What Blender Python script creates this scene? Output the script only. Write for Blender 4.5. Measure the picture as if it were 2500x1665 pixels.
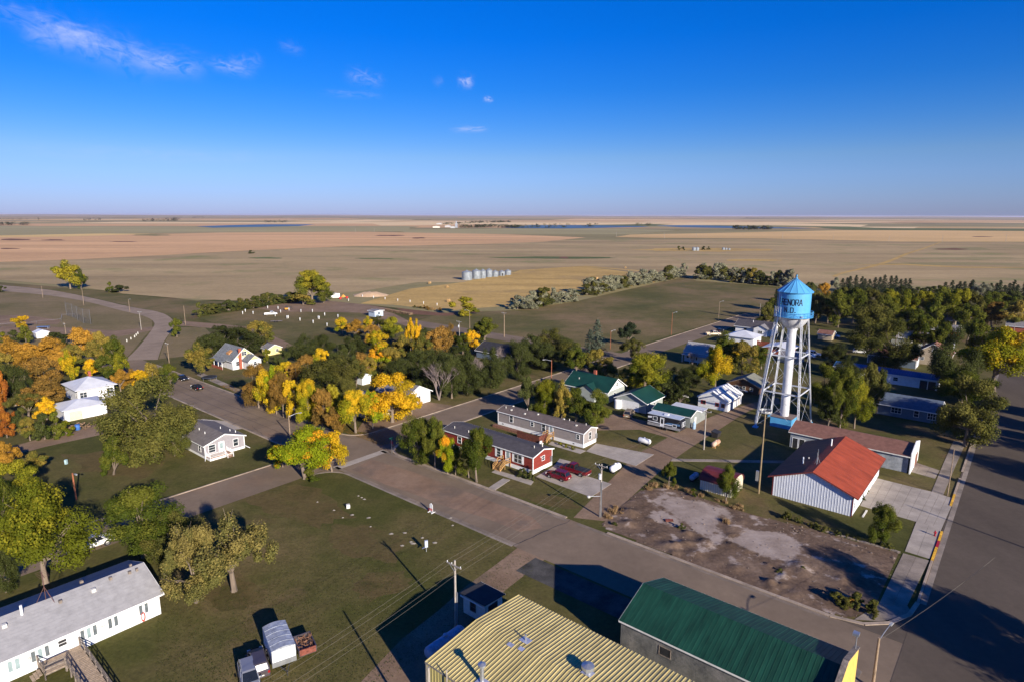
import bpy, math, random
import numpy as np
from mathutils import Matrix, Vector
for o in list(bpy.data.objects): bpy.data.objects.remove(o)
SC=bpy.context.scene; COL=SC.collection
R=math.radians
# ---------------------------------------------------------------- camera
F=1530.0; H=47.0; CX,CY=1250.0,832.5
PIT=math.atan((CY-526)/F); ROLL=R(.13)
cp,sp=math.cos(PIT),math.sin(PIT); cr,sr=math.cos(ROLL),math.sin(ROLL)
cam=bpy.data.cameras.new('camera'); co=bpy.data.objects.new('camera',cam); COL.objects.link(co)
cam.sensor_width=36; cam.lens=F/2500*36; cam.clip_start=.5; cam.clip_end=250000
right=Vector((1,0,0)); up=Vector((0,sp,cp)); fw=Vector((0,cp,-sp))
r_=cr*right+sr*up; u_=-sr*right+cr*up
M=Matrix((r_,u_,-fw)).transposed().to_4x4(); M.translation=Vector((0,0,H)); co.matrix_world=M
SC.camera=co
SC.render.resolution_x=1024; SC.render.resolution_y=681
# ---------------------------------------------------------------- world, sun
SUN_EL=R(20.0); SUN_AZ=R(-57.5)     # direction towards the sun, from +x
sdir=Vector((math.cos(SUN_EL)*math.cos(SUN_AZ),math.cos(SUN_EL)*math.sin(SUN_AZ),math.sin(SUN_EL)))
sl=bpy.data.lights.new('sun','SUN'); sl.energy=5.0; sl.angle=R(.53); sl.color=(1,.9,.75)
so=bpy.data.objects.new('sun',sl); COL.objects.link(so); so.rotation_euler=sdir.to_track_quat('Z','Y').to_euler(); so.location=(80,-100,120)
def pxdir(x,y):
    u=(x-CX);v=(y-CY); u,v=(u*cr+v*sr)/F,(-u*sr+v*cr)/F
    return Vector((u,cp-v*sp,-sp-v*cp)).normalized()
W=bpy.data.worlds.new('World'); SC.world=W; W.use_nodes=True
nt=W.node_tree; nt.nodes.clear()
def N(t,typ,**k):
    n=t.nodes.new(typ)
    for a,b in k.items(): setattr(n,a,b)
    return n
def math_n(t,op,a,b=None,c=None,clamp=False):
    n=N(t,'ShaderNodeMath',operation=op,use_clamp=clamp)
    for i,v in enumerate((a,b,c)):
        if v is None: continue
        if isinstance(v,(int,float)): n.inputs[i].default_value=v
        else: t.links.new(v,n.inputs[i])
    return n.outputs[0]
sky=N(nt,'ShaderNodeTexSky',sky_type='NISHITA'); sky.sun_disc=False
sky.sun_elevation=SUN_EL; sky.sun_rotation=math.atan2(sdir.x,sdir.y)
sky.altitude=600; sky.air_density=1.0; sky.dust_density=.35; sky.ozone_density=3.0
hs=N(nt,'ShaderNodeHueSaturation'); hs.inputs['Saturation'].default_value=SKY_SAT if 'SKY_SAT' in globals() else 1.3
nt.links.new(sky.outputs[0],hs.inputs['Color'])
tc=N(nt,'ShaderNodeTexCoord')
sz=N(nt,'ShaderNodeSeparateXYZ'); nt.links.new(tc.outputs['Generated'],sz.inputs[0])
tint=N(nt,'ShaderNodeValToRGB'); te=tint.color_ramp.elements
TINTS=[(0,(.33,.40,1.0)),(.035,(.37,.44,.88)),(.085,(.43,.49,.76)),(.13,(.27,.465,.82)),(.18,(.12,.44,.88)),(.25,(.02,.44,.98)),(.33,(.0,.47,1.03)),(1,(.0,.4,.95))]
while len(te)<len(TINTS): te.new(.5)
for i,(q,c) in enumerate(TINTS): te[i].position=q; te[i].color=(*c,1)
nt.links.new(sz.outputs[2],tint.inputs[0])
tm_=N(nt,'ShaderNodeVectorMath',operation='MULTIPLY'); nt.links.new(hs.outputs[0],tm_.inputs[0]); nt.links.new(tint.outputs[0],tm_.inputs[1])
ts_=N(nt,'ShaderNodeVectorMath',operation='SCALE'); nt.links.new(tm_.outputs[0],ts_.inputs[0]); ts_.inputs['Scale'].default_value=1.27
# thin cirrus: stretched noise inside soft elongated patches of the sky
def wisp(p0,p1,width,amount,scale,seed):
    a,b=pxdir(*p0),pxdir(*p1); c=(a+b).normalized(); ax=(b-a); ln=ax.length/2; ax.normalize(); ay=c.cross(ax).normalized(); ax=ay.cross(c)
    def dot(v):
        n=N(nt,'ShaderNodeVectorMath',operation='DOT_PRODUCT'); nt.links.new(tc.outputs['Generated'],n.inputs[0]); n.inputs[1].default_value=v; return n.outputs['Value']
    da=math_n(nt,'MULTIPLY',dot(ax),1/ln); db=math_n(nt,'MULTIPLY',dot(ay),1/(width/F))
    dc=dot(c)
    comb=N(nt,'ShaderNodeCombineXYZ'); nt.links.new(math_n(nt,'MULTIPLY',da,scale*.35),comb.inputs[0]); nt.links.new(math_n(nt,'MULTIPLY',db,.8),comb.inputs[1]); comb.inputs[2].default_value=seed
    no=N(nt,'ShaderNodeTexNoise'); no.inputs['Scale'].default_value=1.6; no.inputs['Detail'].default_value=7; no.inputs['Roughness'].default_value=.58; no.inputs['Distortion'].default_value=.9
    nt.links.new(comb.outputs[0],no.inputs['Vector'])
    wob=math_n(nt,'MULTIPLY_ADD',no.outputs['Fac'],1.2,-.6)
    e=math_n(nt,'ADD',math_n(nt,'POWER',math_n(nt,'ABSOLUTE',da),4.0),math_n(nt,'POWER',math_n(nt,'ABSOLUTE',math_n(nt,'ADD',db,wob)),2.0))
    g=math_n(nt,'EXPONENT',math_n(nt,'MULTIPLY',e,-1.5))
    f=math_n(nt,'MULTIPLY',g,math_n(nt,'MULTIPLY_ADD',no.outputs['Fac'],3.2,-1.15,clamp=True))
    f=math_n(nt,'MULTIPLY',f,math_n(nt,'GREATER_THAN',dc,.5))
    return math_n(nt,'MULTIPLY',f,amount)
ws=[wisp((-60,5),(440,172),20,.36,7,1.3),wisp((60,60),(380,165),34,.3,6,2.7),wisp((330,150),(500,165),24,.4,3,4.1),wisp((60,90),(230,95),20,.3,3,21.1),wisp((510,155),(620,178),14,.38,3,5.2),wisp((560,160),(640,150),16,.2,3,15.2),
    wisp((845,185),(935,200),16,.3,3,6.6),wisp((1118,196),(1155,205),13,.75,2,7.7),wisp((1180,242),(1204,246),6,.7,2,8.1),wisp((1105,318),(1190,316),7,.5,3,9.4),wisp((790,228),(930,236),8,.16,4,10.2),wisp((680,110),(740,128),12,.14,3,11.2),
    wisp((0,370),(700,392),16,.13,6,12.5),wisp((1060,208),(1080,192),9,.2,2,13.3)]
tot=ws[0]
for w in ws[1:]: tot=math_n(nt,'ADD',tot,w,clamp=True)
mx=N(nt,'ShaderNodeMix',data_type='RGBA'); nt.links.new(tot,mx.inputs['Factor']); nt.links.new(ts_.outputs[0],mx.inputs['A']); mx.inputs['B'].default_value=(5.0,5.6,8.2,1)
bg=N(nt,'ShaderNodeBackground'); bg.inputs['Strength'].default_value=.072
nt.links.new(mx.outputs['Result'],bg.inputs['Color'])
wo=N(nt,'ShaderNodeOutputWorld'); nt.links.new(bg.outputs[0],wo.inputs['Surface'])
SC.view_settings.view_transform='Standard'; SC.view_settings.look='None'; SC.view_settings.gamma=1; SC.view_settings.use_curve_mapping=False
SC.view_settings.exposure=0.76
SC.cycles.volume_bounces=0; SC.cycles.max_bounces=6
# ---------------------------------------------------------------- ground coordinates
AZ=R(-40); ca,sa=math.cos(AZ),math.sin(AZ)
def g(x,y,z=0.0):
    "ground point seen at photo pixel x,y (height z)"
    u=(x-CX);v=(y-CY); u,v=(u*cr+v*sr)/F,(-u*sr+v*cr)/F
    d=(u,cp-v*sp,-sp-v*cp); t=(z-H)/d[2]
    return (d[0]*t,d[1]*t)
def S(s,t): return (s*ca-t*sa, s*sa+t*ca)      # street grid -> world (s along the long street, t across)
def ST(X,Y): return (X*ca+Y*sa, -X*sa+Y*ca)
def gst(x,y,z=0.0): return ST(*g(x,y,z))
def height(bx,by,ty):
    X,Y=g(bx,by); u=0; v=((ty-CY)*cr-(bx-CX)*sr)/F
    dz=(v*Y*cp+Y*sp)/(v*sp-cp); return dz+H
def mpp(bx,by):   # metres per photo pixel at a ground point
    X,Y=g(bx,by); return (Y*cp+H*sp)/F
# ---------------------------------------------------------------- tagging, mesh building
def tag(o,label=None,cat=None,group=None,kind=None):
    if label: o['label']=label
    if cat: o['category']=cat
    if group: o['group']=group
    if kind: o['kind']=kind
    return o
def thing(name,label,cat,loc,rz=0.0,group=None):
    o=bpy.data.objects.new(name,None); COL.objects.link(o)
    o.location=(loc[0],loc[1],loc[2] if len(loc)>2 else 0); o.rotation_euler=(0,0,rz); o.empty_display_size=.3
    return tag(o,label,cat,group)
class MB:
    def __init__(s): s.v=[]; s.f=[]; s.m=[]
    def add(s,vs,fs,mi=0):
        b=len(s.v); s.v+= [tuple(p) for p in vs]; s.f+=[tuple(b+i for i in f) for f in fs]; s.m+=[mi]*len(fs); return s
    def box(s,x0,x1,y0,y1,z0,z1,mi=0):
        return s.add([(x0,y0,z0),(x1,y0,z0),(x1,y1,z0),(x0,y1,z0),(x0,y0,z1),(x1,y0,z1),(x1,y1,z1),(x0,y1,z1)],
            [(3,2,1,0),(4,5,6,7),(0,1,5,4),(1,2,6,5),(2,3,7,6),(3,0,4,7)],mi)
    def hexa(s,p,mi=0):
        return s.add(p,[(3,2,1,0),(4,5,6,7),(0,1,5,4),(1,2,6,5),(2,3,7,6),(3,0,4,7)],mi)
    def tube(s,p0,p1,r0,r1=None,n=8,mi=0,cap=True):
        r1=r0 if r1 is None else r1; p0=Vector(p0);p1=Vector(p1); d=(p1-p0)
        if d.length<1e-6: return s
        d.normalize(); a=d.cross(Vector((0,0,1)) if abs(d.z)<.9 else Vector((1,0,0))).normalized(); b=d.cross(a)
        vs=[]
        for p,r in ((p0,r0),(p1,r1)):
            for i in range(n):
                t=2*math.pi*i/n; vs.append(p+a*(r*math.cos(t))+b*(r*math.sin(t)))
        fs=[(i,(i+1)%n,n+(i+1)%n,n+i) for i in range(n)]
        if cap: fs+=[tuple(range(n))[::-1],tuple(range(n,2*n))]
        fs=[f[::-1] for f in fs]
        return s.add(vs,fs,mi)
    def bar(s,p0,p1,w,h=None,mi=0):
        h=h or w; p0=Vector(p0);p1=Vector(p1); d=(p1-p0).normalized()
        a=d.cross(Vector((0,0,1)) if abs(d.z)<.95 else Vector((0,1,0))).normalized(); b=a.cross(d).normalized()
        q=[]
        for p in (p0,p1):
            for i,j in ((-1,-1),(1,-1),(1,1),(-1,1)): q.append(p+a*(i*w/2)+b*(j*h/2))
        return s.add(q,[(3,2,1,0),(4,5,6,7),(0,1,5,4),(1,2,6,5),(2,3,7,6),(3,0,4,7)],mi)
    def lathe(s,prof,n=24,c=(0,0),mi=0,axis='z'):
        b=len(s.v); k=len(prof)
        for r,z in prof:
            for i in range(n):
                t=2*math.pi*i/n
                if axis=='z': s.v.append((c[0]+r*math.cos(t),c[1]+r*math.sin(t),z))
                elif axis=='y': s.v.append((c[0]+r*math.cos(t),z,c[1]+r*math.sin(t)))
                else: s.v.append((z,c[0]+r*math.cos(t),c[1]+r*math.sin(t)))
        for j in range(k-1):
            for i in range(n):
                f=(b+j*n+i,b+j*n+(i+1)%n,b+(j+1)*n+(i+1)%n,b+(j+1)*n+i)
                s.f.append(f if axis!='y' else f[::-1]); s.m.append(mi)
        return s
    def prism(s,poly,y0,y1,mi=0):
        "polygon in x,z extruded along y"
        n=len(poly); vs=[(x,y0,z) for x,z in poly]+[(x,y1,z) for x,z in poly]
        return s.add(vs,[tuple(range(n)),tuple(range(2*n-1,n-1,-1))]+[(i,n+i,n+(i+1)%n,(i+1)%n) for i in range(n)],mi)
    def data(s,name,mats,smooth=False):
        me=bpy.data.meshes.new(name); me.from_pydata(s.v,[],s.f)
        if not isinstance(mats,(list,tuple)): mats=[mats]
        for m in mats: me.materials.append(m)
        if len(mats)>1: me.polygons.foreach_set('material_index',s.m)
        if smooth: me.polygons.foreach_set('use_smooth',[True]*len(s.f))
        me.update(); return me
    def obj(s,name,mats,parent=None,smooth=False,loc=None,label=None,kind=None):
        o=bpy.data.objects.new(name,s.data(name,mats,smooth)); COL.objects.link(o)
        if parent is not None: o.parent=parent
        if loc: o.location=loc
        if label: o['label']=label
        if kind: o['kind']=kind
        return o
def kids(o): return list(o.children)
def dup(o,parent=None):
    c=o.copy(); COL.objects.link(c)
    if parent is not None: c.parent=parent
    for ch in kids(o): dup(ch,c)
    return c
# ---------------------------------------------------------------- materials
MATS={}
def mat(name,col,rough=.8,metal=0.0,var=.15,scale=2.0,bump=0.0,bscale=30.0,col2=None,spec=.3,detail=5,stretch=None,coat=0.0,fine=0.0):
    if name in MATS: return MATS[name]
    m=bpy.data.materials.new(name); m.use_nodes=True; t=m.node_tree; b=t.nodes['Principled BSDF']
    b.inputs['Roughness'].default_value=rough; b.inputs['Metallic'].default_value=metal; b.inputs['Specular IOR Level'].default_value=spec
    b.inputs['Coat Weight'].default_value=coat
    geo=N(t,'ShaderNodeTexCoord'); vec=geo.outputs['Object']
    if stretch:
        mp=N(t,'ShaderNodeMapping'); mp.inputs['Scale'].default_value=stretch; t.links.new(vec,mp.inputs['Vector']); vec=mp.outputs[0]
    no=N(t,'ShaderNodeTexNoise'); no.inputs['Scale'].default_value=scale; no.inputs['Detail'].default_value=detail; no.inputs['Roughness'].default_value=.6
    t.links.new(vec,no.inputs['Vector'])
    c2=col2 or tuple(x*(1-2.2*var) for x in col); c1=col if col2 else tuple(min(1,x*(1+var)) for x in col)
    rmp=N(t,'ShaderNodeMapRange'); rmp.inputs['From Min'].default_value=.32; rmp.inputs['From Max'].default_value=.68; t.links.new(no.outputs['Fac'],rmp.inputs['Value'])
    x=N(t,'ShaderNodeMix',data_type='RGBA'); x.inputs['A'].default_value=(*c1,1); x.inputs['B'].default_value=(*c2,1); t.links.new(rmp.outputs[0],x.inputs['Factor'])
    out=x.outputs['Result']
    if fine>0:
        n2=N(t,'ShaderNodeTexNoise'); n2.inputs['Scale'].default_value=bscale; n2.inputs['Detail'].default_value=3; t.links.new(vec,n2.inputs['Vector'])
        mr=N(t,'ShaderNodeMapRange'); mr.inputs['From Min'].default_value=.3; mr.inputs['From Max'].default_value=.7; mr.inputs['To Min'].default_value=1-fine; mr.inputs['To Max'].default_value=1+fine; t.links.new(n2.outputs['Fac'],mr.inputs['Value'])
        y=N(t,'ShaderNodeVectorMath',operation='SCALE'); t.links.new(out,y.inputs[0]); t.links.new(mr.outputs[0],y.inputs['Scale']); out=y.outputs[0]
    t.links.new(out,b.inputs['Base Color'])
    if bump>0:
        n3=N(t,'ShaderNodeTexNoise'); n3.inputs['Scale'].default_value=bscale; n3.inputs['Detail'].default_value=4; t.links.new(vec,n3.inputs['Vector'])
        bp=N(t,'ShaderNodeBump'); bp.inputs['Strength'].default_value=bump; bp.inputs['Distance'].default_value=.05; t.links.new(n3.outputs['Fac'],bp.inputs['Height']); t.links.new(bp.outputs[0],b.inputs['Normal'])
    MATS[name]=m; return m
def siding(name,col,pitch=.18,depth=.5,rough=.65,var=.06,axis=2):
    "lap siding: fine courses as relief only"
    if name in MATS: return MATS[name]
    m=mat(name,col,rough,var=var,scale=1.2); t=m.node_tree; b=t.nodes['Principled BSDF']
    tcn=N(t,'ShaderNodeTexCoord'); sx=N(t,'ShaderNodeSeparateXYZ'); t.links.new(tcn.outputs['Object'],sx.inputs[0])
    f=math_n(t,'FRACT',math_n(t,'MULTIPLY',sx.outputs[axis],1/pitch))
    bp=N(t,'ShaderNodeBump'); bp.inputs['Strength'].default_value=depth; bp.inputs['Distance'].default_value=.03; t.links.new(f,bp.inputs['Height']); t.links.new(bp.outputs[0],b.inputs['Normal'])
    return m
def ground_mat(name,stops,scale,fine_s=1.5,fine=.18,bump=.3,rot=0.0,stretch=(1,1,1),patch=None,rough=.95,ps=.02,pthr=(.55,.68),streak=None):
    "ground: colour ramp over multi-scale noise in world metres, fine grain, optional second patches"
    m=bpy.data.materials.new(name); m.use_nodes=True; t=m.node_tree; b=t.nodes['Principled BSDF']; b.inputs['Roughness'].default_value=rough; b.inputs['Specular IOR Level'].default_value=.1
    ge=N(t,'ShaderNodeNewGeometry'); mp=N(t,'ShaderNodeMapping',vector_type='POINT'); mp.inputs['Rotation'].default_value=(0,0,rot); mp.inputs['Scale'].default_value=stretch
    t.links.new(ge.outputs['Position'],mp.inputs['Vector'])
    def noise(s,d=6,r=.6,v=None):
        n=N(t,'ShaderNodeTexNoise'); n.inputs['Scale'].default_value=s; n.inputs['Detail'].default_value=d; n.inputs['Roughness'].default_value=r; t.links.new(v or mp.outputs[0],n.inputs['Vector']); return n.outputs['Fac']
    cr_=N(t,'ShaderNodeValToRGB'); e=cr_.color_ramp.elements
    while len(e)<len(stops): e.new(.5)
    for i,(p,c) in enumerate(stops): e[i].position=p; e[i].color=(*c,1)
    t.links.new(noise(scale,8,.62),cr_.inputs[0]); out=cr_.outputs[0]
    if patch:
        mr=N(t,'ShaderNodeMapRange'); mr.inputs['From Min'].default_value=pthr[0]; mr.inputs['From Max'].default_value=pthr[1]; t.links.new(noise(ps,7,.65,ge.outputs['Position']),mr.inputs['Value'])
        x=N(t,'ShaderNodeMix',data_type='RGBA'); t.links.new(out,x.inputs['A']); x.inputs['B'].default_value=(*patch,1); t.links.new(math_n(t,'MULTIPLY',mr.outputs[0],.8),x.inputs['Factor']); out=x.outputs['Result']
    md=noise(fine_s*.22,5,.65,ge.outputs['Position'])
    fn=noise(fine_s,4,.7,ge.outputs['Position'])
    fn=math_n(t,'ADD',math_n(t,'MULTIPLY',fn,.62),math_n(t,'MULTIPLY',md,.38))
    mr=N(t,'ShaderNodeMapRange'); mr.inputs['From Min'].default_value=.36; mr.inputs['From Max'].default_value=.64; mr.inputs['To Min'].default_value=1-fine; mr.inputs['To Max'].default_value=1+fine; t.links.new(fn,mr.inputs['Value'])
    y=N(t,'ShaderNodeVectorMath',operation='SCALE'); t.links.new(out,y.inputs[0]); t.links.new(mr.outputs[0],y.inputs['Scale'])
    t.links.new(y.outputs[0],b.inputs['Base Color'])
    if bump:
        bp=N(t,'ShaderNodeBump'); bp.inputs['Strength'].default_value=bump; bp.inputs['Distance'].default_value=.12; t.links.new(fn,bp.inputs['Height']); t.links.new(bp.outputs[0],b.inputs['Normal'])
    MATS[name]=m; return m
WHITE=mat('white_paint',(.78,.78,.78),.55,var=.04,scale=1.5)
OFFW=mat('off_white_paint',(.68,.66,.6),.6,var=.07)
GLASS=mat('window_glass',(.035,.045,.055),.08,var=.3,scale=.6,spec=.6)
GLASSP=mat('pale_glass',(.28,.36,.37),.15,var=.15,scale=.6,spec=.6)
TYRE=mat('tyre_rubber',(.018,.018,.018),.9)
RIM=mat('rim_metal',(.45,.45,.47),.35,.8)
STEEL=mat('galvanised_steel',(.5,.52,.55),.42,.75,var=.12,scale=1.0)
WOODP=mat('pole_wood',(.3,.22,.15),.9,var=.25,scale=3,stretch=(6,6,.7))
WOODG=mat('pole_wood_grey',(.36,.32,.28),.9,var=.2,scale=3,stretch=(6,6,.7))
WOODR=mat('pole_wood_red',(.34,.12,.06),.9,var=.2,scale=3,stretch=(6,6,.7))
DECK=mat('deck_lumber',(.42,.24,.09),.8,var=.2,scale=3)
GREYW=mat('weathered_lumber',(.23,.19,.16),.9,var=.25,scale=3)
CONC=mat('concrete',(.37,.32,.27),.9,var=.12,scale=.35,bump=.2,bscale=12,fine=.08)
CONCO=mat('old_concrete',(.27,.222,.18),.95,var=.2,scale=.3,bump=.3,bscale=9,fine=.12)
KERB=mat('kerb_concrete',(.37,.29,.22),.9,var=.18,scale=.4,fine=.1,bscale=6)
YELP=mat('kerb_yellow_paint',(.75,.42,.04),.7,var=.2,scale=2)
REDP=mat('red_paint',(.38,.02,.03),.5,var=.1)
DARK=mat('dark_fitting',(.03,.03,.032),.6)
BRICK=mat('chimney_brick',(.36,.1,.06),.9,var=.25,scale=6)
# ================================================================ SETTING: ground, fields, water, roads
G1,G2,G3=(.07,.07,.018),(.108,.09,.032),(.16,.116,.053)
LAWN=ground_mat('lawn_ground',[(.3,(.054,.058,.015)),(.43,G1),(.56,G2),(.7,G3)],.045,fine_s=2.2,fine=.28,bump=.35,patch=(.15,.085,.055),ps=.035,pthr=(.56,.7))
GREEN=ground_mat('mown_grass',[(.3,(.045,.05,.013)),(.5,(.062,.064,.017)),(.68,(.09,.075,.03))],.06,fine_s=2.5,fine=.25,bump=.3)
PARK=ground_mat('park_turf',[(.3,(.075,.075,.022)),(.43,(.115,.098,.035)),(.55,(.17,.125,.058)),(.68,(.22,.145,.08))],.02,fine_s=1.2,fine=.22,bump=.3,patch=(.085,.085,.025),ps=.03,pthr=(.52,.66))
TANG=ground_mat('tan_turf',[(.3,(.14,.115,.05)),(.5,(.185,.14,.07)),(.7,(.22,.16,.09))],.03,fine_s=1.0,fine=.2,bump=.3,patch=(.11,.1,.035),ps=.02,pthr=(.54,.66))
WORN=ground_mat('worn_turf',[(.3,(.068,.064,.018)),(.45,(.098,.08,.029)),(.58,(.15,.096,.045)),(.72,(.2,.115,.062))],.12,fine_s=1.8,fine=.25,bump=.3,patch=(.055,.055,.016),ps=.12,pthr=(.47,.62))
def polar_ground():
    radii=[0,15,30,45,60,80,100,125,150,180,220,270,330,400,500,650,900,1300,2000,3200,5000,8000,13000,21000,34000,60000]; n=72
    v=[(0,60,0)]; f=[]
    for r in radii[1:]:
        for i in range(n):
            a=2*math.pi*i/n; v.append((r*math.cos(a),60+r*math.sin(a),0))
    for i in range(n): f.append((0,1+i,1+(i+1)%n))
    for k in range(len(radii)-2):
        b=1+k*n
        for i in range(n): f.append((b+i,b+n+i,b+n+(i+1)%n,b+(i+1)%n))
    m=MB(); m.add(v,f); return m
PRAIRIE=ground_mat('prairie',[(.3,(.2,.17,.07)),(.45,(.28,.22,.11)),(.6,(.38,.28,.15)),(.75,(.5,.36,.2))],.0011,fine_s=.05,fine=.15,bump=0,stretch=(.35,1,1),rot=.2)
gr=polar_ground(); 
me=gr.data('ground',[LAWN,PRAIRIE])
for p in me.polygons:
    c=p.center
    p.material_index=1 if math.hypot(c.x,c.y-60)>900 else 0
o=bpy.data.objects.new('ground',me); COL.objects.link(o); o['kind']='structure'
# flush sheets: every sheet a little above the one below; far ones rise with distance
def sheet(name,pts,m,level,world=False,sub=0,kind='structure'):
    P_=[p if world else g(*p) for p in pts]
    far=max(math.hypot(*p) for p in P_)
    z=.004*level*max(1.0,far/250.0)
    import bmesh
    bm=bmesh.new(); vs=[bm.verts.new((x,y,z)) for x,y in P_]
    f=bm.faces.new(vs); f.normal_update()
    if f.normal.z<0: f.normal_flip()
    bmesh.ops.triangulate(bm,faces=[f])
    me=bpy.data.meshes.new(name); bm.to_mesh(me); bm.free(); me.materials.append(m)
    o=bpy.data.objects.new(name,me); COL.objects.link(o)
    if kind: o['kind']=kind
    return o
def srect(name,s0,s1,t0,t1,m,level): return sheet(name,[S(s0,t0),S(s1,t0),S(s1,t1),S(s0,t1)],m,level,world=True)
def smooth(pts,n=5):
    "Catmull-Rom through open polyline"
    out=[]
    for i in range(len(pts)-1):
        p0=pts[max(i-1,0)];p1=pts[i];p2=pts[i+1];p3=pts[min(i+2,len(pts)-1)]
        for k in range(n):
            t=k/n
            out.append(tuple(.5*((2*p1[j])+(-p0[j]+p2[j])*t+(2*p0[j]-5*p1[j]+4*p2[j]-p3[j])*t*t+(-p0[j]+3*p1[j]-3*p2[j]+p3[j])*t**3) for j in (0,1)))
    return out+[pts[-1]]
def field(name,col,scale=.006,var=.16,green=None,rot=.1,st=(.25,1,1),fine_s=.15,fine=.1):
    c=col; a=tuple(x*(1-var) for x in c); b=tuple(min(1,x*(1+var)) for x in c)
    return ground_mat(name,[(.28,a),(.5,c),(.72,b)],scale,fine_s=fine_s,fine=fine,bump=0,rot=rot,stretch=st,patch=green,ps=.012,pthr=(.54,.66))
STUB=field('grey_stubble',(.36,.262,.135),.022,.3,green=(.215,.205,.08),rot=.06,st=(.14,.7,1),fine_s=.35,fine=.14)
PINK=field('pink_stubble',(.57,.345,.175),.012,.26,rot=.06,st=(.12,.8,1))
GOLD=field('gold_stubble',(.64,.44,.18),.004,.12)
TAN=field('tan_stubble',(.58,.38,.17),.004,.18)
WHEAT=field('pale_wheat',(.72,.52,.28),.002,.1)
OLIVE=field('olive_pasture',(.26,.215,.1),.004,.2,green=(.18,.17,.07))
SAGE=field('sage_pasture',(.33,.28,.14),.003,.2)
STRAW=field('straw_grass',(.44,.29,.1),.03,.3,green=(.27,.19,.09),fine_s=.5,fine=.2)
WEED=field('dark_weeds',(.17,.09,.055),.02,.3,fine_s=.4,fine=.25)
MARSH=field('green_marsh',(.12,.14,.05),.008,.3,fine_s=.2,fine=.2)
rngF=random.Random(5)
# far plain: strips of crops towards the horizon (grid squares seen edge-on)
farcols=[WHEAT,TAN,PINK,SAGE,OLIVE,TAN,PINK,SAGE,WHEAT,OLIVE]
for k in range(170):
    d=2700*math.exp(rngF.random()*2.1); a=R(90+rngF.uniform(-46,46)); X,Y=d*math.cos(a)/math.sin(a),d
    w=rngF.choice([800,1600,1600,2400,3200]); h=rngF.choice([200,400,800,800])*(.4+d/9000)
    an=R(rngF.choice([4,4,4,8]))
    q=[]
    for i,j in ((-1,-1),(1,-1),(1,1),(-1,1)):
        x,y=i*w/2,j*h/2; q.append((X+x*math.cos(an)-y*math.sin(an),Y+x*math.sin(an)+y*math.cos(an)))
    sheet('far_field',q,farcols[k%len(farcols)],1+(k%9),world=True)
sheet('pasture',[(-200,556),(300,553),(760,552),(1240,558),(1900,562),(2600,566),(2600,728),(2040,712),(1940,704),(1700,686),(1675,676),(1400,738),(1265,758),(1080,765),(900,745),(700,725),(480,735),(280,712),(0,690),(-200,680)],OLIVE,1)
sheet('sage_field',[(-150,543),(400,542),(1000,545),(1000,566),(500,569),(-150,577)],SAGE,3)
sheet('stubble_field',[(-250,645),(0,641),(300,628),(480,620),(640,611),(860,598),(1100,592),(1340,588),(1870,583),(2400,592),(2700,594),(2700,700),(2300,700),(2050,694),(1900,690),(1700,676),(1560,668),(1430,651),(1270,660),(1130,690),(1020,690),(880,712),(780,722),(640,735),(560,735),(420,728),(300,718),(190,700),(0,684),(-250,670)],STUB,4)
sheet('pink_field',[(-200,577),(300,574),(620,567),(900,567),(1240,573),(1430,581),(1330,591),(1240,595),(1000,601),(860,602),(620,612),(400,624),(200,634),(0,641),(-200,648)],PINK,6)
sheet('gold_strip',[(-200,582),(150,579),(380,572),(250,571),(0,576),(-200,577)],GOLD,8)
sheet('tan_field',[(1540,574),(1700,571),(2055,563),(2600,564),(2600,592),(2200,591),(1870,583),(1600,582),(1500,580)],TAN,7)
sheet('wheat_field',[(1240,545),(1420,545),(1560,549),(1540,551),(1240,550)],WHEAT,8)
sheet('wheat_field',[(1600,551),(1700,545),(1880,545),(2120,550),(2100,555),(1870,551)],WHEAT,8)
sheet('wheat_field',[(2060,556),(2110,552),(2250,553),(2230,559)],WHEAT,9)
sheet('wheat_field',[(900,545),(1050,541),(1240,543),(1240,548),(1040,551),(930,552)],WHEAT,9)
sheet('wheat_field',[(700,541),(900,538),(1000,540),(860,543)],WHEAT,9)
sheet('pasture_strip',[(960,562),(1240,559),(1500,560),(1650,563),(1540,573),(1240,572),(1000,571)],SAGE,5)
sheet('marsh',[(1330,556),(1620,552),(1990,556),(2060,562),(2600,566),(2600,561),(2150,558),(1990,551),(1600,548),(1330,552)],MARSH,9)
WATER=mat('lake_water',(.065,.15,.26),.7,var=.1,scale=.002,spec=.15)  # blue of the sky mirrored by waves is put into the base colour
sheet('lake',[(480,554),(560,551),(640,549),(770,549),(730,553),(640,555),(520,557)],WATER,12)
sheet('lake',[(1225,556),(1300,551),(1430,551),(1560,553),(1585,555),(1480,557),(1380,559),(1250,558)],WATER,12)
sheet('lake',[(1600,552),(1700,551),(1850,555),(1985,558),(1950,559),(1800,558),(1660,556)],WATER,12)
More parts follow.
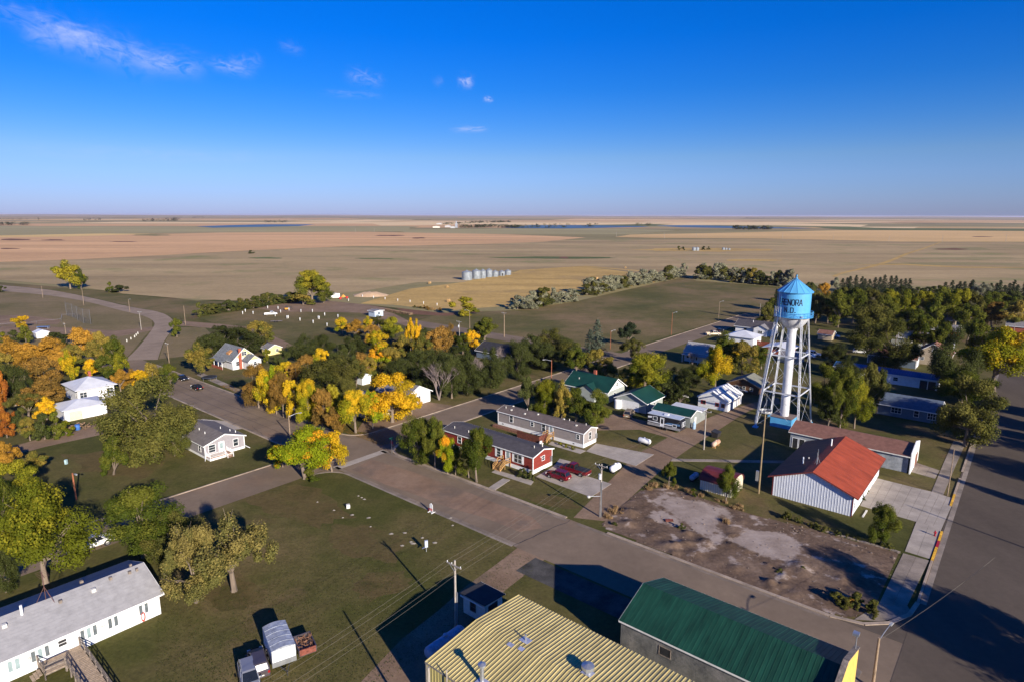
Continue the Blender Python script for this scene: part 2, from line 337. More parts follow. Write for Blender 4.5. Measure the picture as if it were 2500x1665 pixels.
for k,(x0,x1,y,h,m) in enumerate([(0,70,586,4,WEED),(102,160,587,3,WEED),(0,45,608,3,WEED),(130,172,615,5,WEED),(287,362,621,3,WEED),(0,32,624,4,WEED),(455,475,597,2,WEED),(265,335,591,2,WEED),(325,415,575,3,MARSH),
    (915,990,576,3,WEED),(1005,1040,582,3,WEED),(865,960,632,3,MARSH),(610,690,631,4,MARSH),(1180,1510,630,6,MARSH),(1365,1390,630,5,WEED),(700,740,649,3,MARSH),(860,1030,649,5,MARSH),(320,430,680,7,MARSH),(480,620,612,3,MARSH),
    (1760,1905,636,5,STRAW),(2290,2360,609,4,WEED),(2280,2420,608,8,OLIVE),(1955,2000,576,2,WEED),(2370,2420,579,2,WEED),(1550,1870,611,8,STRAW),(2150,2500,645,7,OLIVE),(2200,2500,632,5,OLIVE),(105,128,664,6,WEED)]):
    pts=[]
    n=14; rr=random.Random(k)
    for i in range(n):
        a=2*math.pi*i/n; q=1+rr.uniform(-.25,.25); pts.append(((x0+x1)/2+(x1-x0)/2*math.cos(a)*q, y+h/2*math.sin(a)*q))
    sheet('field_patch',pts,m,9+k%3)
sheet('hay_meadow',[(880,742),(1000,706),(1130,690),(1270,662),(1430,652),(1560,668),(1640,672),(1600,690),(1450,715),(1300,745),(1180,752),(1090,760),(960,745)],STRAW,7)
sheet('track',smooth([(2030,676),(2050,668),(2110,654),(2160,640),(2210,620),(2250,608),(2295,592)],3)+smooth([(2299,592),(2258,608),(2222,620),(2175,640),(2128,654),(2062,668),(2042,677)],3),STRAW,10)
sheet('track',[(2030,673),(1560,648),(1560,650),(2030,677)],STRAW,10)
for q in ([(2040,649),(2200,645),(2350,652),(2600,654),(2600,656),(2350,655),(2200,648)],[(1080,735),(1270,660),(1430,650),(1640,668),(1640,670),(1430,652),(1270,663),(1090,738)]):
    sheet('field_edge',q,STRAW,11)
# low rises on the horizon
mb=MB(); rr=random.Random(3)
for (d,h0) in ((15000,9),(21000,22),(30000,46)):
    n=90; b=len(mb.v)
    for i in range(n):
        a=R(180*i/(n-1)); hh=h0*(.25+.75*abs(math.sin(i*.37+d)+.6*math.sin(i*.91+1))/1.6)
        for dd,z in ((d-2200,-.5),(d,hh),(d+2600,-.5)): mb.v.append((dd*math.cos(a),dd*math.sin(a),z))
    for i in range(n-1):
        for j in (0,1): 
            mb.f.append((b+i*3+j,b+i*3+j+1,b+i*3+4+j,b+i*3+3+j)); mb.m.append(0)
mb.obj('hills',PRAIRIE,kind='structure',smooth=True)
# ---------------------------------------------------------------- roads
ASPH=ground_mat('asphalt',[(.3,(.155,.116,.084)),(.5,(.19,.142,.102)),(.7,(.225,.167,.119))],.1,fine_s=1.2,fine=.08,bump=.15,patch=(.24,.15,.092),ps=.03,pthr=(.54,.7))
ASPH2=ground_mat('main_asphalt',[(.3,(.08,.063,.05)),(.5,(.098,.078,.061)),(.7,(.118,.093,.073))],.08,fine_s=1.2,fine=.1,bump=.15,stretch=(1,.3,1),rot=R(40))
GRAVEL=ground_mat('gravel',[(.3,(.18,.118,.078)),(.5,(.225,.152,.1)),(.7,(.27,.188,.13))],.12,fine_s=2.5,fine=.2,bump=.5,patch=(.13,.1,.065),ps=.09,pthr=(.55,.7))
DIRT=ground_mat('bare_dirt',[(.3,(.1,.066,.045)),(.5,(.14,.094,.066)),(.72,(.19,.134,.096))],.16,fine_s=1.6,fine=.3,bump=.8)
SAND=ground_mat('pale_sand',[(.3,(.5,.33,.2)),(.7,(.62,.45,.28))],.1,fine_s=.8,fine=.12)
SMIN,SMAX=-226.,-6.35
def road(name,s0,s1,t0,t1,m,level,cells=12):
    return srect(name,s0,s1,t0,t1,m,level)
srect('long_street',SMIN,-6.3,64.0,76.0,ASPH,5)
srect('side_street',-108.0,-98.2,-60,310,ASPH,6)
srect('back_street',-214,-98.2,178,188,ASPH,5)
srect('main_street',-6.35,26,-30,330,ASPH2,7)
westroad=[gst(x,y) for x,y in ((305,880),(340,845),(374,800),(374,785),(350,772),(300,760),(200,735),(100,720),(-60,706))]
westroad2=[gst(x,y) for x,y in ((385,878),(400,835),(422,800),(418,778),(385,762),(310,748),(200,723),(100,706),(-60,692))]
WESTR=ground_mat('west_asphalt',[(.3,(.22,.168,.122)),(.5,(.27,.205,.15)),(.7,(.32,.245,.185))],.09,fine_s=.8,fine=.12,bump=.15)
sheet('road_patch',[(905,1120),(1010,1152),(1100,1184),(1180,1216),(1300,1262),(1325,1288),(1270,1298),(1180,1262),(1100,1240),(1010,1205),(940,1182),(860,1146)],ground_mat('worn_asphalt',[(.3,(.19,.125,.085)),(.5,(.235,.155,.106)),(.7,(.27,.185,.13))],.18,fine_s=1.2,fine=.12,bump=.2,patch=(.15,.115,.09),ps=.12,pthr=(.5,.62)),7)
sheet('west_road',[S(*p) for p in smooth(westroad)]+[S(*p) for p in smooth(westroad2)][::-1],WESTR,5.5,world=True)
def kerb(name,pts,w=.3,h=.13,m=KERB,seg=3.0,closed=False,level=1.0,step=False):
    "kerb as a row of cast stones with open joints; pts in street coords"
    root=bpy.data.objects.new(name,None); COL.objects.link(root); root['kind']='structure'
    big=MB()
    for i in range(len(pts)-1):
        a=Vector(S(*pts[i]));b=Vector(S(*pts[i+1])); L=(b-a).length; n=max(1,round(L/seg)); d=(b-a)/n; u=d.normalized(); e=Vector((-u.y,u.x))*w/2
        for k in range(n):
            p=a+d*k+u*.015; q=a+d*(k+1)-u*.015; hh=h+random.uniform(-.006,.006)
            big.add([(*(p-e),-.05),(*(q-e),-.05),(*(q+e),-.05),(*(p+e),-.05),(*(p-e),hh),(*(q-e),hh),(*(q+e),hh),(*(p+e),hh)],[(4,5,6,7),(0,1,5,4),(1,2,6,5),(2,3,7,6),(3,0,4,7)])
    big.obj('kerbstones',m,root,kind='stuff'); return root
def arc(cx,cy,r,a0,a1,n=8): return [(cx+r*math.cos(R(a0+(a1-a0)*i/n)),cy+r*math.sin(R(a0+(a1-a0)*i/n))) for i in range(n+1)]
# grass verges rounding the street corners, each edged by its kerb
def corner(s,t,ds,dt,r=5):
    c=(s+ds*r,t+dt*r); pts=[(s,t)]
    a0=math.degrees(math.atan2(0,-ds)); a1=math.degrees(math.atan2(-dt,0))
    if a1-a0>180: a1-=360
    if a0-a1>180: a1+=360
    ar=arc(c[0],c[1],r,a0,a1)
    return ar
kerb('side_street_kerb',[(-108.1,-60),(-108.1,58.5)]+corner(-108.1,63.9,-1,-1)[0:]+[(-118,63.9),(-207,63.9)])
kerb('side_street_kerb',[(-108.1,300),(-108.1,193)]); kerb('side_street_kerb',[(-108.1,177.9),(-108.1,81.6)]+corner(-108.1,76.1,-1,1)+[(-118,76.1),(-212,76.1)])
kerb('side_street_kerb',[(-98.1,177.9),(-98.1,81.6)]+corner(-98.1,76.1,1,1)+[(-90,76.1),(-52.5,76.1)],w=.55,h=.1)
kerb('long_street_kerb',[(-45,76.1),(-14,76.1)]+[(-10.5,77),(-8.2,79.2),(-6.7,82.5),(-6.3,86)],w=.5,h=.11)
kerb('long_street_kerb',[(-98.1,58.6)]+corner(-98.1,63.9,1,-1)+[(-90,63.9),(-53.5,63.9)],w=.4,h=.03,m=CONCO)
kerb('main_street_kerb',[(-6.3,86),(-6.3,98.5)])
kerb('main_street_kerb',[(-6.3,126.3),(-6.3,135.2)],w=.34); kerb('main_street_kerb',[(-6.3,139.2),(-6.3,330)],w=.34)
kerb('yellow_kerb',[(-6.3,98.5),(-6.3,103.2)],m=YELP,h=.14); kerb('red_kerb',[(-6.3,103.2),(-6.3,105.6)],m=REDP,h=.14); kerb('yellow_kerb',[(-6.3,105.6),(-6.3,109.3)],m=YELP,h=.14)
kerb('yellow_kerb',[(-6.3,120.6),(-6.3,126.3)],m=YELP,h=.14)
GUT=mat('gutter_concrete',(.215,.168,.128),.95,var=.2,scale=.3,fine=.12,bscale=8)
srect('gutter',-50,-14,75.2,75.85,GUT,8); srect('gutter',-97.9,-52,75.1,75.8,GUT,8); srect('valley_gutter',-98.2,-96.4,64.0,76.0,CONC,8)
srect('gutter',-6.1,-5.4,86,330,CONCO,9)
srect('gutter',-97.8,-53,64.1,64.8,GUT,8); srect('gutter',-215,-109,75.2,75.8,GUT,8); srect('gutter',-205,-109,64.1,64.7,GUT,8); srect('gutter',-107.9,-107.2,80,177,GUT,8)
for c in ([(-14,76.02),(-14,76.1),(-10.5,77),(-8.2,79.2),(-6.7,82.5),(-6.3,86),(-6.2,76.02)],):
    sheet('corner_paving',[S(*q) for q in c],ASPH2,6,world=True)
for s_,t_,ds,dt in ((-108.1,63.9,-1,-1),(-108.1,76.1,-1,1),(-98.1,76.1,1,1),(-98.1,63.9,1,-1)):
    sheet('corner_paving',[S(*q) for q in corner(s_,t_,ds,dt)]+[S(s_,t_)],ASPH,4,world=True)
# tar seams and cracks: thin strips of sealant on the road
TAR=mat('tar_seam',(.06,.05,.048),.7)
mb=MB(); rr=random.Random(11)
def seam(s0,t0,s1,t1,w=.09,z=.034):
    n=10; pts=[]
    for i in range(n+1):
        k=i/n; pts.append(Vector(S(s0+(s1-s0)*k+rr.uniform(-.18,.18),t0+(t1-t0)*k+rr.uniform(-.18,.18))))
    for i in range(n):
        a,b=pts[i],pts[i+1]; d=(b-a).normalized(); e=Vector((-d.y,d.x))*w*rr.uniform(.5,1.2)
        mb.add([(*(a-e),z),(*(b-e),z),(*(b+e),z),(*(a+e),z)],[(0,1,2,3)])
for k in range(26):
    s=-205+k*7.6+rr.uniform(-2,2)
    if s<-112 : seam(s,64.2,s+rr.uniform(-1,1),75.8,.06)
for t in (67.5,70.2,73): seam(-212,t,-112,t+.4,.06)
for k in range(12):
    t=82+k*16+rr.uniform(-3,3); seam(-6,t,8,t+rr.uniform(-3,3),.07)
for s in (-5.2,-1.5,4): seam(s,84,s+.5,240,.07)
for k in range(6): seam(-104+rr.uniform(-3,3),84+k*14,-99,86+k*14,.05)
seam(-53.4,64.2,-51.5,75.8,.08)
for k in range(16):
    s=rr.uniform(-205,-112); t=rr.uniform(65,75); seam(s,t,s+rr.uniform(4,12),t+rr.uniform(-1.5,1.5),.05)
mb.obj('road_cracks',TAR,kind='structure')
# gravel lanes, drives, bare yards
LANE=[gst(x,y) for x,y in ((1400,1263),(1545,1118),(1600,1085),(1660,1052),(1740,1015),(1830,985),(1900,970))]
LANE2=[gst(x,y) for x,y in ((1480,1272),(1560,1195),(1645,1122),(1700,1083),(1765,1042),(1835,1000),(1905,985))]
sheet('gravel_lane',[S(*p) for p in smooth(LANE)]+[S(*p) for p in smooth(LANE2)][::-1],GRAVEL,3,world=True)
sheet('gravel_lane',[(1285,1320),(1210,1378),(1135,1432),(1070,1490),(980,1560),(880,1665),(780,1760),(1000,1760),(1055,1620),(1130,1535),(1240,1435),(1330,1365),(1395,1355)],GRAVEL,3)
sheet('gravel_drive',[(1420,1035),(1500,1010),(1590,1030),(1660,1060),(1640,1070),(1560,1048),(1460,1050)],GRAVEL,2)
sheet('gravel_drive',[(870,1052),(900,1010),(1010,975),(1105,990),(1010,1040),(950,1062)],GRAVEL,2)
sheet('dirt_lane',[(-40,1108),(100,1070),(240,1042),(330,1020),(330,1034),(240,1062),(110,1090),(-40,1130)],GRAVEL,2)
sheet('bare_yard',[(170,1058),(250,1028),(260,1035),(250,1050),(180,1068)],GRAVEL,2.5)
sheet('dirt_track',[(430,783),(520,790),(620,800),(700,835),(720,845),(690,850),(640,830),(560,805),(430,795)],GRAVEL,2)
sheet('dirt_road',[(800,745),(880,750),(960,765),(1010,790),(1040,805),(1020,808),(960,785),(880,765),(790,757)],GRAVEL,3)
sheet('bare_ground',[(620,752),(720,738),(820,733),(900,745),(980,760),(880,764),(760,762),(680,762)],GRAVEL,2)
sheet('ballpark_dirt',[(-40,798),(60,795),(160,800),(280,808),(380,798),(395,803),(290,822),(150,818),(60,812),(-40,815)],GRAVEL,2)
sheet('ballpark_infield',[(-40,772),(60,770),(150,782),(140,792),(20,794),(-40,795)],GRAVEL,1.5)
sheet('park_grass',[(1000,790),(1080,765),(1265,757),(1400,738),(1675,675),(1700,686),(1940,704),(1880,760),(1796,772),(1490,862),(1265,826),(1040,795)],PARK,2)
sheet('ballpark_grass',[(-80,694),(100,712),(200,729),(310,754),(370,775),(372,800),(305,878),(230,880),(-80,870)],TANG,1)
sheet('road_verge',[(-80,690),(0,686),(190,702),(300,718),(420,730),(560,738),(480,770),(430,782),(415,772),(310,746),(200,721),(100,705)],PARK,1)
sheet('corner_grass',[(424,800),(400,838),(388,876),(465,868),(520,820),(500,800)],TANG,1)
sheet('camp_turf',[(480,775),(740,738),(900,745),(1000,790),(960,800),(800,810),(660,840),(560,800)],PARK,1)
for q in ([(610,1150),(700,1175),(800,1200),(860,1260),(780,1290),(640,1250),(560,1200)],[(815,1275),(930,1290),(990,1320),(960,1370),(840,1360),(790,1320)],[(900,1400),(990,1390),(1010,1430),(900,1470),(850,1440)],[(1290,1195),(1390,1215),(1420,1240),(1350,1240),(1270,1210)],[(160,1110),(330,1090),(420,1130),(330,1170),(200,1150)],[(480,1395),(620,1420),(650,1470),(560,1500),(470,1450)]):
    n=len(q); cx0=sum(a for a,_ in q)/n; cy0=sum(b for _,b in q)/n; rq=random.Random(int(cx0)); pts=[]
    for i in range(n):
        for k in range(5):
            f=k/5; x=q[i][0]*(1-f)+q[(i+1)%n][0]*f; y=q[i][1]*(1-f)+q[(i+1)%n][1]*f; w_=1+rq.uniform(-.2,.12); pts.append((cx0+(x-cx0)*w_,cy0+(y-cy0)*w_))
    sheet('worn_turf',pts,WORN,1)
sheet('weed_strip',[(950,745),(1090,748),(1180,762),(1090,772),(1000,768)],WEED,4)
mound=MB(); rr=random.Random(4); cx_,cy_=g(905,722); n=24
mound.v.append((cx_,cy_,2.0))
for k,(q,z) in enumerate(((.35,1.8),(.7,.9),(1,-.05))):
    for i in range(n):
        a=2*math.pi*i/n; mound.v.append((cx_+11*q*math.cos(a)*(1+rr.uniform(-.1,.1)),cy_+9*q*math.sin(a),z*(1+rr.uniform(-.2,.2))))
mound.f+=[(0,1+i,1+(i+1)%n) for i in range(n)]+[(1+k*n+i,1+(k+1)*n+i,1+(k+1)*n+(i+1)%n,1+k*n+(i+1)%n) for k in (0,1) for i in range(n)]
mound.m=[0]*len(mound.f); mound.obj('sand_mound',SAND,kind='structure',smooth=True)
# concrete drives and walks: cast slab by slab
def slabs(name,corners,nu,nv,m,z=.05,gap=.03,var=.006):
    "corners: 4 photo pixels (a,b,c,d); a->b is split nu times, a->d nv times"
    root=bpy.data.objects.new(name,None); COL.objects.link(root); root['kind']='structure'
    a,b,c,d=[Vector(g(*p)) for p in corners]
    def pt(u,v): return (a*(1-u)+b*u)*(1-v)+(d*(1-u)+c*u)*v
    lu=(b-a).length/nu; lv=(d-a).length/nv
    for i in range(nu):
        for j in range(nv):
            gu=gap/2/lu/nu; gv=gap/2/lv/nv; u0,u1,v0,v1=i/nu+gu,(i+1)/nu-gu,j/nv+gv,(j+1)/nv-gv
            q=[pt(u0,v0),pt(u1,v0),pt(u1,v1),pt(u0,v1)]
            ar=sum(q[k].x*q[(k+1)%4].y-q[(k+1)%4].x*q[k].y for k in range(4))
            if ar<0: q=q[::-1]
            zz=z+random.uniform(-var,var)
            MB().add([(p.x,p.y,-.02) for p in q]+[(p.x,p.y,zz) for p in q],[(4,5,6,7),(0,1,5,4),(1,2,6,5),(2,3,7,6),(3,0,4,7)]).obj('slab',m,root)
    return root
random.seed(2)
slabs('driveway',[(1309,1163),(1443,1213),(1493,1181),(1354,1136)],5,2,CONC)
slabs('patio',[(1354,1135),(1382,1142),(1393,1126),(1366,1119)],1,1,CONC)
slabs('front_walk',[(1200,1152),(1296,1184),(1304,1174),(1210,1146)],3,1,CONC)
slabs('front_walk',[(1228,1167),(1246,1171),(1206,1198),(1188,1193)],1,3,CONC)
slabs('driveway',[(1431,1101),(1552,1137),(1597,1109),(1455,1082)],5,2,CONC)
slabs('front_walk',[(1338,1084),(1416,1107),(1431,1100),(1347,1077)],3,1,CONC)
slabs('apron',[(2100,1234),(2237,1273),(2274,1200),(2137,1166)],6,4,CONC)
slabs('apron',[(2237,1273),(2299,1290),(2331,1217),(2274,1200)],3,4,CONC)
slabs('sidewalk',[(2237,1273),(2299,1290),(2270,1364),(2209,1345)],2,3,CONC)
slabs('old_sidewalk',[(2205,1350),(2268,1368),(2215,1478),(2145,1475)],2,4,CONCO)
slabs('sidewalk',[(2274,1200),(2303,1208),(2335,1132),(2305,1126)],1,5,CONCO)
slabs('sidewalk',[(2305,1126),(2335,1132),(2358,1080),(2328,1075)],1,3,CONCO)
sheet('corner_walk',[(2145,1475),(2215,1478),(2224,1492),(2200,1508),(2150,1516),(2085,1512),(2120,1490)],CONCO,8)
slabs('old_sidewalk',[(2070,1612),(2105,1640),(2070,1700),(2030,1680)],1,3,CONCO)
slabs('garage_drive',[(2212,1148),(2283,1168),(2294,1148),(2226,1125)],3,1,CONCO)
slabs('tower_walk',[(1638,1125),(1915,1130),(1917,1124),(1641,1119)],10,1,CONCO,z=.04)
slabs('walk',[(480,915),(640,985),(650,978),(492,909)],10,1,CONCO,z=.04)
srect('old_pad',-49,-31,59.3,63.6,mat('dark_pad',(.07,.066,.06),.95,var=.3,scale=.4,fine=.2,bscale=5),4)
sheet('parking_pad',[(495,1022),(560,1028),(600,1045),(560,1050),(470,1048),(470,1030)],CONC,4)
# razed lot: churned earth with broken slabs
lot=[gst(x,y) for x,y in ((1462,1284),(1502,1243),(1560,1196),(1625,1186),(1690,1205),(1790,1240),(1850,1258),(2010,1296),(2200,1350),(2178,1395),(2148,1480),(2085,1512),(2000,1494),(1700,1384))]
def inside(p,poly):
    c=False; j=len(poly)-1
    for i in range(len(poly)):
        if (poly[i][1]>p[1])!=(poly[j][1]>p[1]) and p[0]<(poly[j][0]-poly[i][0])*(p[1]-poly[i][1])/(poly[j][1]-poly[i][1])+poly[i][0]: c=not c
        j=i
    return c
rr=random.Random(8); bumps=[]
for k in range(260):
    p=(rr.uniform(-52,-8),rr.uniform(76,106)); bumps.append((p[0],p[1],rr.uniform(.35,1.5),rr.uniform(-.12,.34)*(1.5 if p[1]<86 else .45)))
slabpoly=[[gst(x,y) for x,y in q] for q in ([(1612,1203),(1700,1222),(1785,1246),(1800,1262),(1765,1290),(1772,1318),(1742,1330),(1700,1300),(1640,1288),(1575,1262),(1600,1240),(1590,1225)],[(1772,1318),(1830,1288),(1900,1296),(1950,1322),(1960,1345),(1935,1372),(1880,1362),(1800,1336)])]
def near_edge(p,poly): return min(abs((poly[i][0]-poly[i-1][0])*(poly[i-1][1]-p[1])-(poly[i-1][0]-p[0])*(poly[i][1]-poly[i-1][1]))/max(1e-6,math.hypot(poly[i][0]-poly[i-1][0],poly[i][1]-poly[i-1][1])) for i in range(len(poly)))
step=.42; ii={}; mb=MB()
ss=np.arange(-56,-7,step); tt=np.arange(74.5,108,step)
for a,s in enumerate(ss):
    for b,t in enumerate(tt):
        if not inside((s,t),lot): continue
        e=min(1,near_edge((s,t),lot)/1.2); flat=any(inside((s,t),q) for q in slabpoly)
        z=.02
        for bs,bt,br,bh in bumps:
            d=((s-bs)**2+(t-bt)**2)/(br*br)
            if d<4: z+=bh*math.exp(-d*1.4)
        z=.02+(z-.02)*e*(.08 if flat else 1)+(rr.uniform(-.03,.05)*e if not flat else 0)
        ii[a,b]=len(mb.v); mb.v.append((*S(s,t),max(z,.012)))
for (a,b) in list(ii):
    if (a+1,b) in ii and (a,b+1) in ii and (a+1,b+1) in ii:
        mb.f.append((ii[a,b],ii[a+1,b],ii[a+1,b+1],ii[a,b+1])); mb.m.append(0)
LOTM=ground_mat('lot_earth',[(.3,(.1,.066,.045)),(.5,(.14,.094,.066)),(.72,(.19,.134,.096))],.16,fine_s=1.6,fine=.35,bump=.8)
t=LOTM.node_tree; bs=t.nodes['Principled BSDF']; src=bs.inputs['Base Color'].links[0].from_socket
at=N(t,'ShaderNodeAttribute',attribute_name='slab'); ge=N(t,'ShaderNodeNewGeometry')
n1=N(t,'ShaderNodeTexNoise'); n1.inputs['Scale'].default_value=.32; n1.inputs['Detail'].default_value=9; n1.inputs['Roughness'].default_value=.68; t.links.new(ge.outputs['Position'],n1.inputs['Vector'])
mk=N(t,'ShaderNodeMapRange'); mk.inputs['From Min'].default_value=.47; mk.inputs['From Max'].default_value=.6; t.links.new(math_n(t,'MULTIPLY_ADD',n1.outputs['Fac'],1.1,math_n(t,'MULTIPLY_ADD',at.outputs['Fac'],.72,-.42)),mk.inputs['Value'])
rp=N(t,'ShaderNodeValToRGB'); e=rp.color_ramp.elements; e[0].position=.35; e[0].color=(.24,.185,.15,1); e[1].position=.62; e[1].color=(.37,.3,.255,1); t.links.new(n1.outputs['Fac'],rp.inputs[0])
xx=N(t,'ShaderNodeMix',data_type='RGBA'); t.links.new(mk.outputs[0],xx.inputs['Factor']); t.links.new(src,xx.inputs['A']); t.links.new(rp.outputs[0],xx.inputs['B']); t.links.new(xx.outputs['Result'],bs.inputs['Base Color'])
eo=mb.obj('churned_earth',LOTM,kind='structure',smooth=True)
av=eo.data.attributes.new('slab','FLOAT','POINT'); vals=[]
for v in mb.v:
    st_=ST(v[0],v[1]); q=0.0
    for pl in slabpoly:
        d=near_edge(st_,pl)/1.6
        q=max(q,min(1,.5+.5*d) if inside(st_,pl) else (max(0,.5-.5*d) if d<1.2 else 0))
    vals.append(q)
av.data.foreach_set('value',vals)
mb=MB()
for k in range(520):
    s,t=rr.uniform(-54,-9),rr.uniform(76.6,105)
    if not inside((s,t),lot): continue
    if near_edge((s,t),lot)>2.5 and rr.random()<.55: continue
    r=rr.uniform(.03,.11)*(1.4 if t>95 else 1); x,y=S(s,t); z=.06
    mb.add([(x+r*math.cos(a)*rr.uniform(.7,1.2),y+r*math.sin(a)*rr.uniform(.7,1.2),zz) for zz in (z-.06,z+r*.8) for a in (0,1.6,3.1,4.7)],[(4,5,6,7),(0,1,5,4),(1,2,6,5),(2,3,7,6),(3,0,4,7)])
mb.obj('rubble',mat('rubble_stone',(.27,.21,.165),.95,var=.3,scale=3),kind='stuff')
# ================================================================ BUILDINGS
def shingle(name,col,var=.12): 
    m=siding(name,col,.16,.5,.9,var,axis=2); return m
RF_BROWN=shingle('brown_shingles',(.135,.105,.095)); RF_CHAR=shingle('charcoal_shingles',(.075,.068,.075)); RF_GREY=shingle('grey_shingles',(.2,.19,.2)); RF_LIGHT=shingle('light_grey_shingles',(.335,.325,.325),.08)
RF_REDBR=shingle('redbrown_shingles',(.2,.095,.07)); RF_DARK=shingle('dark_shingles',(.035,.035,.042)); RF_OLD=mat('worn_shingles',(.24,.26,.27),.9,var=.3,scale=1.6,col2=(.1,.1,.1),stretch=(1,1,4))
RF_GREEN=mat('green_metal_roof',(.011,.055,.037),.42,.1,var=.15,scale=.5,spec=.4); RF_GREEN2=mat('dark_green_roof',(.011,.062,.038),.55,.1,var=.2,scale=.8,spec=.3,stretch=(1.6,.2,1))
RF_RED=mat('red_metal_roof',(.31,.06,.027),.6,.0,var=.14,scale=.7,stretch=(.25,1.4,1)); RF_REDSHADE=RF_RED; RF_MAROON=mat('maroon_roof',(.125,.024,.025),.5,var=.15,scale=.8)
RF_WHITE=mat('white_metal_roof',(.62,.63,.66),.45,.1,var=.06,scale=.5); RF_YEL=mat('yellow_ribbed_roof',(.5,.41,.175),.5,.05,var=.13,scale=.8,fine=.05,bscale=4,stretch=(1.6,.22,1)); RF_BLUE=mat('blue_metal_roof',(.03,.1,.26),.45,.1,var=.12,scale=.5)
RF_GALV=mat('galvanised_roof',(.47,.47,.45),.5,.35,var=.12,scale=.7,stretch=(1,4,1)); RF_OLIVE=shingle('olive_shingles',(.2,.2,.16))
def facexf(f,L,Wd):
    if f=='f': return lambda u,z,d:(u,-d,z)
    if f=='e': return lambda u,z,d:(L+d,u,z)
    if f=='b': return lambda u,z,d:(L-u,Wd+d,z)
    return lambda u,z,d:(-d,Wd-u,z)
def fbox(mb,X,u0,u1,z0,z1,d0,d1):
    p=[X(u0,z0,d0),X(u1,z0,d0),X(u1,z0,d1),X(u0,z0,d1),X(u0,z1,d0),X(u1,z1,d0),X(u1,z1,d1),X(u0,z1,d1)]
    a=Vector(p[1])-Vector(p[0]);b=Vector(p[3])-Vector(p[0]);c=Vector(p[4])-Vector(p[0])
    if a.cross(b).dot(c)<0: p=[p[3],p[2],p[1],p[0],p[7],p[6],p[5],p[4]]
    mb.hexa(p)
def window(root,X,u,z,w,h,frame=WHITE,glass=GLASS,mull=1,bars=0,name='window',shutter=None,fw=.08):
    m=MB()
    fbox(m,X,u-w/2-fw,u-w/2,z-fw,z+h+fw,0,.06); fbox(m,X,u+w/2,u+w/2+fw,z-fw,z+h+fw,0,.06)
    fbox(m,X,u-w/2,u+w/2,z-fw,z,0,.06); fbox(m,X,u-w/2,u+w/2,z+h,z+h+fw,0,.06)
    for i in range(bars): uu=u-w/2+w*(i+1)/(bars+1); fbox(m,X,uu-.03,uu+.03,z,z+h,0,.05)
    for i in range(mull): zz=z+h*(i+1)/(mull+1); fbox(m,X,u-w/2,u+w/2,zz-.025,zz+.025,.0,.048)
    f=m.obj(name,frame,root)
    p=MB(); fbox(p,X,u-w/2,u+w/2,z,z+h,0,.025); p.obj('pane',glass,f)
    if shutter:
        for sgn in (-1,1):
            q=MB(); uu=u+sgn*(w/2+fw+.2); fbox(q,X,uu-.18,uu+.18,z-fw,z+h+fw,0,.04); q.obj('shutter',shutter,root)
    return f
def door(root,X,u,z,w,h,m=WHITE,frame=WHITE,glass=None,name='door',panels=0):
    a=MB(); fbox(a,X,u-w/2,u+w/2,z,z+h,0,.03); d=a.obj(name,m,root)
    b=MB(); fbox(b,X,u-w/2-.09,u-w/2,z,z+h+.09,0,.06); fbox(b,X,u+w/2,u+w/2+.09,z,z+h+.09,0,.06); fbox(b,X,u-w/2,u+w/2,z+h,z+h+.09,0,.06); b.obj('door_frame',frame,d)
    if glass: c=MB(); fbox(c,X,u-w*.32,u+w*.32,z+h*.35,z+h*.9,.03,.045); c.obj('pane',glass,d)
    c=MB(); fbox(c,X,u+w*.36,u+w*.42,z+h*.45,z+h*.5,.03,.08); c.obj('handle',DARK,d)
    for i in range(panels):
        c=MB(); zz=z+h*i/panels; fbox(c,X,u-w/2+.06,u+w/2-.06,zz+.04,zz+h/panels-.04,.03,.05); c.obj('door_panel',m,d)
    return d
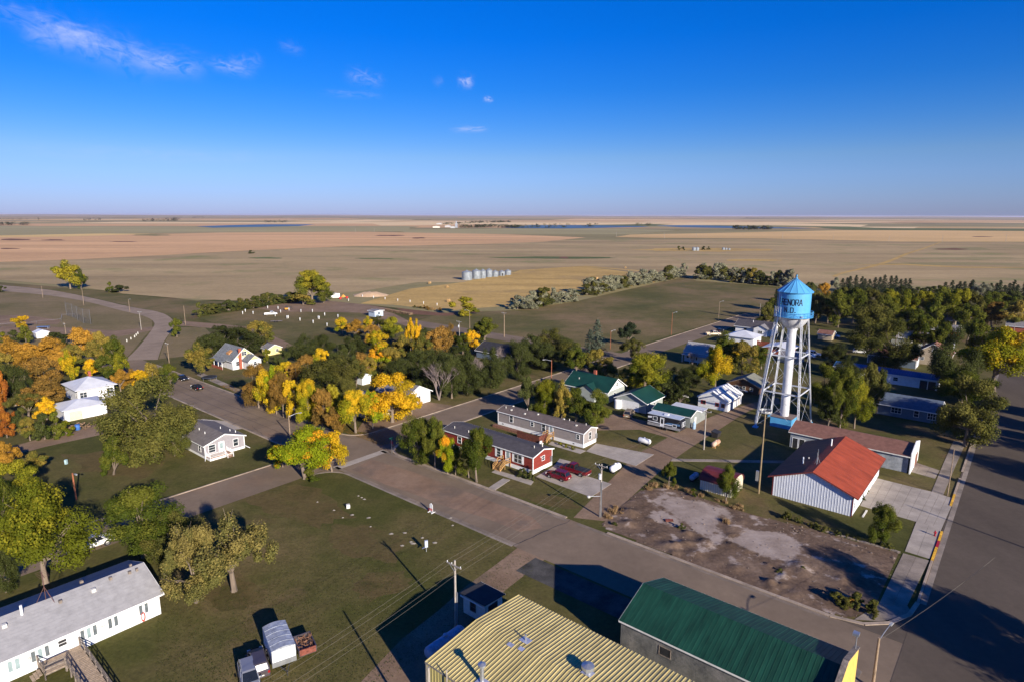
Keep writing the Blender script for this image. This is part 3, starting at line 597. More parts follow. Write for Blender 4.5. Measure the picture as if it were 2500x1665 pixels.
def building(name,label,cat,org,L,Wd,h,rise,ridge='x',wall=WHITE,roof=RF_GREY,trim=WHITE,over=.4,skirt=0,skirtm=WHITE,hip=0.0,rib=0,ribm=None,wallrib=0,rz=None,shed=False,thick=.12,gablem=None,base=None,fascia=True,group=None,oy=None,ribw=.16):
    "org: street coords of the -s,-t corner"
    r=thing(name,label,cat,S(*org),AZ if rz is None else rz,group)
    r['L'],r['W'],r['h']=L,Wd,h
    if ridge=='x': A_,B_=L,Wd; mp=lambda a,b,z:(a,b,z)
    else: A_,B_=Wd,L; mp=lambda a,b,z:(L-b,a,z)      # rotated a quarter turn
    z0=skirt if skirt else -.05
    mid=B_/2
    w=MB()
    def gable(a,sgn):
        ps=[mp(a,0,z0),mp(a,B_,z0),mp(a,B_,h)]+([mp(a,mid,h+rise)] if not hip and not shed else [])+[mp(a,0,h if not shed else h+rise)]
        return ps if sgn>0 else ps[::-1]
    def wq(a0,b0,a1,b1,hh0,hh1):
        w.add([mp(a0,b0,z0),mp(a1,b1,z0),mp(a1,b1,hh1),mp(a0,b0,hh0)],[(0,1,2,3)])
    hs_=h+rise if shed else h
    wq(0,0,A_,0,hs_,hs_); wq(A_,B_,0,B_,h,h)
    for a,sg in ((A_,1),(0,-1)):
        ps=gable(a,sg); w.add(ps,[tuple(range(len(ps)))])
    w.obj('wall',wall,r)
    if wallrib:
        q=MB(); k=0
        n=int(A_/wallrib)
        for i in range(n+1):
            a=min(A_-.03,.03+i*wallrib)
            for b,d in ((0,-.028),(B_,.028)):
                p=[mp(a-.05,b,z0),mp(a+.05,b,z0),mp(a+.03,b+d,z0),mp(a-.03,b+d,z0)]; zt=(h+rise if (shed and b==0) else h)-.02
                q.add(p+[(x,y,zt) for x,y,z in p],[(0,1,5,4),(1,2,6,5),(2,3,7,6),(3,0,4,7),(4,5,6,7)])
        n=int(B_/wallrib)
        for i in range(n+1):
            b=min(B_-.03,.03+i*wallrib); zt=h+rise*(1-abs(b-mid)/mid) if not shed else h+rise*(1-b/B_)
            for a,d in ((0,-.028),(A_,.028)):
                p=[mp(a,b-.05,z0),mp(a,b+.05,z0),mp(a+d,b+.03,z0),mp(a+d,b-.03,z0)]
                q.add(p+[(x,y,zt-.03) for x,y,z in p],[(0,1,5,4),(1,2,6,5),(2,3,7,6),(3,0,4,7),(4,5,6,7)])
        q.obj('wall_rib',wall,r,kind='stuff')
    if skirt:
        k=MB(); k.box(-.03 if 1 else 0,L+.03,-.03,Wd+.03,-.05,skirt+.002); k.obj('skirting',skirtm,r)
    # roof slabs
    o=over; sl=rise/mid if not shed else rise/B_; oa=over if oy is None else oy
    rf=MB(); T=thick
    def slab(pts): # pts top polygon ccw from above; thickness down
        n=len(pts); lo=[(x,y,z-T) for x,y,z in pts]
        rf.add(list(pts)+lo,[tuple(range(n)),tuple(range(2*n-1,n-1,-1))]+[(i,n+i,n+(i+1)%n,(i+1)%n) for i in range(n)])
    ez=h-o*sl+T
    if shed:
        slab([mp(-oa,-o,h+rise+o*sl+T),mp(A_+oa,-o,h+rise+o*sl+T),mp(A_+oa,B_+o,ez),mp(-oa,B_+o,ez)])
    elif hip:
        hi=mid+o if hip>=1 else hip
        rz_=h+rise+T; e=h+T-.0
        c=[mp(-o,-o,e),mp(A_+o,-o,e),mp(A_+o,B_+o,e),mp(-o,B_+o,e)]; k0=mp(min(hi,A_/2-.05),mid,rz_); k1=mp(A_-min(hi,A_/2-.05),mid,rz_)
        rf.add(c+[k0,k1]+[(x,y,z-T) for x,y,z in c],[(0,1,5,4),(1,2,5),(2,3,4,5),(3,0,4),(9,8,7,6),(0,6,7,1),(1,7,8,2),(2,8,9,3),(3,9,6,0)])
        b_=MB();
    else:
        rz_=h+rise+T
        slab([mp(-oa,-o,ez),mp(A_+oa,-o,ez),mp(A_+oa,mid,rz_),mp(-oa,mid,rz_)])
        slab([mp(A_+oa,B_+o,ez),mp(-oa,B_+o,ez),mp(-oa,mid,rz_),mp(A_+oa,mid,rz_)])
    R_=rf.obj('roof',roof,r)
    if rib and not hip:
        q=MB(); n=int((A_+2*oa)/rib); hw=rib*ribw
        for i in range(n+1):
            a=-oa+.04+i*rib
            if a+hw>A_+oa: break
            segs=[((-o,ez),(mid,rz_)),((mid,rz_),(B_+o,ez))] if not shed else [((-o,h+rise+o*sl+T),(B_+o,ez))]
            for (b0,za),(b1,zb) in segs:
                q.add([mp(a-hw,b0,za),mp(a+hw,b0,za),mp(a+hw,b1,zb),mp(a-hw,b1,zb),mp(a-hw*.6,b0,za+hw),mp(a+hw*.6,b0,za+hw),mp(a+hw*.6,b1,zb+hw),mp(a-hw*.6,b1,zb+hw)],[(4,5,6,7),(0,1,5,4),(1,2,6,5),(2,3,7,6),(3,0,4,7)])
        q.obj('roof_rib',ribm or roof,R_,kind='stuff')
    if fascia and not hip:
        q=MB(); d=.03
        if not shed:
            for a in (-oa-d,A_+oa):
                for b0,z0_,b1,z1_ in ((-o,ez,mid,rz_),(mid,rz_,B_+o,ez)):
                    q.hexa([mp(a,b0,z0_-T-.08),mp(a+d,b0,z0_-T-.08),mp(a+d,b1,z1_-T-.08),mp(a,b1,z1_-T-.08),mp(a,b0,z0_+.01),mp(a+d,b0,z0_+.01),mp(a+d,b1,z1_+.01),mp(a,b1,z1_+.01)])
        q.hexa([mp(-oa,-o-.03,ez-T-.08),mp(A_+oa,-o-.03,ez-T-.08),mp(A_+oa,-o,ez-T-.08),mp(-oa,-o,ez-T-.08),mp(-oa,-o-.03,ez-.01),mp(A_+oa,-o-.03,ez-.01),mp(A_+oa,-o,ez-.01),mp(-oa,-o,ez-.01)])
        q.hexa([mp(-oa,B_+o,ez-T-.08),mp(A_+oa,B_+o,ez-T-.08),mp(A_+oa,B_+o+.03,ez-T-.08),mp(-oa,B_+o+.03,ez-T-.08),mp(-oa,B_+o,ez-.01),mp(A_+oa,B_+o,ez-.01),mp(A_+oa,B_+o+.03,ez-.01),mp(-oa,B_+o+.03,ez-.01)])
        q.obj('fascia',trim,r)
    if trim is not None and trim is not False and base!='nocorner':
        for x,y in ((0,0),(L,0),(L,Wd),(0,Wd)):
            q=MB(); sx,sy=(1 if x>0 else -1),(1 if y>0 else -1)
            q.box(min(x,x+sx*.05)-(.0 if sx>0 else 0)-(0.1 if sx>0 else 0),max(x,x+sx*.05)+(0.1 if sx<0 else 0),min(y,y+sy*.05)-(0.1 if sy>0 else 0),max(y,y+sy*.05)+(0.1 if sy<0 else 0),z0+.01,h-.05)
            q.obj('corner_trim',trim,r)
    def roofz(x,y):
        b=y if ridge=='x' else L-x
        return (h+T+rise*(1-abs(b-mid)/mid)) if not shed else h+T+rise*(1-b/B_)
    return r,(lambda f:facexf(f,L,Wd)),roofz
def vent(root,rzf,x,y,m=WHITE,r=.07,hh=.45,name='roof_vent',cap=0):
    b=MB(); z=rzf(x,y)-.1; b.tube((x,y,z),(x,y,z+hh+.1),r,n=8)
    if cap: b.lathe([(r,z+hh+.1),(r*1.9,z+hh+.12),(r*1.9,z+hh+.12+r),(0,z+hh+.12+r*1.6)],10,(x,y))
    b.obj(name,m,root)
def boxvent(root,rzf,x,y,w=.4,hh=.25,m=OFFW):
    z=rzf(x,y); MB().box(x-w/2,x+w/2,y-w/2,y+w/2,z-.12,z+hh).obj('roof_vent',m,root)
def stairs(root,X,u,d0,z,w=1.2,n=4,run=.28,m=DECK,rail=True,deck=1.4):
    "landing with steps down, straight out from the wall face"
    g_=[]; b=MB(); fbox(b,X,u-w/2,u+w/2,z-.1,z,.06,d0)
    b.obj('landing',m,root)
    for i in range(n):
        b=MB(); zz=z*(n-i-1+.0)/n if False else z-(i+1)*z/(n+1); fbox(b,X,u-w/2,u+w/2,zz-.06,zz,d0+i*run,d0+(i+1)*run+.03); b.obj('step',m,root)
    if rail:
        for sg in (-1,1):
            uu=u+sg*(w/2+.04); b=MB()
            P0=X(uu,z,.1);P1=X(uu,z,d0);P2=X(uu,0.1,d0+n*run)
            up_=Vector((0,0,.9))
            for p in (P0,P1,P2): b.bar(Vector(p)-Vector((0,0,min(p[2],z))),Vector(p)+up_,.1)
            for q in (.45,.9):
                b.bar(Vector(P0)+Vector((0,0,q)),Vector(P1)+Vector((0,0,q)),.06,.1); b.bar(Vector(P1)+Vector((0,0,q)),Vector(P2)+Vector((0,0,q)),.06,.1)
            b.bar(Vector(P1),Vector(P2),.06,.22)
            b.obj('handrail',m,root)
# ---- grey single-wide
TAUPE=siding('taupe_siding',(.3,.265,.25)); REDS=siding('red_siding',(.23,.036,.026)); LILAC=siding('lilac_siding',(.3,.28,.3)); PALEG=siding('pale_green_siding',(.33,.36,.34)); WHS=siding('white_siding',(.72,.72,.73),.2,.3)
CREAM=siding('cream_siding',(.62,.56,.42)); PYEL=siding('pale_yellow_siding',(.7,.6,.28)); BLUEW=siding('slate_blue_siding',(.13,.17,.23)); BEIGE=siding('beige_siding',(.43,.35,.25)); GREYS=siding('grey_green_siding',(.24,.26,.25))
C=gst(1424,1093); L=23.4
r,FX,RZ=building('mobile_home','long taupe mobile home with white skirting and a brown shingle roof','mobile home',(C[0]-L,C[1]),L,4.8,3.15,.75,'x',TAUPE,RF_BROWN,over=.25,skirt=.75)
X=FX('f')
for k,(fx,z,w,h) in enumerate(((.17,1.35,.95,1.55),(.425,1.75,.85,.9),(.56,1.35,.9,1.55),(.94,1.65,.75,.9))): window(r,X,fx*L,z,w,h)
door(r,X,.645*L,.95,1.0,2.05,WHITE,glass=GLASSP); window(r,FX('e'),2.4,1.3,.8,1.5)
stairs(r,X,.645*L,1.5,.95,1.5,4)
for x,y in ((1.5,3.6),(3,1.2),(7,1.1),(10,2.0),(16,3.4),(20.5,1.6)): boxvent(r,RZ,x,y,.35,.2,OFFW)
for x,y in ((1.2,1.4),(6,3.2),(17.4,3.5),(22,3)): vent(r,RZ,x,y,OFFW)
for x in (1.5,21): a=MB(); fbox(a,X,x-.2,x+.2,.3,.5,.03,.06); a.obj('skirting_vent',DARK,r)
a=MB(); fbox(a,FX('e'),4.3,4.75,1.0,2.0,0,.35); a.obj('meter_box',STEEL,r)
# ---- red single-wide
C=gst(1301,1157); L=23.6
r,FX,RZ=building('mobile_home','red mobile home with a charcoal roof and white window shutters','mobile home',(C[0]-L,C[1]),L,5.9,3.35,.75,'x',REDS,RF_CHAR,over=.3,skirt=.75)
X=FX('f'); window(r,X,L-3.6,1.35,1.9,1.5,bars=1,mull=1,shutter=WHITE); door(r,X,L-6.1,1.0,1.0,2.05,WHITE,glass=GLASSP); window(r,X,L-8.4,1.3,.95,1.7,mull=2,shutter=WHITE)
window(r,X,L-15,1.5,1.0,1.3); window(r,X,L-19,1.5,1.0,1.3); window(r,FX('e'),3.1,1.85,.75,.85)
stairs(r,X,L-6.3,1.7,1.0,1.7,5)
for x,y in ((2,1.2),(6,1.2),(8,1.4),(L-1.6,2.4)): vent(r,RZ,x,y,OFFW)
vent(r,RZ,L-1.2,4.4,OFFW,.1,.6,cap=1)
a=MB(); fbox(a,FX('e'),5.2,5.6,.9,2.0,.02,.3); a.obj('meter_box',STEEL,r)
a=MB(); fbox(a,FX('e'),2.2,2.4,2.6,2.8,0,.12); a.obj('wall_lamp',OFFW,r)
# ---- lilac cottage with porch
C=gst(502,1120); T0=C[1]; L=13.4
r,FX,RZ=building('cottage','lilac grey cottage with a white front porch and a brown and grey roof','house',(C[0]-L,T0),L,8.0,2.75,1.35,'x',LILAC,shingle('taupe_shingles',(.165,.145,.14)),over=.35,skirt=.45)
X=FX('e'); window(r,X,1.4,1.05,1.25,1.5,mull=2); door(r,X,3.3,.6,1.0,2.05,WHITE,glass=GLASSP); window(r,X,6.2,1.05,.95,1.4); window(r,FX('f'),L-2.2,1.1,.9,1.3); window(r,FX('f'),5,1.1,.9,1.3)
for x,y in ((10.5,6.6),(8.5,5.6),(11.6,7.2),(6,2.4),(9,2.2)): vent(r,RZ,x,y,WHITE)
# porch deck
b=MB(); b.box(L+.06,L+1.8,.1,4.3,.42,.56); b.obj('porch_deck',mat('porch_planks',(.33,.2,.14),.85,var=.2,scale=2),r)
b=MB(); b.box(L+.08,L+1.84,.04,.1,-.05,.42); b.box(L+1.8,L+1.84,.1,4.3,-.05,.42); b.obj('porch_skirt',WHITE,r)
def balustrade(root,p0,p1,z,hh=.85,m=WHITE,sp=.16,name='railing'):
    b=MB(); p0=Vector((*p0,z));p1=Vector((*p1,z)); n=max(1,int((p1-p0).length/sp))
    for i in range(n+1): q=p0+(p1-p0)*i/n; b.bar(q+Vector((0,0,.08)),q+Vector((0,0,hh)),.04)
    b.bar(p0+Vector((0,0,.1)),p1+Vector((0,0,.1)),.05); b.bar(p0+Vector((0,0,hh)),p1+Vector((0,0,hh)),.07,.06)
    for q in (p0,p1): b.bar(q-Vector((0,0,.0)),q+Vector((0,0,hh+.12)),.1)
    b.obj(name,m,root)
balustrade(r,(L+1.78,.12),(L+1.78,3.1),.56); balustrade(r,(L+.1,.12),(L+1.7,.12),.56); balustrade(r,(L+.1,4.28),(L+1.7,4.28),.56)
for i in range(3): MB().box(L+1.85+i*.28,L+2.13+i*.28,3.15,4.25,.42-(i+1)*.14-.05,.42-(i+1)*.14+.05).obj('step',mat('porch_planks',(.33,.2,.14)),r)
for y in (3.13,4.27):
    b=MB(); b.bar((L+1.85,y,1.3),(L+2.75,y,.8),.07,.06); b.bar((L+2.75,y,-.02),(L+2.75,y,.85),.09)
    for q in range(5): xx=L+1.9+q*.18; b.bar((xx,y,.35),(xx,y,1.27-q*.1),.035)
    b.obj('railing',WHITE,r)
b=MB(); b.bar((L+.1,-.05,.5),(L+1.2,-.6,.1),.1); b.obj('downspout',WHITE,r); b=MB(); b.bar((L+.1,8.1,.5),(L+1,8.6,.1),.1); b.obj('downspout',WHITE,r)
# ---- white hip-roofed house and its garage
C=gst(193,985)
r,FX,RZ=building('white_house','white house with a white hipped metal roof and a red brick chimney','house',(C[0]-10,C[1]),10,8.2,3.4,2.0,'x',WHS,RF_WHITE,over=.7,hip=2.5,trim=None)
X=FX('e'); window(r,X,1.2,1.4,1.5,1.3,bars=1); window(r,X,7.2,1.4,1.5,1.3,bars=1); window(r,FX('f'),8.8,1.4,.9,1.2)
b=MB(); b.box(3,3.6,4.6,5.2,4.3,6.4); b.box(2.95,3.65,4.55,5.25,6.4,6.5); b.obj('chimney',BRICK,r)
C=gst(160,1030)
r,FX,RZ=building('white_garage','low white garage with a hipped white roof beside the white house','garage',(C[0]-7.5,C[1]),7.5,8.6,2.7,1.25,'y',WHS,RF_WHITE,over=.6,hip=3,trim=None)
door(r,FX('e'),2.2,0,2.6,2.2,CREAM,panels=4,name='garage_door'); door(r,FX('e'),6.2,0,.9,2,WHITE)
# ---- old white and yellow house
C=gst(569,903)
r,FX,RZ=building('old_house','old white and yellow house with a patched grey roof and tall brick chimney','house',(C[0]-11,C[1]),11,7.6,3.0,3.3,'x',WHS,RF_OLD,over=.5,trim=WHITE,base='nocorner')
X=FX('e'); a=MB(); a.add([X(.5,3.5,.02),X(7.1,3.5,.02),X(3.8,6.2,.02)],[(0,1,2)]); a.obj('gable_panel',PYEL,r)
window(r,X,3.9,4.0,1.5,1.2,bars=1); window(r,X,1.6,1.1,1,1.3)
b=MB(); b.box(11.03,11.5,2.0,2.8,-.02,6.3); b.box(10.98,11.55,1.95,2.85,6.3,6.45); b.obj('chimney',BRICK,r)
# dormer, porch and wing are parts of the same house
b=MB(); b.hexa([(5.2,1.0,4.0),(7.0,1.0,4.0),(7.0,2.6,4.0),(5.2,2.6,4.0),(5.2,1.0,4.55),(7.0,1.0,4.55),(7.0,2.6,5.3),(5.2,2.6,5.3)]); b.obj('dormer',mat('raw_boards',(.5,.25,.1),.9),r)
b=MB(); b.hexa([(.2,-2.2,2.35),(8.5,-2.2,2.35),(8.5,-.1,2.85),(.2,-.1,2.85),(.2,-2.2,2.47),(8.5,-2.2,2.47),(8.5,-.1,2.97),(.2,-.1,2.97)]); b.obj('porch_roof',RF_OLD,r)
for x in (.4,3,5.8,8.3): b=MB(); b.bar((x,-2.0,0),(x,-2.0,2.35),.14); b.obj('porch_post',WHITE,r)
b=MB(); b.box(.3,8.4,-2.1,-2.0,.0,.8); b.obj('porch_wall',BRICK,r)
wg=MB(); wg.box(11.02,14.8,3.2,7.3,-.02,2.8); wg.add([(14.8,3.2,2.8),(14.8,7.3,2.8),(14.8,5.25,4.3),(11.02,3.2,2.8),(11.02,7.3,2.8),(11.02,5.25,4.3)],[(0,1,2),(5,4,3)]); wg.obj('wing',WHS,r)
b=MB()
for y0,y1 in ((2.8,5.25),(7.7,5.25)): b.hexa([(10.9,y0,2.5),(15.2,y0,2.5),(15.2,y1,4.32),(10.9,y1,4.32),(10.9,y0,2.62),(15.2,y0,2.62),(15.2,y1,4.44),(10.9,y1,4.44)])
b.obj('wing_roof',RF_OLD,r)
a=MB(); a.add([(14.83,3.9,3.05),(14.83,6.6,3.05),(14.83,5.25,4.05)],[(0,1,2)]); a.obj('gable_panel',PYEL,r)
Xw=lambda u,z,d:(14.82+d,u,z); window(r,Xw,5.3,1.3,.9,1.0)
# small yellow outbuilding behind it
C=gst(655,868); r,FX,RZ=building('yellow_shed','small yellow shed with a dark roof behind the old white house','shed',(C[0]-4,C[1]),4,5,2.2,1.2,'x',PYEL,RF_GREY,over=.3,base='nocorner'); window(r,FX('e'),3.4,.9,.9,.9)
# ---- hidden grey-roofed house behind the golden trees
C=gst(905,1028); r,FX,RZ=building('grey_roof_house','cream house with pale grey roof half hidden behind golden trees','house',(C[0]-13,C[1]+.5),13,8,2.9,2.0,'x',CREAM,RF_LIGHT,over=.5,base='nocorner'); window(r,FX('e'),4,1,1.5,1.2,bars=1); window(r,FX('f'),4,1,1.2,1.2); window(r,FX('f'),9,1,1.2,1.2)
C=gst(985,998); r,FX,RZ=building('dark_roof_house','white gabled house with dark grey roof behind the tallest golden tree','house',(C[0]-11,C[1]+1),11,8,2.9,2.0,'x',WHS,RF_GREY,over=.5,base='nocorner'); window(r,FX('e'),4,1,1.3,1.2,bars=1); window(r,FX('f'),5,1,1.2,1.2)
C=gst(885,940); r,FX,RZ=building('white_shed','little white shed among the dark elms','shed',(C[0]-3,C[1]),3,3,2.4,.6,'x',WHS,RF_WHITE,over=.2,base='nocorner'); door(r,FX('e'),1.5,0,.9,1.9,OFFW)
C=gst(1246,888); r,FX,RZ=building('black_roof_house','low dark house with a black roof under the elm canopy','house',(C[0]-15,C[1]),15,9,2.6,2.2,'x',BLUEW,RF_DARK,over=.5,base='nocorner'); window(r,FX('e'),3,1,1.2,1.1); window(r,FX('f'),9,1,1.2,1.1)
# ---- green-roofed house, garage, shed
C=gst(1482,985); L=13
r,FX,RZ=building('green_roof_house','pale house with a dark green metal roof and white gable by the gravel drive','house',(C[0]-L,C[1]),L,8.6,3.1,2.6,'x',PALEG,RF_GREEN,over=.5,base='nocorner')
X=FX('e'); a=MB(); a.add([X(.25,3.02,.02),X(8.35,3.02,.02),X(4.3,5.6,.02)],[(0,1,2)]); a.obj('gable_panel',WHITE,r)
window(r,X,4.6,3.7,.7,.9); window(r,X,3.6,1.0,.9,1.2); window(r,FX('f'),10.4,.9,1.1,1.5); door(r,FX('f'),12.2,.1,.95,2.1,WHITE)
b=MB(); b.box(5.5,6.2,5.1,5.7,5,6.6); b.obj('chimney',BRICK,r)
cg=MB()
b=MB()
for x0,x1 in ((4.6,7.5),(10.4,7.5)): b.hexa([(x0,-1.5,2.75),(x1,-1.5,4.35),(x1,3.0,4.35),(x0,.8,2.75),(x0,-1.5,2.87),(x1,-1.5,4.47),(x1,3.0,4.47),(x0,.8,2.87)])
b.obj('cross_gable_roof',RF_GREEN,r)
b=MB(); b.add([(5.2,-1.0,-.03),(9.8,-1.0,-.03),(9.8,-1,3.0),(7.5,-1,4.3),(5.2,-1,3.0)],[(0,1,2,3,4)]); b.add([(9.8,-1,-.03),(9.8,0,-.03),(9.8,0,3),(9.8,-1,3)],[(0,1,2,3)]); b.obj('bay_wall',PALEG,r); 
vent(r,RZ,3,2,OFFW)
C=gst(1577,1010); L=8.2
r,FX,RZ=building('green_roof_garage','pale garage with green metal roof and a wide white door','garage',(C[0]-L,C[1]),L,8.6,2.8,1.75,'y',PALEG,RF_GREEN,over=.55,base='nocorner')
door(r,FX('f'),3.7,0,4.8,2.3,WHITE,panels=4,name='garage_door'); window(r,FX('e'),4,1.1,.8,.9)
a=MB(); fbox(a,FX('f'),.2,.7,1.9,2.1,0,.15); a.obj('wall_lamp',OFFW,r)
C=gst(1683,1045); L=9.2
r,FX,RZ=building('green_roof_shed','grey shed with green metal roof behind the camper trailer','shed',(C[0]-L,C[1]+.2),L,5.2,2.6,.9,'x',GREYS,RF_GREEN,over=.3,base='nocorner')
a=MB(); fbox(a,FX('e'),2.4,3.2,0,1.95,0,.03); a.obj('door',WHITE,r)
b=MB(); b.hexa([(1.5,5.3,2.3),(9.5,5.3,2.3),(9.5,9.0,2.5),(1.5,9,2.5),(1.5,5.3,2.4),(9.5,5.3,2.4),(9.5,9,2.6),(1.5,9,2.6)]); b.obj('lean_to_roof',RF_WHITE,r); MB().box(1.7,9.2,5.25,8.8,-.02,2.3).obj('lean_to_wall',GREYS,r)
# ---- white shed with red shutters
C=gst(1776,1005); L=7.6
r,FX,RZ=building('white_workshop','white shed with red window shutters and a banded galvanised roof','shed',(C[0]-L,C[1]),L,9.2,2.5,1.9,'y',WHS,RF_GALV,over=.2,rib=1.55,ribm=WHITE,base='nocorner')
X=FX('f'); SHR=mat('red_shutter',(.36,.03,.03),.6)
for u in (1.5,4.9,6.4): window(r,X,u,.9,.75,.85,glass=GLASS,mull=0,frame=SHR)
a=MB(); fbox(a,X,.75,1.1,.85,1.8,.0,.05); a.obj('shutter',SHR,r)
for y in (2.4,4.6,6.9): a=MB(); fbox(a,FX('e'),y-.1,y+.1,0,2.4,0,.08); a.obj('wall_batten',GREYW,r)
# ---- log cabin
C=gst(1850,965); r,FX,RZ=building('log_cabin','brown log cabin with grey-green roof near the left tower leg','cabin',(C[0]-8,C[1]),8,7,2.4,1.7,'y',siding('brown_logs',(.13,.065,.035),.28,.9),RF_OLIVE,over=.5,trim=GREYW,base='nocorner')
for u in (2.2,4.2,6.2): window(r,FX('f'),u,.9,.7,.9,frame=OFFW)
# ---- old white house with grey roof, houses along the back
C=gst(1733,888); r,FX,RZ=building('old_white_house','small old white house with a weathered grey roof and boarded porch','house',(C[0]-8.3,C[1]-1.2),8.3,7,3.4,2.5,'x',WHS,RF_LIGHT,over=.4,base='nocorner')
X=FX('f'); window(r,X,1.2,1.2,.75,1.4); window(r,X,2.3,1.2,.75,1.4); door(r,X,4.2,.1,.8,2,WHITE,glass=GLASS); 
b=MB(); b.hexa([(-.2,-2,2.4),(8.4,-2,2.4),(8.4,-.1,2.9),(-.2,-.1,2.9),(-.2,-2,2.5),(8.4,-2,2.5),(8.4,-.1,3),(-.2,-.1,3)]); b.obj('porch_roof',RF_LIGHT,r)
for x in (.1,2.8,5.5,8.1): MB().box(x-.07,x+.07,-1.95,-1.81,0,2.4).obj('porch_post',WHITE,r)
C=gst(1840,846); r,FX,RZ=building('white_roof_house','white house with a bright white metal roof beside the old white house','house',(C[0]-10,C[1]-1),10,8.5,3.0,1.9,'x',WHS,RF_WHITE,over=.6,hip=3.2,trim=None); window(r,FX('e'),5,1.1,1,1.1); window(r,FX('f'),6,1.1,1,1.1)
C=gst(1880,822); r,FX,RZ=building('dark_roof_bungalow','white bungalow with charcoal roof and front gable beyond the white metal roof','house',(C[0]-14,C[1]),14,9,3.0,2.0,'x',WHS,RF_CHAR,over=.6,base='nocorner')
window(r,FX('f'),11,1,1.6,1.2,bars=1); window(r,FX('f'),4,1,1.2,1.2); vent(r,RZ,6,3,WHITE,.1,.9)
b=MB()
for x0,x1 in ((7.4,10.6),(13.8,10.6)): b.hexa([(x0,-2.2,2.75),(x1,-2.2,4.3),(x1,3,4.3),(x0,.5,2.75),(x0,-2.2,2.87),(x1,-2.2,4.42),(x1,3,4.42),(x0,.5,2.87)])
b.obj('cross_gable_roof',RF_GREY,r)
b=MB(); b.add([(8,-1.8,-.03),(13.2,-1.8,-.03),(13.2,-1.8,2.9),(10.6,-1.8,4.15),(8,-1.8,2.9)],[(0,1,2,3,4)]); b.add([(13.2,-1.8,0),(13.2,0,0),(13.2,0,2.9),(13.2,-1.8,2.9)],[(0,1,2,3)]); b.obj('bay_wall',WHS,r); Xw=lambda u,z,d:(u,-1.8-d,z); window(r,Xw,10.6,1,1.6,1.1,bars=1)
C=gst(1925,872); r,FX,RZ=building('carport_house','red-walled carport with white roof seen through the tower legs','carport',(C[0]-8,C[1]),8,8,2.6,.9,'y',mat('carport_red',(.28,.07,.04),.8),RF_WHITE,over=.8,base='nocorner')
C=gst(1950,890); r,FX,RZ=building('grey_outbuilding','small grey-roofed outbuilding behind the standpipe','shed',(C[0]-6,C[1]),6,6,2.4,1.3,'x',GREYS,RF_GREY,over=.3,base='nocorner')
# ---- right side of town
C=gst(2318,905); L=8.6
C=gst(2317,897); r,FX,RZ=building('beige_house','beige gabled house with a red-brown roof and square windows','house',(C[0]-9.6,C[1]),9.6,9,3.6,3.3,'y',BEIGE,RF_REDBR,over=.4,base='nocorner')
X=FX('f'); window(r,X,2.2,1.5,.8,.9); window(r,X,7.2,1.0,.9,1.3); window(r,X,5.0,4.3,.8,.9); window(r,FX('e'),3,1.2,1,1.1)
b=MB(); b.hexa([(7.1,3.5,4.1),(9.0,3.5,4.1),(9.0,7,4.1),(7.1,7,4.1),(6.2,3.5,5.7),(9.2,3.5,5.2),(9.2,7,5.2),(6.2,7,5.7)]); b.obj('dormer',RF_REDBR,r)
C=gst(2235,900); r,FX,RZ=building('long_garage','long dark garage with red-brown roof adjoining the beige house','garage',(C[0]-13.5,C[1]-.3),13.5,6.5,2.9,1.6,'x',BLUEW,RF_REDBR,over=.4,trim=WHITE)
door(r,FX('e'),3.2,0,3,2.2,WHITE,panels=4,name='garage_door')
C=gst(2245,947); r,FX,RZ=building('blue_roof_home','long white mobile home with a bright blue metal roof','mobile home',(C[0]-22,C[1]),26,6.4,2.9,.8,'x',WHS,RF_BLUE,over=.4,base='nocorner',rib=.6)
window(r,FX('f'),16,1.1,1.1,1); b=MB(); b.box(21.9,25.6,-.1,0.02,0,2.3); b.obj('porch_opening',DARK,r); MB().box(23.7,23.85,-.25,-.12,0,2.6).obj('porch_post',WHITE,r)
b=MB(); b.box(7,10,-2.5,-.06,0,2.2); b.obj('entry_wing',WHITE,r)
C=gst(2287,1035); r,FX,RZ=building('slate_house','low slate-blue house with a grey-blue shingle roof under the big trees','house',(C[0]-15.5,C[1]),15.5,8,2.8,1.8,'x',BLUEW,shingle('blue_grey_shingles',(.1,.13,.18)),over=.5,trim=WHITE,base='nocorner')
X=FX('f'); window(r,X,2.2,.9,.9,1.5); window(r,X,7.2,1.0,2.0,1.3,bars=2); window(r,X,11.3,.9,.9,1.4); window(r,X,14.3,.9,1.5,1.4,bars=2)
C=gst(2330,800); r,FX,RZ=building('tan_house','tan house with slate roof glimpsed between the far trees','house',(C[0]-8,C[1]),8,7,3,1.6,'x',BEIGE,RF_GREY,over=.4,base='nocorner'); window(r,FX('f'),2,1.1,.8,1); window(r,FX('f'),6,1.1,.8,1)
C=gst(2338,828); r,FX,RZ=building('brick_house','brick house with grey gabled roof behind the beige house','house',(C[0]-9,C[1]),9,7,3,1.8,'x',BRICK,RF_GREY,over=.4,base='nocorner')
C=gst(2322,862); r,FX,RZ=building('pale_roof_house','house with pale slate roof joined behind the beige house','house',(C[0]-17,C[1]+3),17,8,3.2,2.0,'x',WHS,RF_LIGHT,over=.5,base='nocorner')
C=gst(2218,861); r,FX,RZ=building('yellow_garage','small yellow garage with a grey roof among the trees','garage',(C[0]-5.5,C[1]),5.5,5.5,2.4,1.2,'x',PYEL,RF_OLIVE,over=.3,base='nocorner')
C=gst(2500,820); r,FX,RZ=building('edge_house','grey-roofed house at the far end of the main street','house',(C[0]-6,C[1]+4),10,8,3,1.8,'x',BRICK,RF_GREY,over=.4,base='nocorner')
C=gst(2030,832); r,FX,RZ=building('red_roof_shed','tiny shed with a rusty red roof beyond the tower','shed',(C[0]-5,C[1]),5,5,2.2,1.2,'x',BEIGE,RF_REDBR,over=.3,base='nocorner')
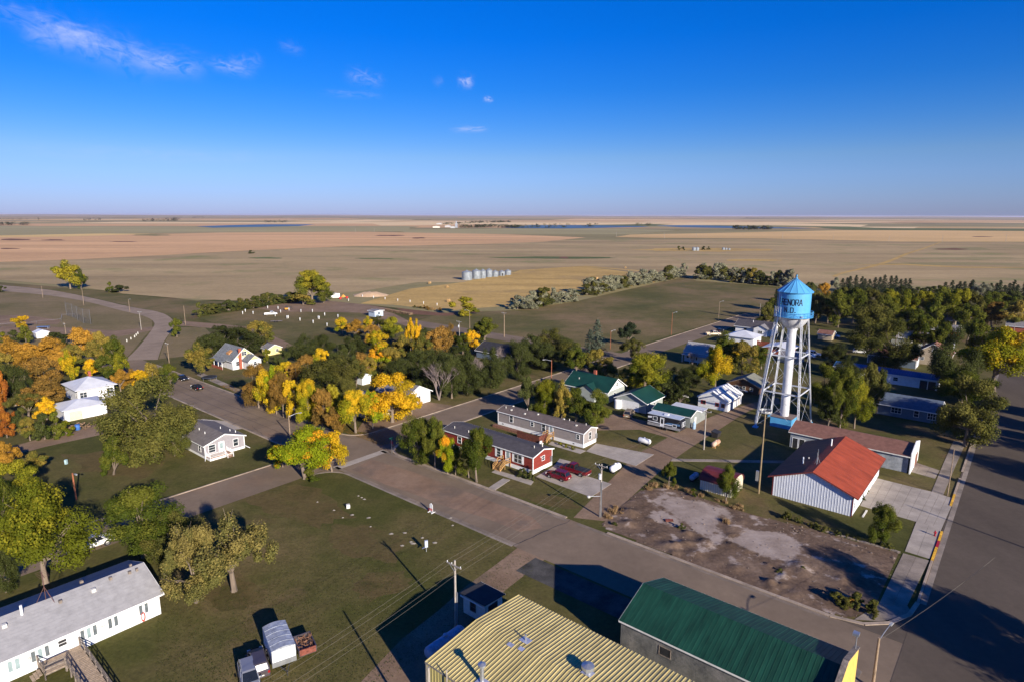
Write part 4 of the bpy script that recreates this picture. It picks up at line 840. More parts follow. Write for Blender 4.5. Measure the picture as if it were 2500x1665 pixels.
# ---- brown long building, red-roofed hall
r,FX,RZ=building('brown_roof_hall','long grey block building with a brown shingle roof and white street front','building',(-35.2,131.9),21,8.6,3.3,1.25,'x',mat('painted_block',(.3,.32,.34),.9,var=.2,scale=.8,fine=.12,bscale=3),RF_REDBR,over=.35,trim=OFFW,base='nocorner')
b=MB(); b.add([(21.36,-.4,-.02),(21.36,9,-.02),(21.36,9,4),(21.36,4.3,5.2),(21.36,-.4,4),(21.56,-.4,-.02),(21.56,9,-.02),(21.56,9,4),(21.56,4.3,5.2),(21.56,-.4,4)],[(4,3,2,1,0),(5,6,7,8,9),(0,1,6,5),(1,2,7,6),(2,3,8,7),(3,4,9,8),(4,0,5,9)]); b.obj('false_front',WHITE,r)
door(r,lambda u,z,d:(21.56+d,u,z),5.6,0,3.4,2.5,mat('brown_door',(.22,.1,.07),.7),panels=4,name='garage_door')
door(r,FX('f'),1.0,0,1.0,2.1,DARK); door(r,FX('f'),2.3,0,1.0,2.1,DARK)
WMET=mat('white_ribbed_metal',(.6,.63,.7),.5,.05,var=.04,scale=.5)
r,FX,RZ=building('red_roof_hall','white ribbed-metal hall with a red metal roof and roof antenna','building',(-30.4,105.9),12.4,21.2,3.55,2.4,'y',ribw=.06,wall=WMET,roof=RF_RED,over=.75,oy=.5,trim=mat('maroon_trim',(.16,.035,.03),.6),wallrib=.42,rib=.55)
X=FX('e'); window(r,X,1.3,.9,.9,1.2); door(r,X,5.2,0,1.0,2.1,WHITE); door(r,X,12.5,0,3.6,3.0,WHITE,panels=4,name='garage_door'); door(r,X,17.6,0,3.6,3.0,WHITE,panels=4,name='garage_door')
vent(r,RZ,3.2,5.2,WHITE,.12,1.2); vent(r,RZ,5.2,15.5,WHITE,.12,1.3); vent(r,RZ,3.4,8,OFFW,.08,.3)
b=MB(); z=RZ(5.7,4.2)
for dx,dy in ((.5,.3),(-.5,.3),(0,-.6)): b.tube((5.7+dx,4.2+dy,z-.25),(5.7,4.2,z+1.2),.03,n=5)
b.tube((5.7,4.2,z),(5.7,4.2,z+2.6),.035,n=6); b.tube((5.5,4.5,z+.2),(5.5,4.5,z+1.9),.03,n=5); b.obj('antenna',STEEL,r)
# ---- barn-roofed shed
C=gst(1785,1215); L=5.6
r=thing('barn_shed','small cream shed with a rounded maroon barn roof','shed',S(C[0]-L,C[1]),AZ)
prof=[(0,0),(0,1.7),(.25,2.35),(.8,2.85),(1.6,3.15),(2.6,3.25),(3.6,3.15),(4.4,2.85),(4.95,2.35),(5.2,1.7),(5.2,0)]
pm=MB(); n=len(prof)
pm.add([(0,y,z) for y,z in prof]+[(L,y,z) for y,z in prof],[tuple(range(n))[::-1],tuple(range(n,2*n)),(0,1,n+1,n),(n-2,n-1,2*n-1,2*n-2)][:4]); 
pm.f[-2]=pm.f[-2][::-1]; pm.f[-1]=pm.f[-1][::-1]; pm.obj('wall',CREAM,r)
pr=MB(); q=prof[1:-1]
for i in range(len(q)-1):
    (y0,z0),(y1,z1)=q[i],q[i+1]; pr.hexa([(-.2,y0,z0),(L+.2,y0,z0),(L+.2,y1,z1),(-.2,y1,z1),(-.2,y0+(y0-2.6)*.03,z0+.09),(L+.2,y0+(y0-2.6)*.03,z0+.09),(L+.2,y1+(y1-2.6)*.03,z1+.09),(-.2,y1+(y1-2.6)*.03,z1+.09)])
pr.obj('roof',RF_MAROON,r); window(r,lambda u,z,d:(L+d,u,z),2.5,1.3,.55,.8,frame=DARK); 
wb=MB(); 
for i in range(14): wb.box(.15+i*.4,.25+i*.4,-.05,-.003,0,1.65)
wb.obj('wall_rib',OFFW,r,kind='stuff')
# ---- green-roofed commercial block
BLOCK=ground_mat('grey_block',[(.35,(.1,.1,.1)),(.5,(.15,.148,.14)),(.65,(.2,.19,.18))],.5,fine_s=3,fine=.2,bump=.4)
r,FX,RZ=building('green_commercial','grey block building with a long dark green ribbed roof','building',(-29.8,54.0),20.4,10,4.25,1.75,'x',ribw=.06,wall=BLOCK,roof=RF_GREEN2,over=.3,oy=.15,trim=OFFW,rib=.45,base='nocorner')
window(r,FX('f'),5.2,2.4,1.2,.9,frame=GREYW,glass=DARK,mull=0)
# blocks that stand proud course by course on the long wall
q=MB(); rr=random.Random(9)
for j in range(18):
    for i in range(50):
        u=i*.41+(.2 if j%2 else 0); z=.02+j*.225
        if u+.39>20.3 or (4.4<u+.2<6.0 and 2.2<z<3.5): continue
        d=.012+rr.random()*.018; q.add([(u,-d,z),(u+.39,-d,z),(u+.39,-d,z+.205),(u,-d,z+.205),(u,-.002,z),(u+.39,-.002,z),(u+.39,-.002,z+.205),(u,-.002,z+.205)],[(0,1,2,3),(4,5,1,0),(3,2,6,7),(5,6,2,1),(0,3,7,4)])
q.obj('wall_blocks',BLOCK,r,kind='stuff')
YW=mat('yellow_front',(.72,.48,.12),.6,var=.06)
b=MB(); b.box(20.55,20.85,-.6,10.4,-.02,4.6); b.add([(20.55,-.6,4.6),(20.55,10.4,4.6),(20.55,10.4,5.0),(20.55,5.0,6.7),(20.55,-.6,5.0),(20.85,-.6,4.6),(20.85,10.4,4.6),(20.85,10.4,5.0),(20.85,5.0,6.7),(20.85,-.6,5.0)],[(4,3,2,1,0),(5,6,7,8,9),(1,2,7,6),(2,3,8,7),(3,4,9,8),(4,0,5,9)]); b.obj('false_front',YW,r)
b=MB()
for y0,z0,y1,z1 in ((-.7,5.02,5.0,6.72),(5.0,6.72,10.5,5.02)): b.hexa([(20.45,y0,z0),(20.95,y0,z0),(20.95,y1,z1),(20.45,y1,z1),(20.45,y0,z0+.1),(20.95,y0,z0+.1),(20.95,y1,z1+.1),(20.45,y1,z1+.1)])
b.obj('parapet_cap',GREYW,r)
b=MB(); b.tube((20.7,9.4,5.2),(20.7,9.4,7.0),.05); b.box(20.35,20.9,9.1,9.7,6.9,7.15); b.obj('floodlight',STEEL,r)
# ---- yellow ribbed building
r,FX,RZ=building('yellow_metal_building','yellow ribbed-metal building with a low ridged roof in the foreground','building',(-40.3,35.3),32,14,4.95,.62,'x',mat('yellow_ribbed_wall',(.45,.38,.15),.5,var=.06,scale=.6),RF_YEL,over=.08,oy=.06,trim=mat('grey_eave',(.22,.2,.18),.7),ribw=.125,rib=.40,wallrib=.4)
PATCH=mat('silver_patch',(.62,.63,.7),.4,.5,var=.15,scale=2)
def roofpatch(x,y,w,d):
    z0,z1=RZ(x,y-d/2)+.075,RZ(x,y+d/2)+.075
    MB().add([(x-w/2,y-d/2,z0),(x+w/2,y-d/2,z0),(x+w/2,y+d/2,z1),(x-w/2,y+d/2,z1)],[(0,1,2,3)]).obj('roof_flashing',PATCH,r)
for x,y,rad,hh,cap in ((5.9,7.9,.1,.7,0),(13.1,8.1,.32,.5,1),(6.1,1.3,.2,1.7,1)): roofpatch(x,y,1.1,.9); vent(r,RZ,x,y,STEEL,rad,hh,cap=cap,name='flue')
roofpatch(5.2,6.4,.7,.5); roofpatch(6.4,6.6,.6,.5)
b=MB(); b.tube((3.1,-.25,0),(3.1,-.25,5.9),.06,n=6); b.obj('service_mast',WOODG,r)
# ---- small shed in its shade
C=gst(1184,1523); r,FX,RZ=building('cream_shed','little cream shed with a dark flat roof between alley and yellow building','shed',(C[0]-3.5,C[1]),3.5,3.1,2.3,.25,'x',OFFW,RF_DARK,over=.25,shed=True,base='nocorner'); window(r,FX('f'),1.6,.9,.8,1.1,frame=GREYW,glass=DARK); a=MB(); fbox(a,FX('e'),.6,2.2,.9,2.0,0,.05); a.obj('opening',DARK,r)
# ---- white long building, bottom left
r,FX,RZ=building('white_long_building','long white building with pale grey shingle roof and a wooden ramp','building',(-86.0,-6),10.4,30.6,2.75,1.75,'y',WHS,RF_LIGHT,over=.45,oy=.4,base='nocorner')
X=FX('e')     # u runs along t from -6
GP=GLASSP
GD=mat('grey_blind_glass',(.12,.14,.15),.2,spec=.5)
for u,gl in ((29.1,GD),(28.5,GD),(25.9,GD),(25.3,GD),(23.8,GD),(23.2,GP),(22.6,GD),(19.35,GD),(18.75,GP),(18.15,GD),(16.8,GP),(16.2,GP),(13.5,GD),(12.9,GP)): window(r,X,u,1.0,.36,1.2,mull=0,glass=gl,fw=.05)
window(r,X,20.8,1.4,.85,.7,mull=1,glass=DARK)
for u in (24.6,17.6): 
    a=MB(); fbox(a,X,u-.25,u+.25,1.3,1.75,0,.3); a.obj('air_conditioner',OFFW,r)
door(r,X,21.6,.7,.8,1.95,WHITE)
for x,y,w in ((5.9,27.1,.3),(6.1,29.1,.3),(6.1,29.9,.26),(6.6,25.1,.42),(6.4,21.9,.3),(6.7,16.8,.42),(4.7,29.7,.26),(3.4,24.8,.35)): boxvent(r,RZ,x,y,w,.3,GREYW if w<.4 else OFFW)
vent(r,RZ,6.0,18.5,WHITE,.13,1.1,cap=0,name='flue')
b=MB(); z=RZ(5.3,20.9)
for dx,dy in ((.9,.6),(-.9,.6),(0,-1.1)): b.tube((5.2+dx,20.9+dy,z-.4),(5.2,20.9,z+1.6),.03,n=5)
b.tube((5.2,20.9,z),(5.2,20.9,z+3.4),.04,n=6); b.tube((4.2,20.9,z+3.1),(6.2,20.9,z+3.1),.025,n=5)
for k in range(5): b.tube((4.4+k*.4,20.4,z+3.12),(4.4+k*.4,21.4,z+3.12),.015,n=4)
b.obj('antenna',mat('rusty_mast',(.12,.06,.05),.8),r)
# ramp: deck boards, posts and rails
RW=S(-75.6,9.6-3.4)
rp=thing('wooden_ramp','weathered wooden access ramp with railings leading off the white building','ramp',S(-75.55,15.8),AZ)
def rpost(p,h=1.0): MB().box(p[0]-.06,p[0]+.06,p[1]-.06,p[1]+.06,0,p[2]+h).obj('post',GREYW,rp)
db=[]
for i in range(9): MB().box(.1+i*.28,.36+i*.28,-3.4,.4,.62,.68).obj('deck_board',mat('deck_boards',(.38,.29,.21),.9,var=.15,scale=3),rp)
nb=46
for i in range(nb):
    x=2.65+i*.28; z=.66-.66*i/nb; MB().box(x,x+.25,-1.5,.4,z-.06,max(.02,z)).obj('deck_board',MATS['deck_boards'],rp)
MB().box(.1,2.6,-3.4,.4,.5,.6).box(2.6,3,-1.5,.4,.4,.55).obj('frame',GREYW,rp)
for y,x0,x1 in ((.42,.1,15.3),(-1.55,2.7,15.3)):
    n=9
    for i in range(n+1):
        x=x0+(x1-x0)*i/n; z=.66 if x<2.65 else .66-.66*(x-2.65)/(nb*.28); rpost((x,y,z))
    for hh in (.35,.68,1.0):
        b=MB()
        if x0<2.6: b.bar((x0,y,.66+hh),(2.65,y,.66+hh),.05,.13); b.bar((2.65,y,.66+hh),(x1,y,hh+.03),.05,.13)
        else: b.bar((x0,y,.66+hh),(x1,y,hh+.03),.05,.13)
        b.obj('rail',GREYW,rp)
for a,c in (((.15,-3.4),(2.6,-3.4)),((2.6,-3.4),(2.6,-1.6))):
    for p in (a,c): rpost((*p,.66))
    for hh in (.5,1.0): b=MB(); b.bar((*a,.66+hh),(*c,.66+hh),.05,.13); b.obj('rail',GREYW,rp)
for i in range(3): MB().box(.6+.0,1.9,-3.45-.3*(i+1),-3.45-.3*i,.5-.17*(i+1)-.04,.5-.17*(i+1)+.02).obj('step',MATS['deck_boards'],rp)
# coiled red hose on the wall
hs_=thing('garden_hose','coil of red hose hanging on the white building wall','hose',S(-75.5,22.6),AZ); b=MB()
for k in range(3):
    n=22
    for i in range(n):
        a0,a1=2*math.pi*i/n,2*math.pi*(i+1)/n; f=lambda a:(.06+k*.05,(.17+.02*k)*math.cos(a),.75+(.5+.03*k)*math.sin(a)); b.tube(f(a0),f(a1),.03,n=5,cap=False)
b.obj('coil',mat('red_hose',(.62,.06,.04),.5),hs_)
# ---- blue pump shed in the RV ground
C=gst(915,775); r,FX,RZ=building('pump_shed','small pale blue shed with a flat white-edged roof on the camp ground','shed',(C[0]-4.5,C[1]),4.5,5,2.7,.25,'x',mat('pale_blue',(.42,.5,.6),.7,var=.08),RF_GREY,over=.5,trim=WHITE,base='nocorner'); window(r,FX('e'),2.5,1.2,.7,.7,frame=DARK)
C=gst(90,827); r,FX,RZ=building('park_shelter','small white shelter roof beside the ballpark hedge','shelter',(C[0]-4,C[1]),4,4,2.2,.8,'x',OFFW,RF_WHITE,over=.3,base='nocorner')
# ---- far farm yard: elevator and sheds
FARW=mat('far_shed_wall',(.42,.42,.43),.8)
def farbox(px,py,w,d,h,label,m=FARW,rise=2,name='farm_shed'):
    X_,Y_=g(px,py); r=thing(name,label,'farm building',(X_,Y_,.5),0); b=MB(); b.box(-w/2,w/2,0,d,-1,h); b.obj('wall',m,r); b=MB(); b.prism([(-w/2-.5,h),(w/2+.5,h),(0,h+rise)],-.5,d+.5); b.obj('roof',FARW,r); return r
e=farbox(1114,557,9,10,15,'tall grey grain elevator on the far plain',STEEL,3,'grain_elevator'); b=MB(); b.box(-2,2,2,6,15,24); b.obj('headhouse',STEEL,e)
farbox(1093,556,22,14,6,'white farm shed left of the far elevator'); farbox(1105,558,16,12,5,'small white shed at the foot of the far elevator'); farbox(1065,557,26,12,4,'long pale shed farthest left in the elevator yard',OFFW); farbox(1072,549,26,16,5,'white building behind the elevator yard')
# ---- grain bins
BINM=mat('bin_steel',(.27,.3,.33),.6,.25,var=.12,scale=.6)
def bin_(px,py,ty,wpx,label,group='corrugated grain bins in the field'):
    X_,Y_=g(px,py); k=mpp(px,py); rad=wpx*k/2; hh=height(px,py,ty)
    r=thing('grain_bin',label,'grain bin',(X_,Y_,.05),0,group); eh=hh*.82
    b=MB(); n=28; rings=10
    for j in range(rings*2+1): pass
    b.lathe([(rad*(1+(.006 if j%2 else 0)),eh*j/20) for j in range(21)],n); b.obj('shell',BINM,r,smooth=False)
    b=MB(); b.lathe([(rad*1.03,eh-.02),(rad*.2,hh*.985),(rad*.1,hh)],n); b.lathe([(rad*.1,hh),(rad*.1,hh+.35),(0,hh+.45)],10); b.obj('roof',BINM,r)
    d=MB(); a=R(-75); c_,s_=math.cos(a)*rad*1.01,math.sin(a)*rad*1.01; d.box(c_-.5,c_+.5,s_-.12,s_,0.2,2.2); d.obj('door',DARK if 'dark door' in label else BINM,r)
    for k2 in range(0,28,4):
        a=2*math.pi*k2/28; d=MB(); d.bar((rad*1.012*math.cos(a),rad*1.012*math.sin(a),0),(rad*1.012*math.cos(a),rad*1.012*math.sin(a),eh),.08); d.obj('stiffener',BINM,r)
for px,py,ty,w,l in ((1140,684,661,25,'largest steel grain bin at the left end of the bin row'),(1163,681,658,21,'second grain bin from the left, wide and tall'),(1179,680,658,14,'narrow grain bin third from the left in the row'),(1194,677,657,16,'grain bin in the middle of the row of seven'),(1209,676,661,15,'short grain bin just right of the middle of the row'),(1225,674,661,15,'short grain bin with a dark door second from right'),(1240,672,659,15,'grain bin at the right end of the bin row'),
    (1694,613,604,9,'left bin of the far pair in the stubble field'),(1702,613,604,9,'right bin of the far pair in the stubble field'),(1766,611,605,7,'left bin of the far trio in the stubble'),(1773,611,606,5,'middle bin of the far trio in the stubble'),(1780,611,607,6,'right bin of the far trio in the stubble')): bin_(px,py,ty,w,l)
# ================================================================ WATER TOWER
BLUEP=mat('tower_blue_paint',(.095,.35,.63),.38,var=.05,scale=.4,spec=.4)
SILV=mat('aluminium_paint',(.7,.71,.74),.4,.3,var=.1,scale=.6,stretch=(1,1,.3))
LEGP=mat('leg_paint',(.66,.68,.72),.45,.3,var=.1,scale=1)
tw=thing('water_tower','tall blue and silver water tower on four lattice legs','water tower',S(-40.4,144.9),AZ)
TR,ZB,ZE,ZA=3.3,25.3,30.75,33.7
b=MB(); b.lathe([(TR,ZB-.02),(TR,ZB+1.75),(TR+.02,ZB+1.76),(TR+.02,ZB+1.82),(TR,ZB+1.83),(TR,ZB+3.55),(TR+.02,ZB+3.56),(TR+.02,ZB+3.62),(TR,ZB+3.63),(TR,ZE+.05)],56); tank=b.obj('tank',BLUEP,tw)
b=MB(); b.lathe([(TR+.42,ZE-.12),(TR+.45,ZE-.02),(.22,ZA-.25),(.0,ZA-.2)],16); b.lathe([(TR+.42,ZE-.12),(TR-.02,ZE)],16); rf=b.obj('roof',BLUEP,tw)
b=MB()
for k in range(16):
    a=2*math.pi*k/16; b.bar(((TR+.44)*math.cos(a),(TR+.44)*math.sin(a),ZE+.01),(.25*math.cos(a),.25*math.sin(a),ZA-.23),.05)
b.obj('roof_seam',BLUEP,rf)
b=MB(); b.lathe([(.22,ZA-.28),(.24,ZA),(.1,ZA+.12),(.07,ZA+.3),(.17,ZA+.42),(.17,ZA+.52),(.0,ZA+.75)],12); b.obj('finial',BLUEP,tw)
b=MB(); b.lathe([(1.0,ZB-2.75),(1.5,ZB-2.55),(2.1,ZB-2.1),(2.7,ZB-1.4),(3.05,ZB-.7),(TR,ZB)],40); b.obj('bowl',SILV,tw,smooth=True)
for k in range(12):
    a=2*math.pi*k/12; b=MB(); pr=[(1.5,ZB-2.55),(2.1,ZB-2.1),(2.7,ZB-1.4),(3.05,ZB-.7),(TR,ZB)]
    for i in range(4): b.bar((pr[i][0]*math.cos(a),pr[i][0]*math.sin(a),pr[i][1]),(pr[i+1][0]*math.cos(a),pr[i+1][0]*math.sin(a),pr[i+1][1]),.05)
    b.obj('bowl_seam',SILV,tw)
b=MB(); b.lathe([(.95,2.1),(.95,ZB-3.0),(1.15,ZB-2.98),(1.15,ZB-2.5),(.9,ZB-2.5)],28); pipe=b.obj('standpipe',SILV,tw,smooth=False)
for z in range(4,23,3): b=MB(); b.lathe([(.952,z-.05),(.985,z-.04),(.985,z+.04),(.952,z+.05)],28); b.obj('weld_band',SILV,pipe)
b=MB(); b.box(-2.4,2.2,-2.0,1.9,-.05,2.35); b.obj('pump_house',BLUEP,tw)
b=MB(); b.box(-2.55,2.35,-2.15,2.05,2.35,2.47); b.obj('pump_house_roof',mat('tar_roof',(.2,.15,.13),.9),tw)
b=MB(); b.box(2.2,2.24,-1.2,-.2,0,2.0); b.obj('pump_house_door',BLUEP,tw)
# balcony
b=MB(); b.lathe([(TR-.02,ZB-.05),(TR+.72,ZB-.05),(TR+.72,ZB+.03),(TR-.02,ZB+.03)],40); b.obj('balcony',BLUEP,tw)
n=24; RR=TR+.68
def ring(r,z,w): 
    b=MB()
    for i in range(40):
        a0,a1=2*math.pi*i/40,2*math.pi*(i+1)/40; b.bar((r*math.cos(a0),r*math.sin(a0),z),(r*math.cos(a1),r*math.sin(a1),z),w)
    return b.obj('balcony_rail',BLUEP,tw)
ring(RR,ZB+.55,.05); ring(RR,ZB+1.1,.07)
for i in range(n):
    a=2*math.pi*i/n; a2=2*math.pi*(i+1)/n; b=MB(); b.bar((RR*math.cos(a),RR*math.sin(a),ZB),(RR*math.cos(a),RR*math.sin(a),ZB+1.12),.06); b.obj('balcony_post',BLUEP,tw)
    b=MB(); q=((a,ZB+.05),(a2,ZB+1.05)) if i%2 else ((a,ZB+1.05),(a2,ZB+.05)); b.bar((RR*math.cos(q[0][0]),RR*math.sin(q[0][0]),q[0][1]),(RR*math.cos(q[1][0]),RR*math.sin(q[1][0]),q[1][1]),.035); b.obj('balcony_brace',BLUEP,tw)
# four battered legs: twin channels with lacing
HB=(4.55,5.15); HT=2.45
def legpt(sx,sy,z): k=z/ZB; return Vector((sx*(HB[0]*(1-k)+HT*k),sy*(HB[1]*(1-k)+HT*k),z))
for sx in (-1,1):
    for sy in (-1,1):
        p0,p1=legpt(sx,sy,.35),legpt(sx,sy,ZB+.4); d=(p1-p0).normalized(); e=Vector((sx,-sy,0)).normalized(); e=(e-d*e.dot(d)).normalized(); w=.17
        b=MB(); 
        for q in (-w,w): b.bar(p0+e*q,p1+e*q,.12,.26)
        b.bar(p0+d.cross(e)*.11,p1+d.cross(e)*.11,.3,.03) if (sx==-1) else None
        lg=b.obj('leg',LEGP,tw)
        b=MB(); m=60; L_=(p1-p0).length
        for i in range(m):
            a,c=p0+d*(L_*i/m),p0+d*(L_*(i+1)/m); q=1 if i%2 else -1; b.bar(a+e*q*w+d.cross(e)*-.12,c-e*q*w+d.cross(e)*-.12,.06,.02)
        b.obj('lacing',LEGP,lg)
        b=MB(); f=legpt(sx,sy,0); b.box(f.x-.55,f.x+.55,f.y-.55,f.y+.55,-.1,.22); b.hexa([(f.x-.35,f.y-.35,.22),(f.x+.35,f.y-.35,.22),(f.x+.35,f.y+.35,.22),(f.x-.35,f.y+.35,.22),(f.x-.22,f.y-.22,.6),(f.x+.22,f.y-.22,.6),(f.x+.22,f.y+.22,.6),(f.x-.22,f.y+.22,.6)]); b.obj('footing',BLUEP,tw)
cs=[(-1,-1),(1,-1),(1,1),(-1,1)]
for lv,z in enumerate((8.6,16.8)):
    for i in range(4):
        a,c=legpt(*cs[i],z),legpt(*cs[(i+1)%4],z); b=MB(); b.bar(a+Vector((0,0,.12)),c+Vector((0,0,.12)),.12,.05); b.bar(a-Vector((0,0,.12)),c-Vector((0,0,.12)),.12,.05)
        b.bar(a,c,.03,.2)
        b.obj('strut',LEGP,tw)
zs=[.4,8.6,16.8,24.6]
for k in range(3):
    for i in range(4):
        for (u,v) in ((i,(i+1)%4),((i+1)%4,i)):
            b=MB(); b.tube(legpt(*cs[u],zs[k]),legpt(*cs[v],zs[k+1]),.02,n=5); b.obj('brace_rod',LEGP,tw)
# ladder up the left leg and the tank side
def ladder(p0,p1,out,name='ladder',m=BLUEP):
    p0,p1=Vector(p0),Vector(p1); d=(p1-p0).normalized(); e=d.cross(Vector(out)).normalized()*.22; b=MB()
    for q in (-1,1): b.bar(p0+e*q,p1+e*q,.06)
    n=int((p1-p0).length/.33)
    for i in range(n): c=p0+d*(i+.5)*(p1-p0).length/n; b.bar(c-e,c+e,.035)
    b.obj(name,m,tw)
ph=R(-170); o3=(math.cos(ph),math.sin(ph),0)
ladder((o3[0]*(TR+.2),o3[1]*(TR+.2),ZB),(o3[0]*(TR+.2),o3[1]*(TR+.2),ZE+.3),o3); ladder((o3[0]*(TR+.3),o3[1]*(TR+.3),ZE+.15),(o3[0]*.3,o3[1]*.3,ZA),(o3[0],o3[1],1.2))
ph=R(-128); o4=(math.cos(ph),math.sin(ph),0); ladder((o4[0]*(TR+.2),o4[1]*(TR+.2),ZB),(o4[0]*(TR+.2),o4[1]*(TR+.2),ZE+.1),o4)
p0,p1=legpt(-1,-1,.8),legpt(-1,-1,ZB); ladder(p0+Vector((-.3,-.1,0)),p1+Vector((-.5,-.2,0)),(-1,-1,.2),m=LEGP)
b=MB(); 
for k in range(5):
    a=R(-150+k*9); b.bar((RR*1.02*math.cos(a),RR*1.02*math.sin(a),ZB-.4),(RR*1.02*math.cos(a),RR*1.02*math.sin(a),ZB+2.2),.07)
b.obj('ladder_cage',LEGP,tw)
# painted lettering, built as thin plates following the tank wall
GLY={'G':[[(.95,.78),(.95,.85),(.8,1),(.2,1),(.05,.85),(.05,.15),(.2,0),(.8,0),(.95,.15),(.95,.48),(.55,.48)]],'R':[[(.05,0),(.05,1),(.8,1),(.95,.86),(.95,.6),(.8,.46),(.05,.46)],[(.55,.46),(.95,0)]],'E':[[(.95,1),(.05,1),(.05,0),(.95,0)],[(.05,.5),(.75,.5)]],
 'N':[[(.05,0),(.05,1),(.95,0),(.95,1)]],'O':[[(.3,0),(.05,.2),(.05,.8),(.3,1),(.7,1),(.95,.8),(.95,.2),(.7,0),(.3,0)]],'A':[[(0,0),(.42,1),(.58,1),(1,0)],[(.2,.34),(.8,.34)]],'D':[[(.05,0),(.05,1),(.75,1),(.95,.82),(.95,.18),(.75,0),(.05,0)]],'.':[[(.35,.03),(.65,.03)]]}
INK=mat('lettering_black',(.006,.012,.03),.5,var=.02)
def letters(text,phi0,dphi,z0,hh,wl,cy_w=.15):
    for i,ch in enumerate(text):
        if ch==' ': continue
        ph=phi0+dphi*i; b=MB(); wd=wl if ch!='.' else wl*.6
        for pl in GLY[ch]:
            for k in range(len(pl)-1):
                (x0,y0),(x1,y1)=pl[k],pl[k+1]
                ax,ay,bx,by=(x0-.5)*wd,y0*hh,(x1-.5)*wd,y1*hh; l=math.hypot(bx-ax,by-ay); ux,uy=(bx-ax)/l,(by-ay)/l; w=cy_w/2; ax-=ux*w;ay-=uy*w;bx+=ux*w;by+=uy*w
                m=6
                for q in range(m):
                    f0,f1=q/m,(q+1)/m; vs=[]
                    for f,sg in ((f0,-1),(f1,-1),(f1,1),(f0,1)):
                        xx=ax+(bx-ax)*f-uy*w*sg*1; yy=ay+(by-ay)*f+ux*w*sg
                        vs.append((xx,yy))
                    def cyl(xx,yy,r): t=ph+xx/TR; return (r*math.cos(t),r*math.sin(t),z0+yy)
                    rr_=TR+.024+.0006*k
                    b.add([cyl(*v,rr_) for v in vs]+[cyl(*v,TR-.01) for v in vs],[(0,1,2,3),(4,5,1,0),(5,6,2,1),(6,7,3,2),(7,4,0,3)])
        b.obj('letter',INK,tank,label='letter '+ch if ch!='.' else 'full stop')
FR=R(-90)   # faces across the lane (local -y)
letters('GRENORA',FR-R(2)-R(13.4)*3,R(13.4),ZB+2.72,1.22,.62,.17)
letters('N.D.',FR-R(2)-R(12),R(11.5),ZB+1.15,1.0,.62,.16)
# ================================================================ VEHICLES
PAINT={}
def paint(name,col,met=.3,rough=.3): return mat(name,col,rough,met,var=.03,coat=.3,spec=.5)
CARGL=mat('car_glass',(.012,.015,.02),.06,var=.1,spec=.7); CHROME=mat('bumper_metal',(.5,.5,.52),.3,.8); LAMPW=mat('headlight',(.7,.7,.7),.15); LAMPR=mat('tail_light',(.35,.01,.01),.25)
def loft(b,secs):
    "secs: (x, halfwidth_bottom, halfwidth_top, z0, z1): rounded box sections"
    base=len(b.v); n=10
    for x,hb,ht,z0,z1 in secs:
        c=.1
        for y,z in ((-hb+c,z0),(hb-c,z0),(hb,z0+c),(hb,z0+(z1-z0)*.55),(ht,z1-.06),(ht-.08,z1),(-ht+.08,z1),(-ht,z1-.06),(-hb,z0+(z1-z0)*.55),(-hb,z0+c)): b.v.append((x,y,z))
    for i in range(len(secs)-1):
        for k in range(n): b.f.append((base+i*n+k,base+i*n+(k+1)%n,base+(i+1)*n+(k+1)%n,base+(i+1)*n+k)); b.m.append(0)
    b.f.append(tuple(base+k for k in range(n))[::-1]); b.f.append(tuple(base+(len(secs)-1)*n+k for k in range(n))); b.m+=[0,0]
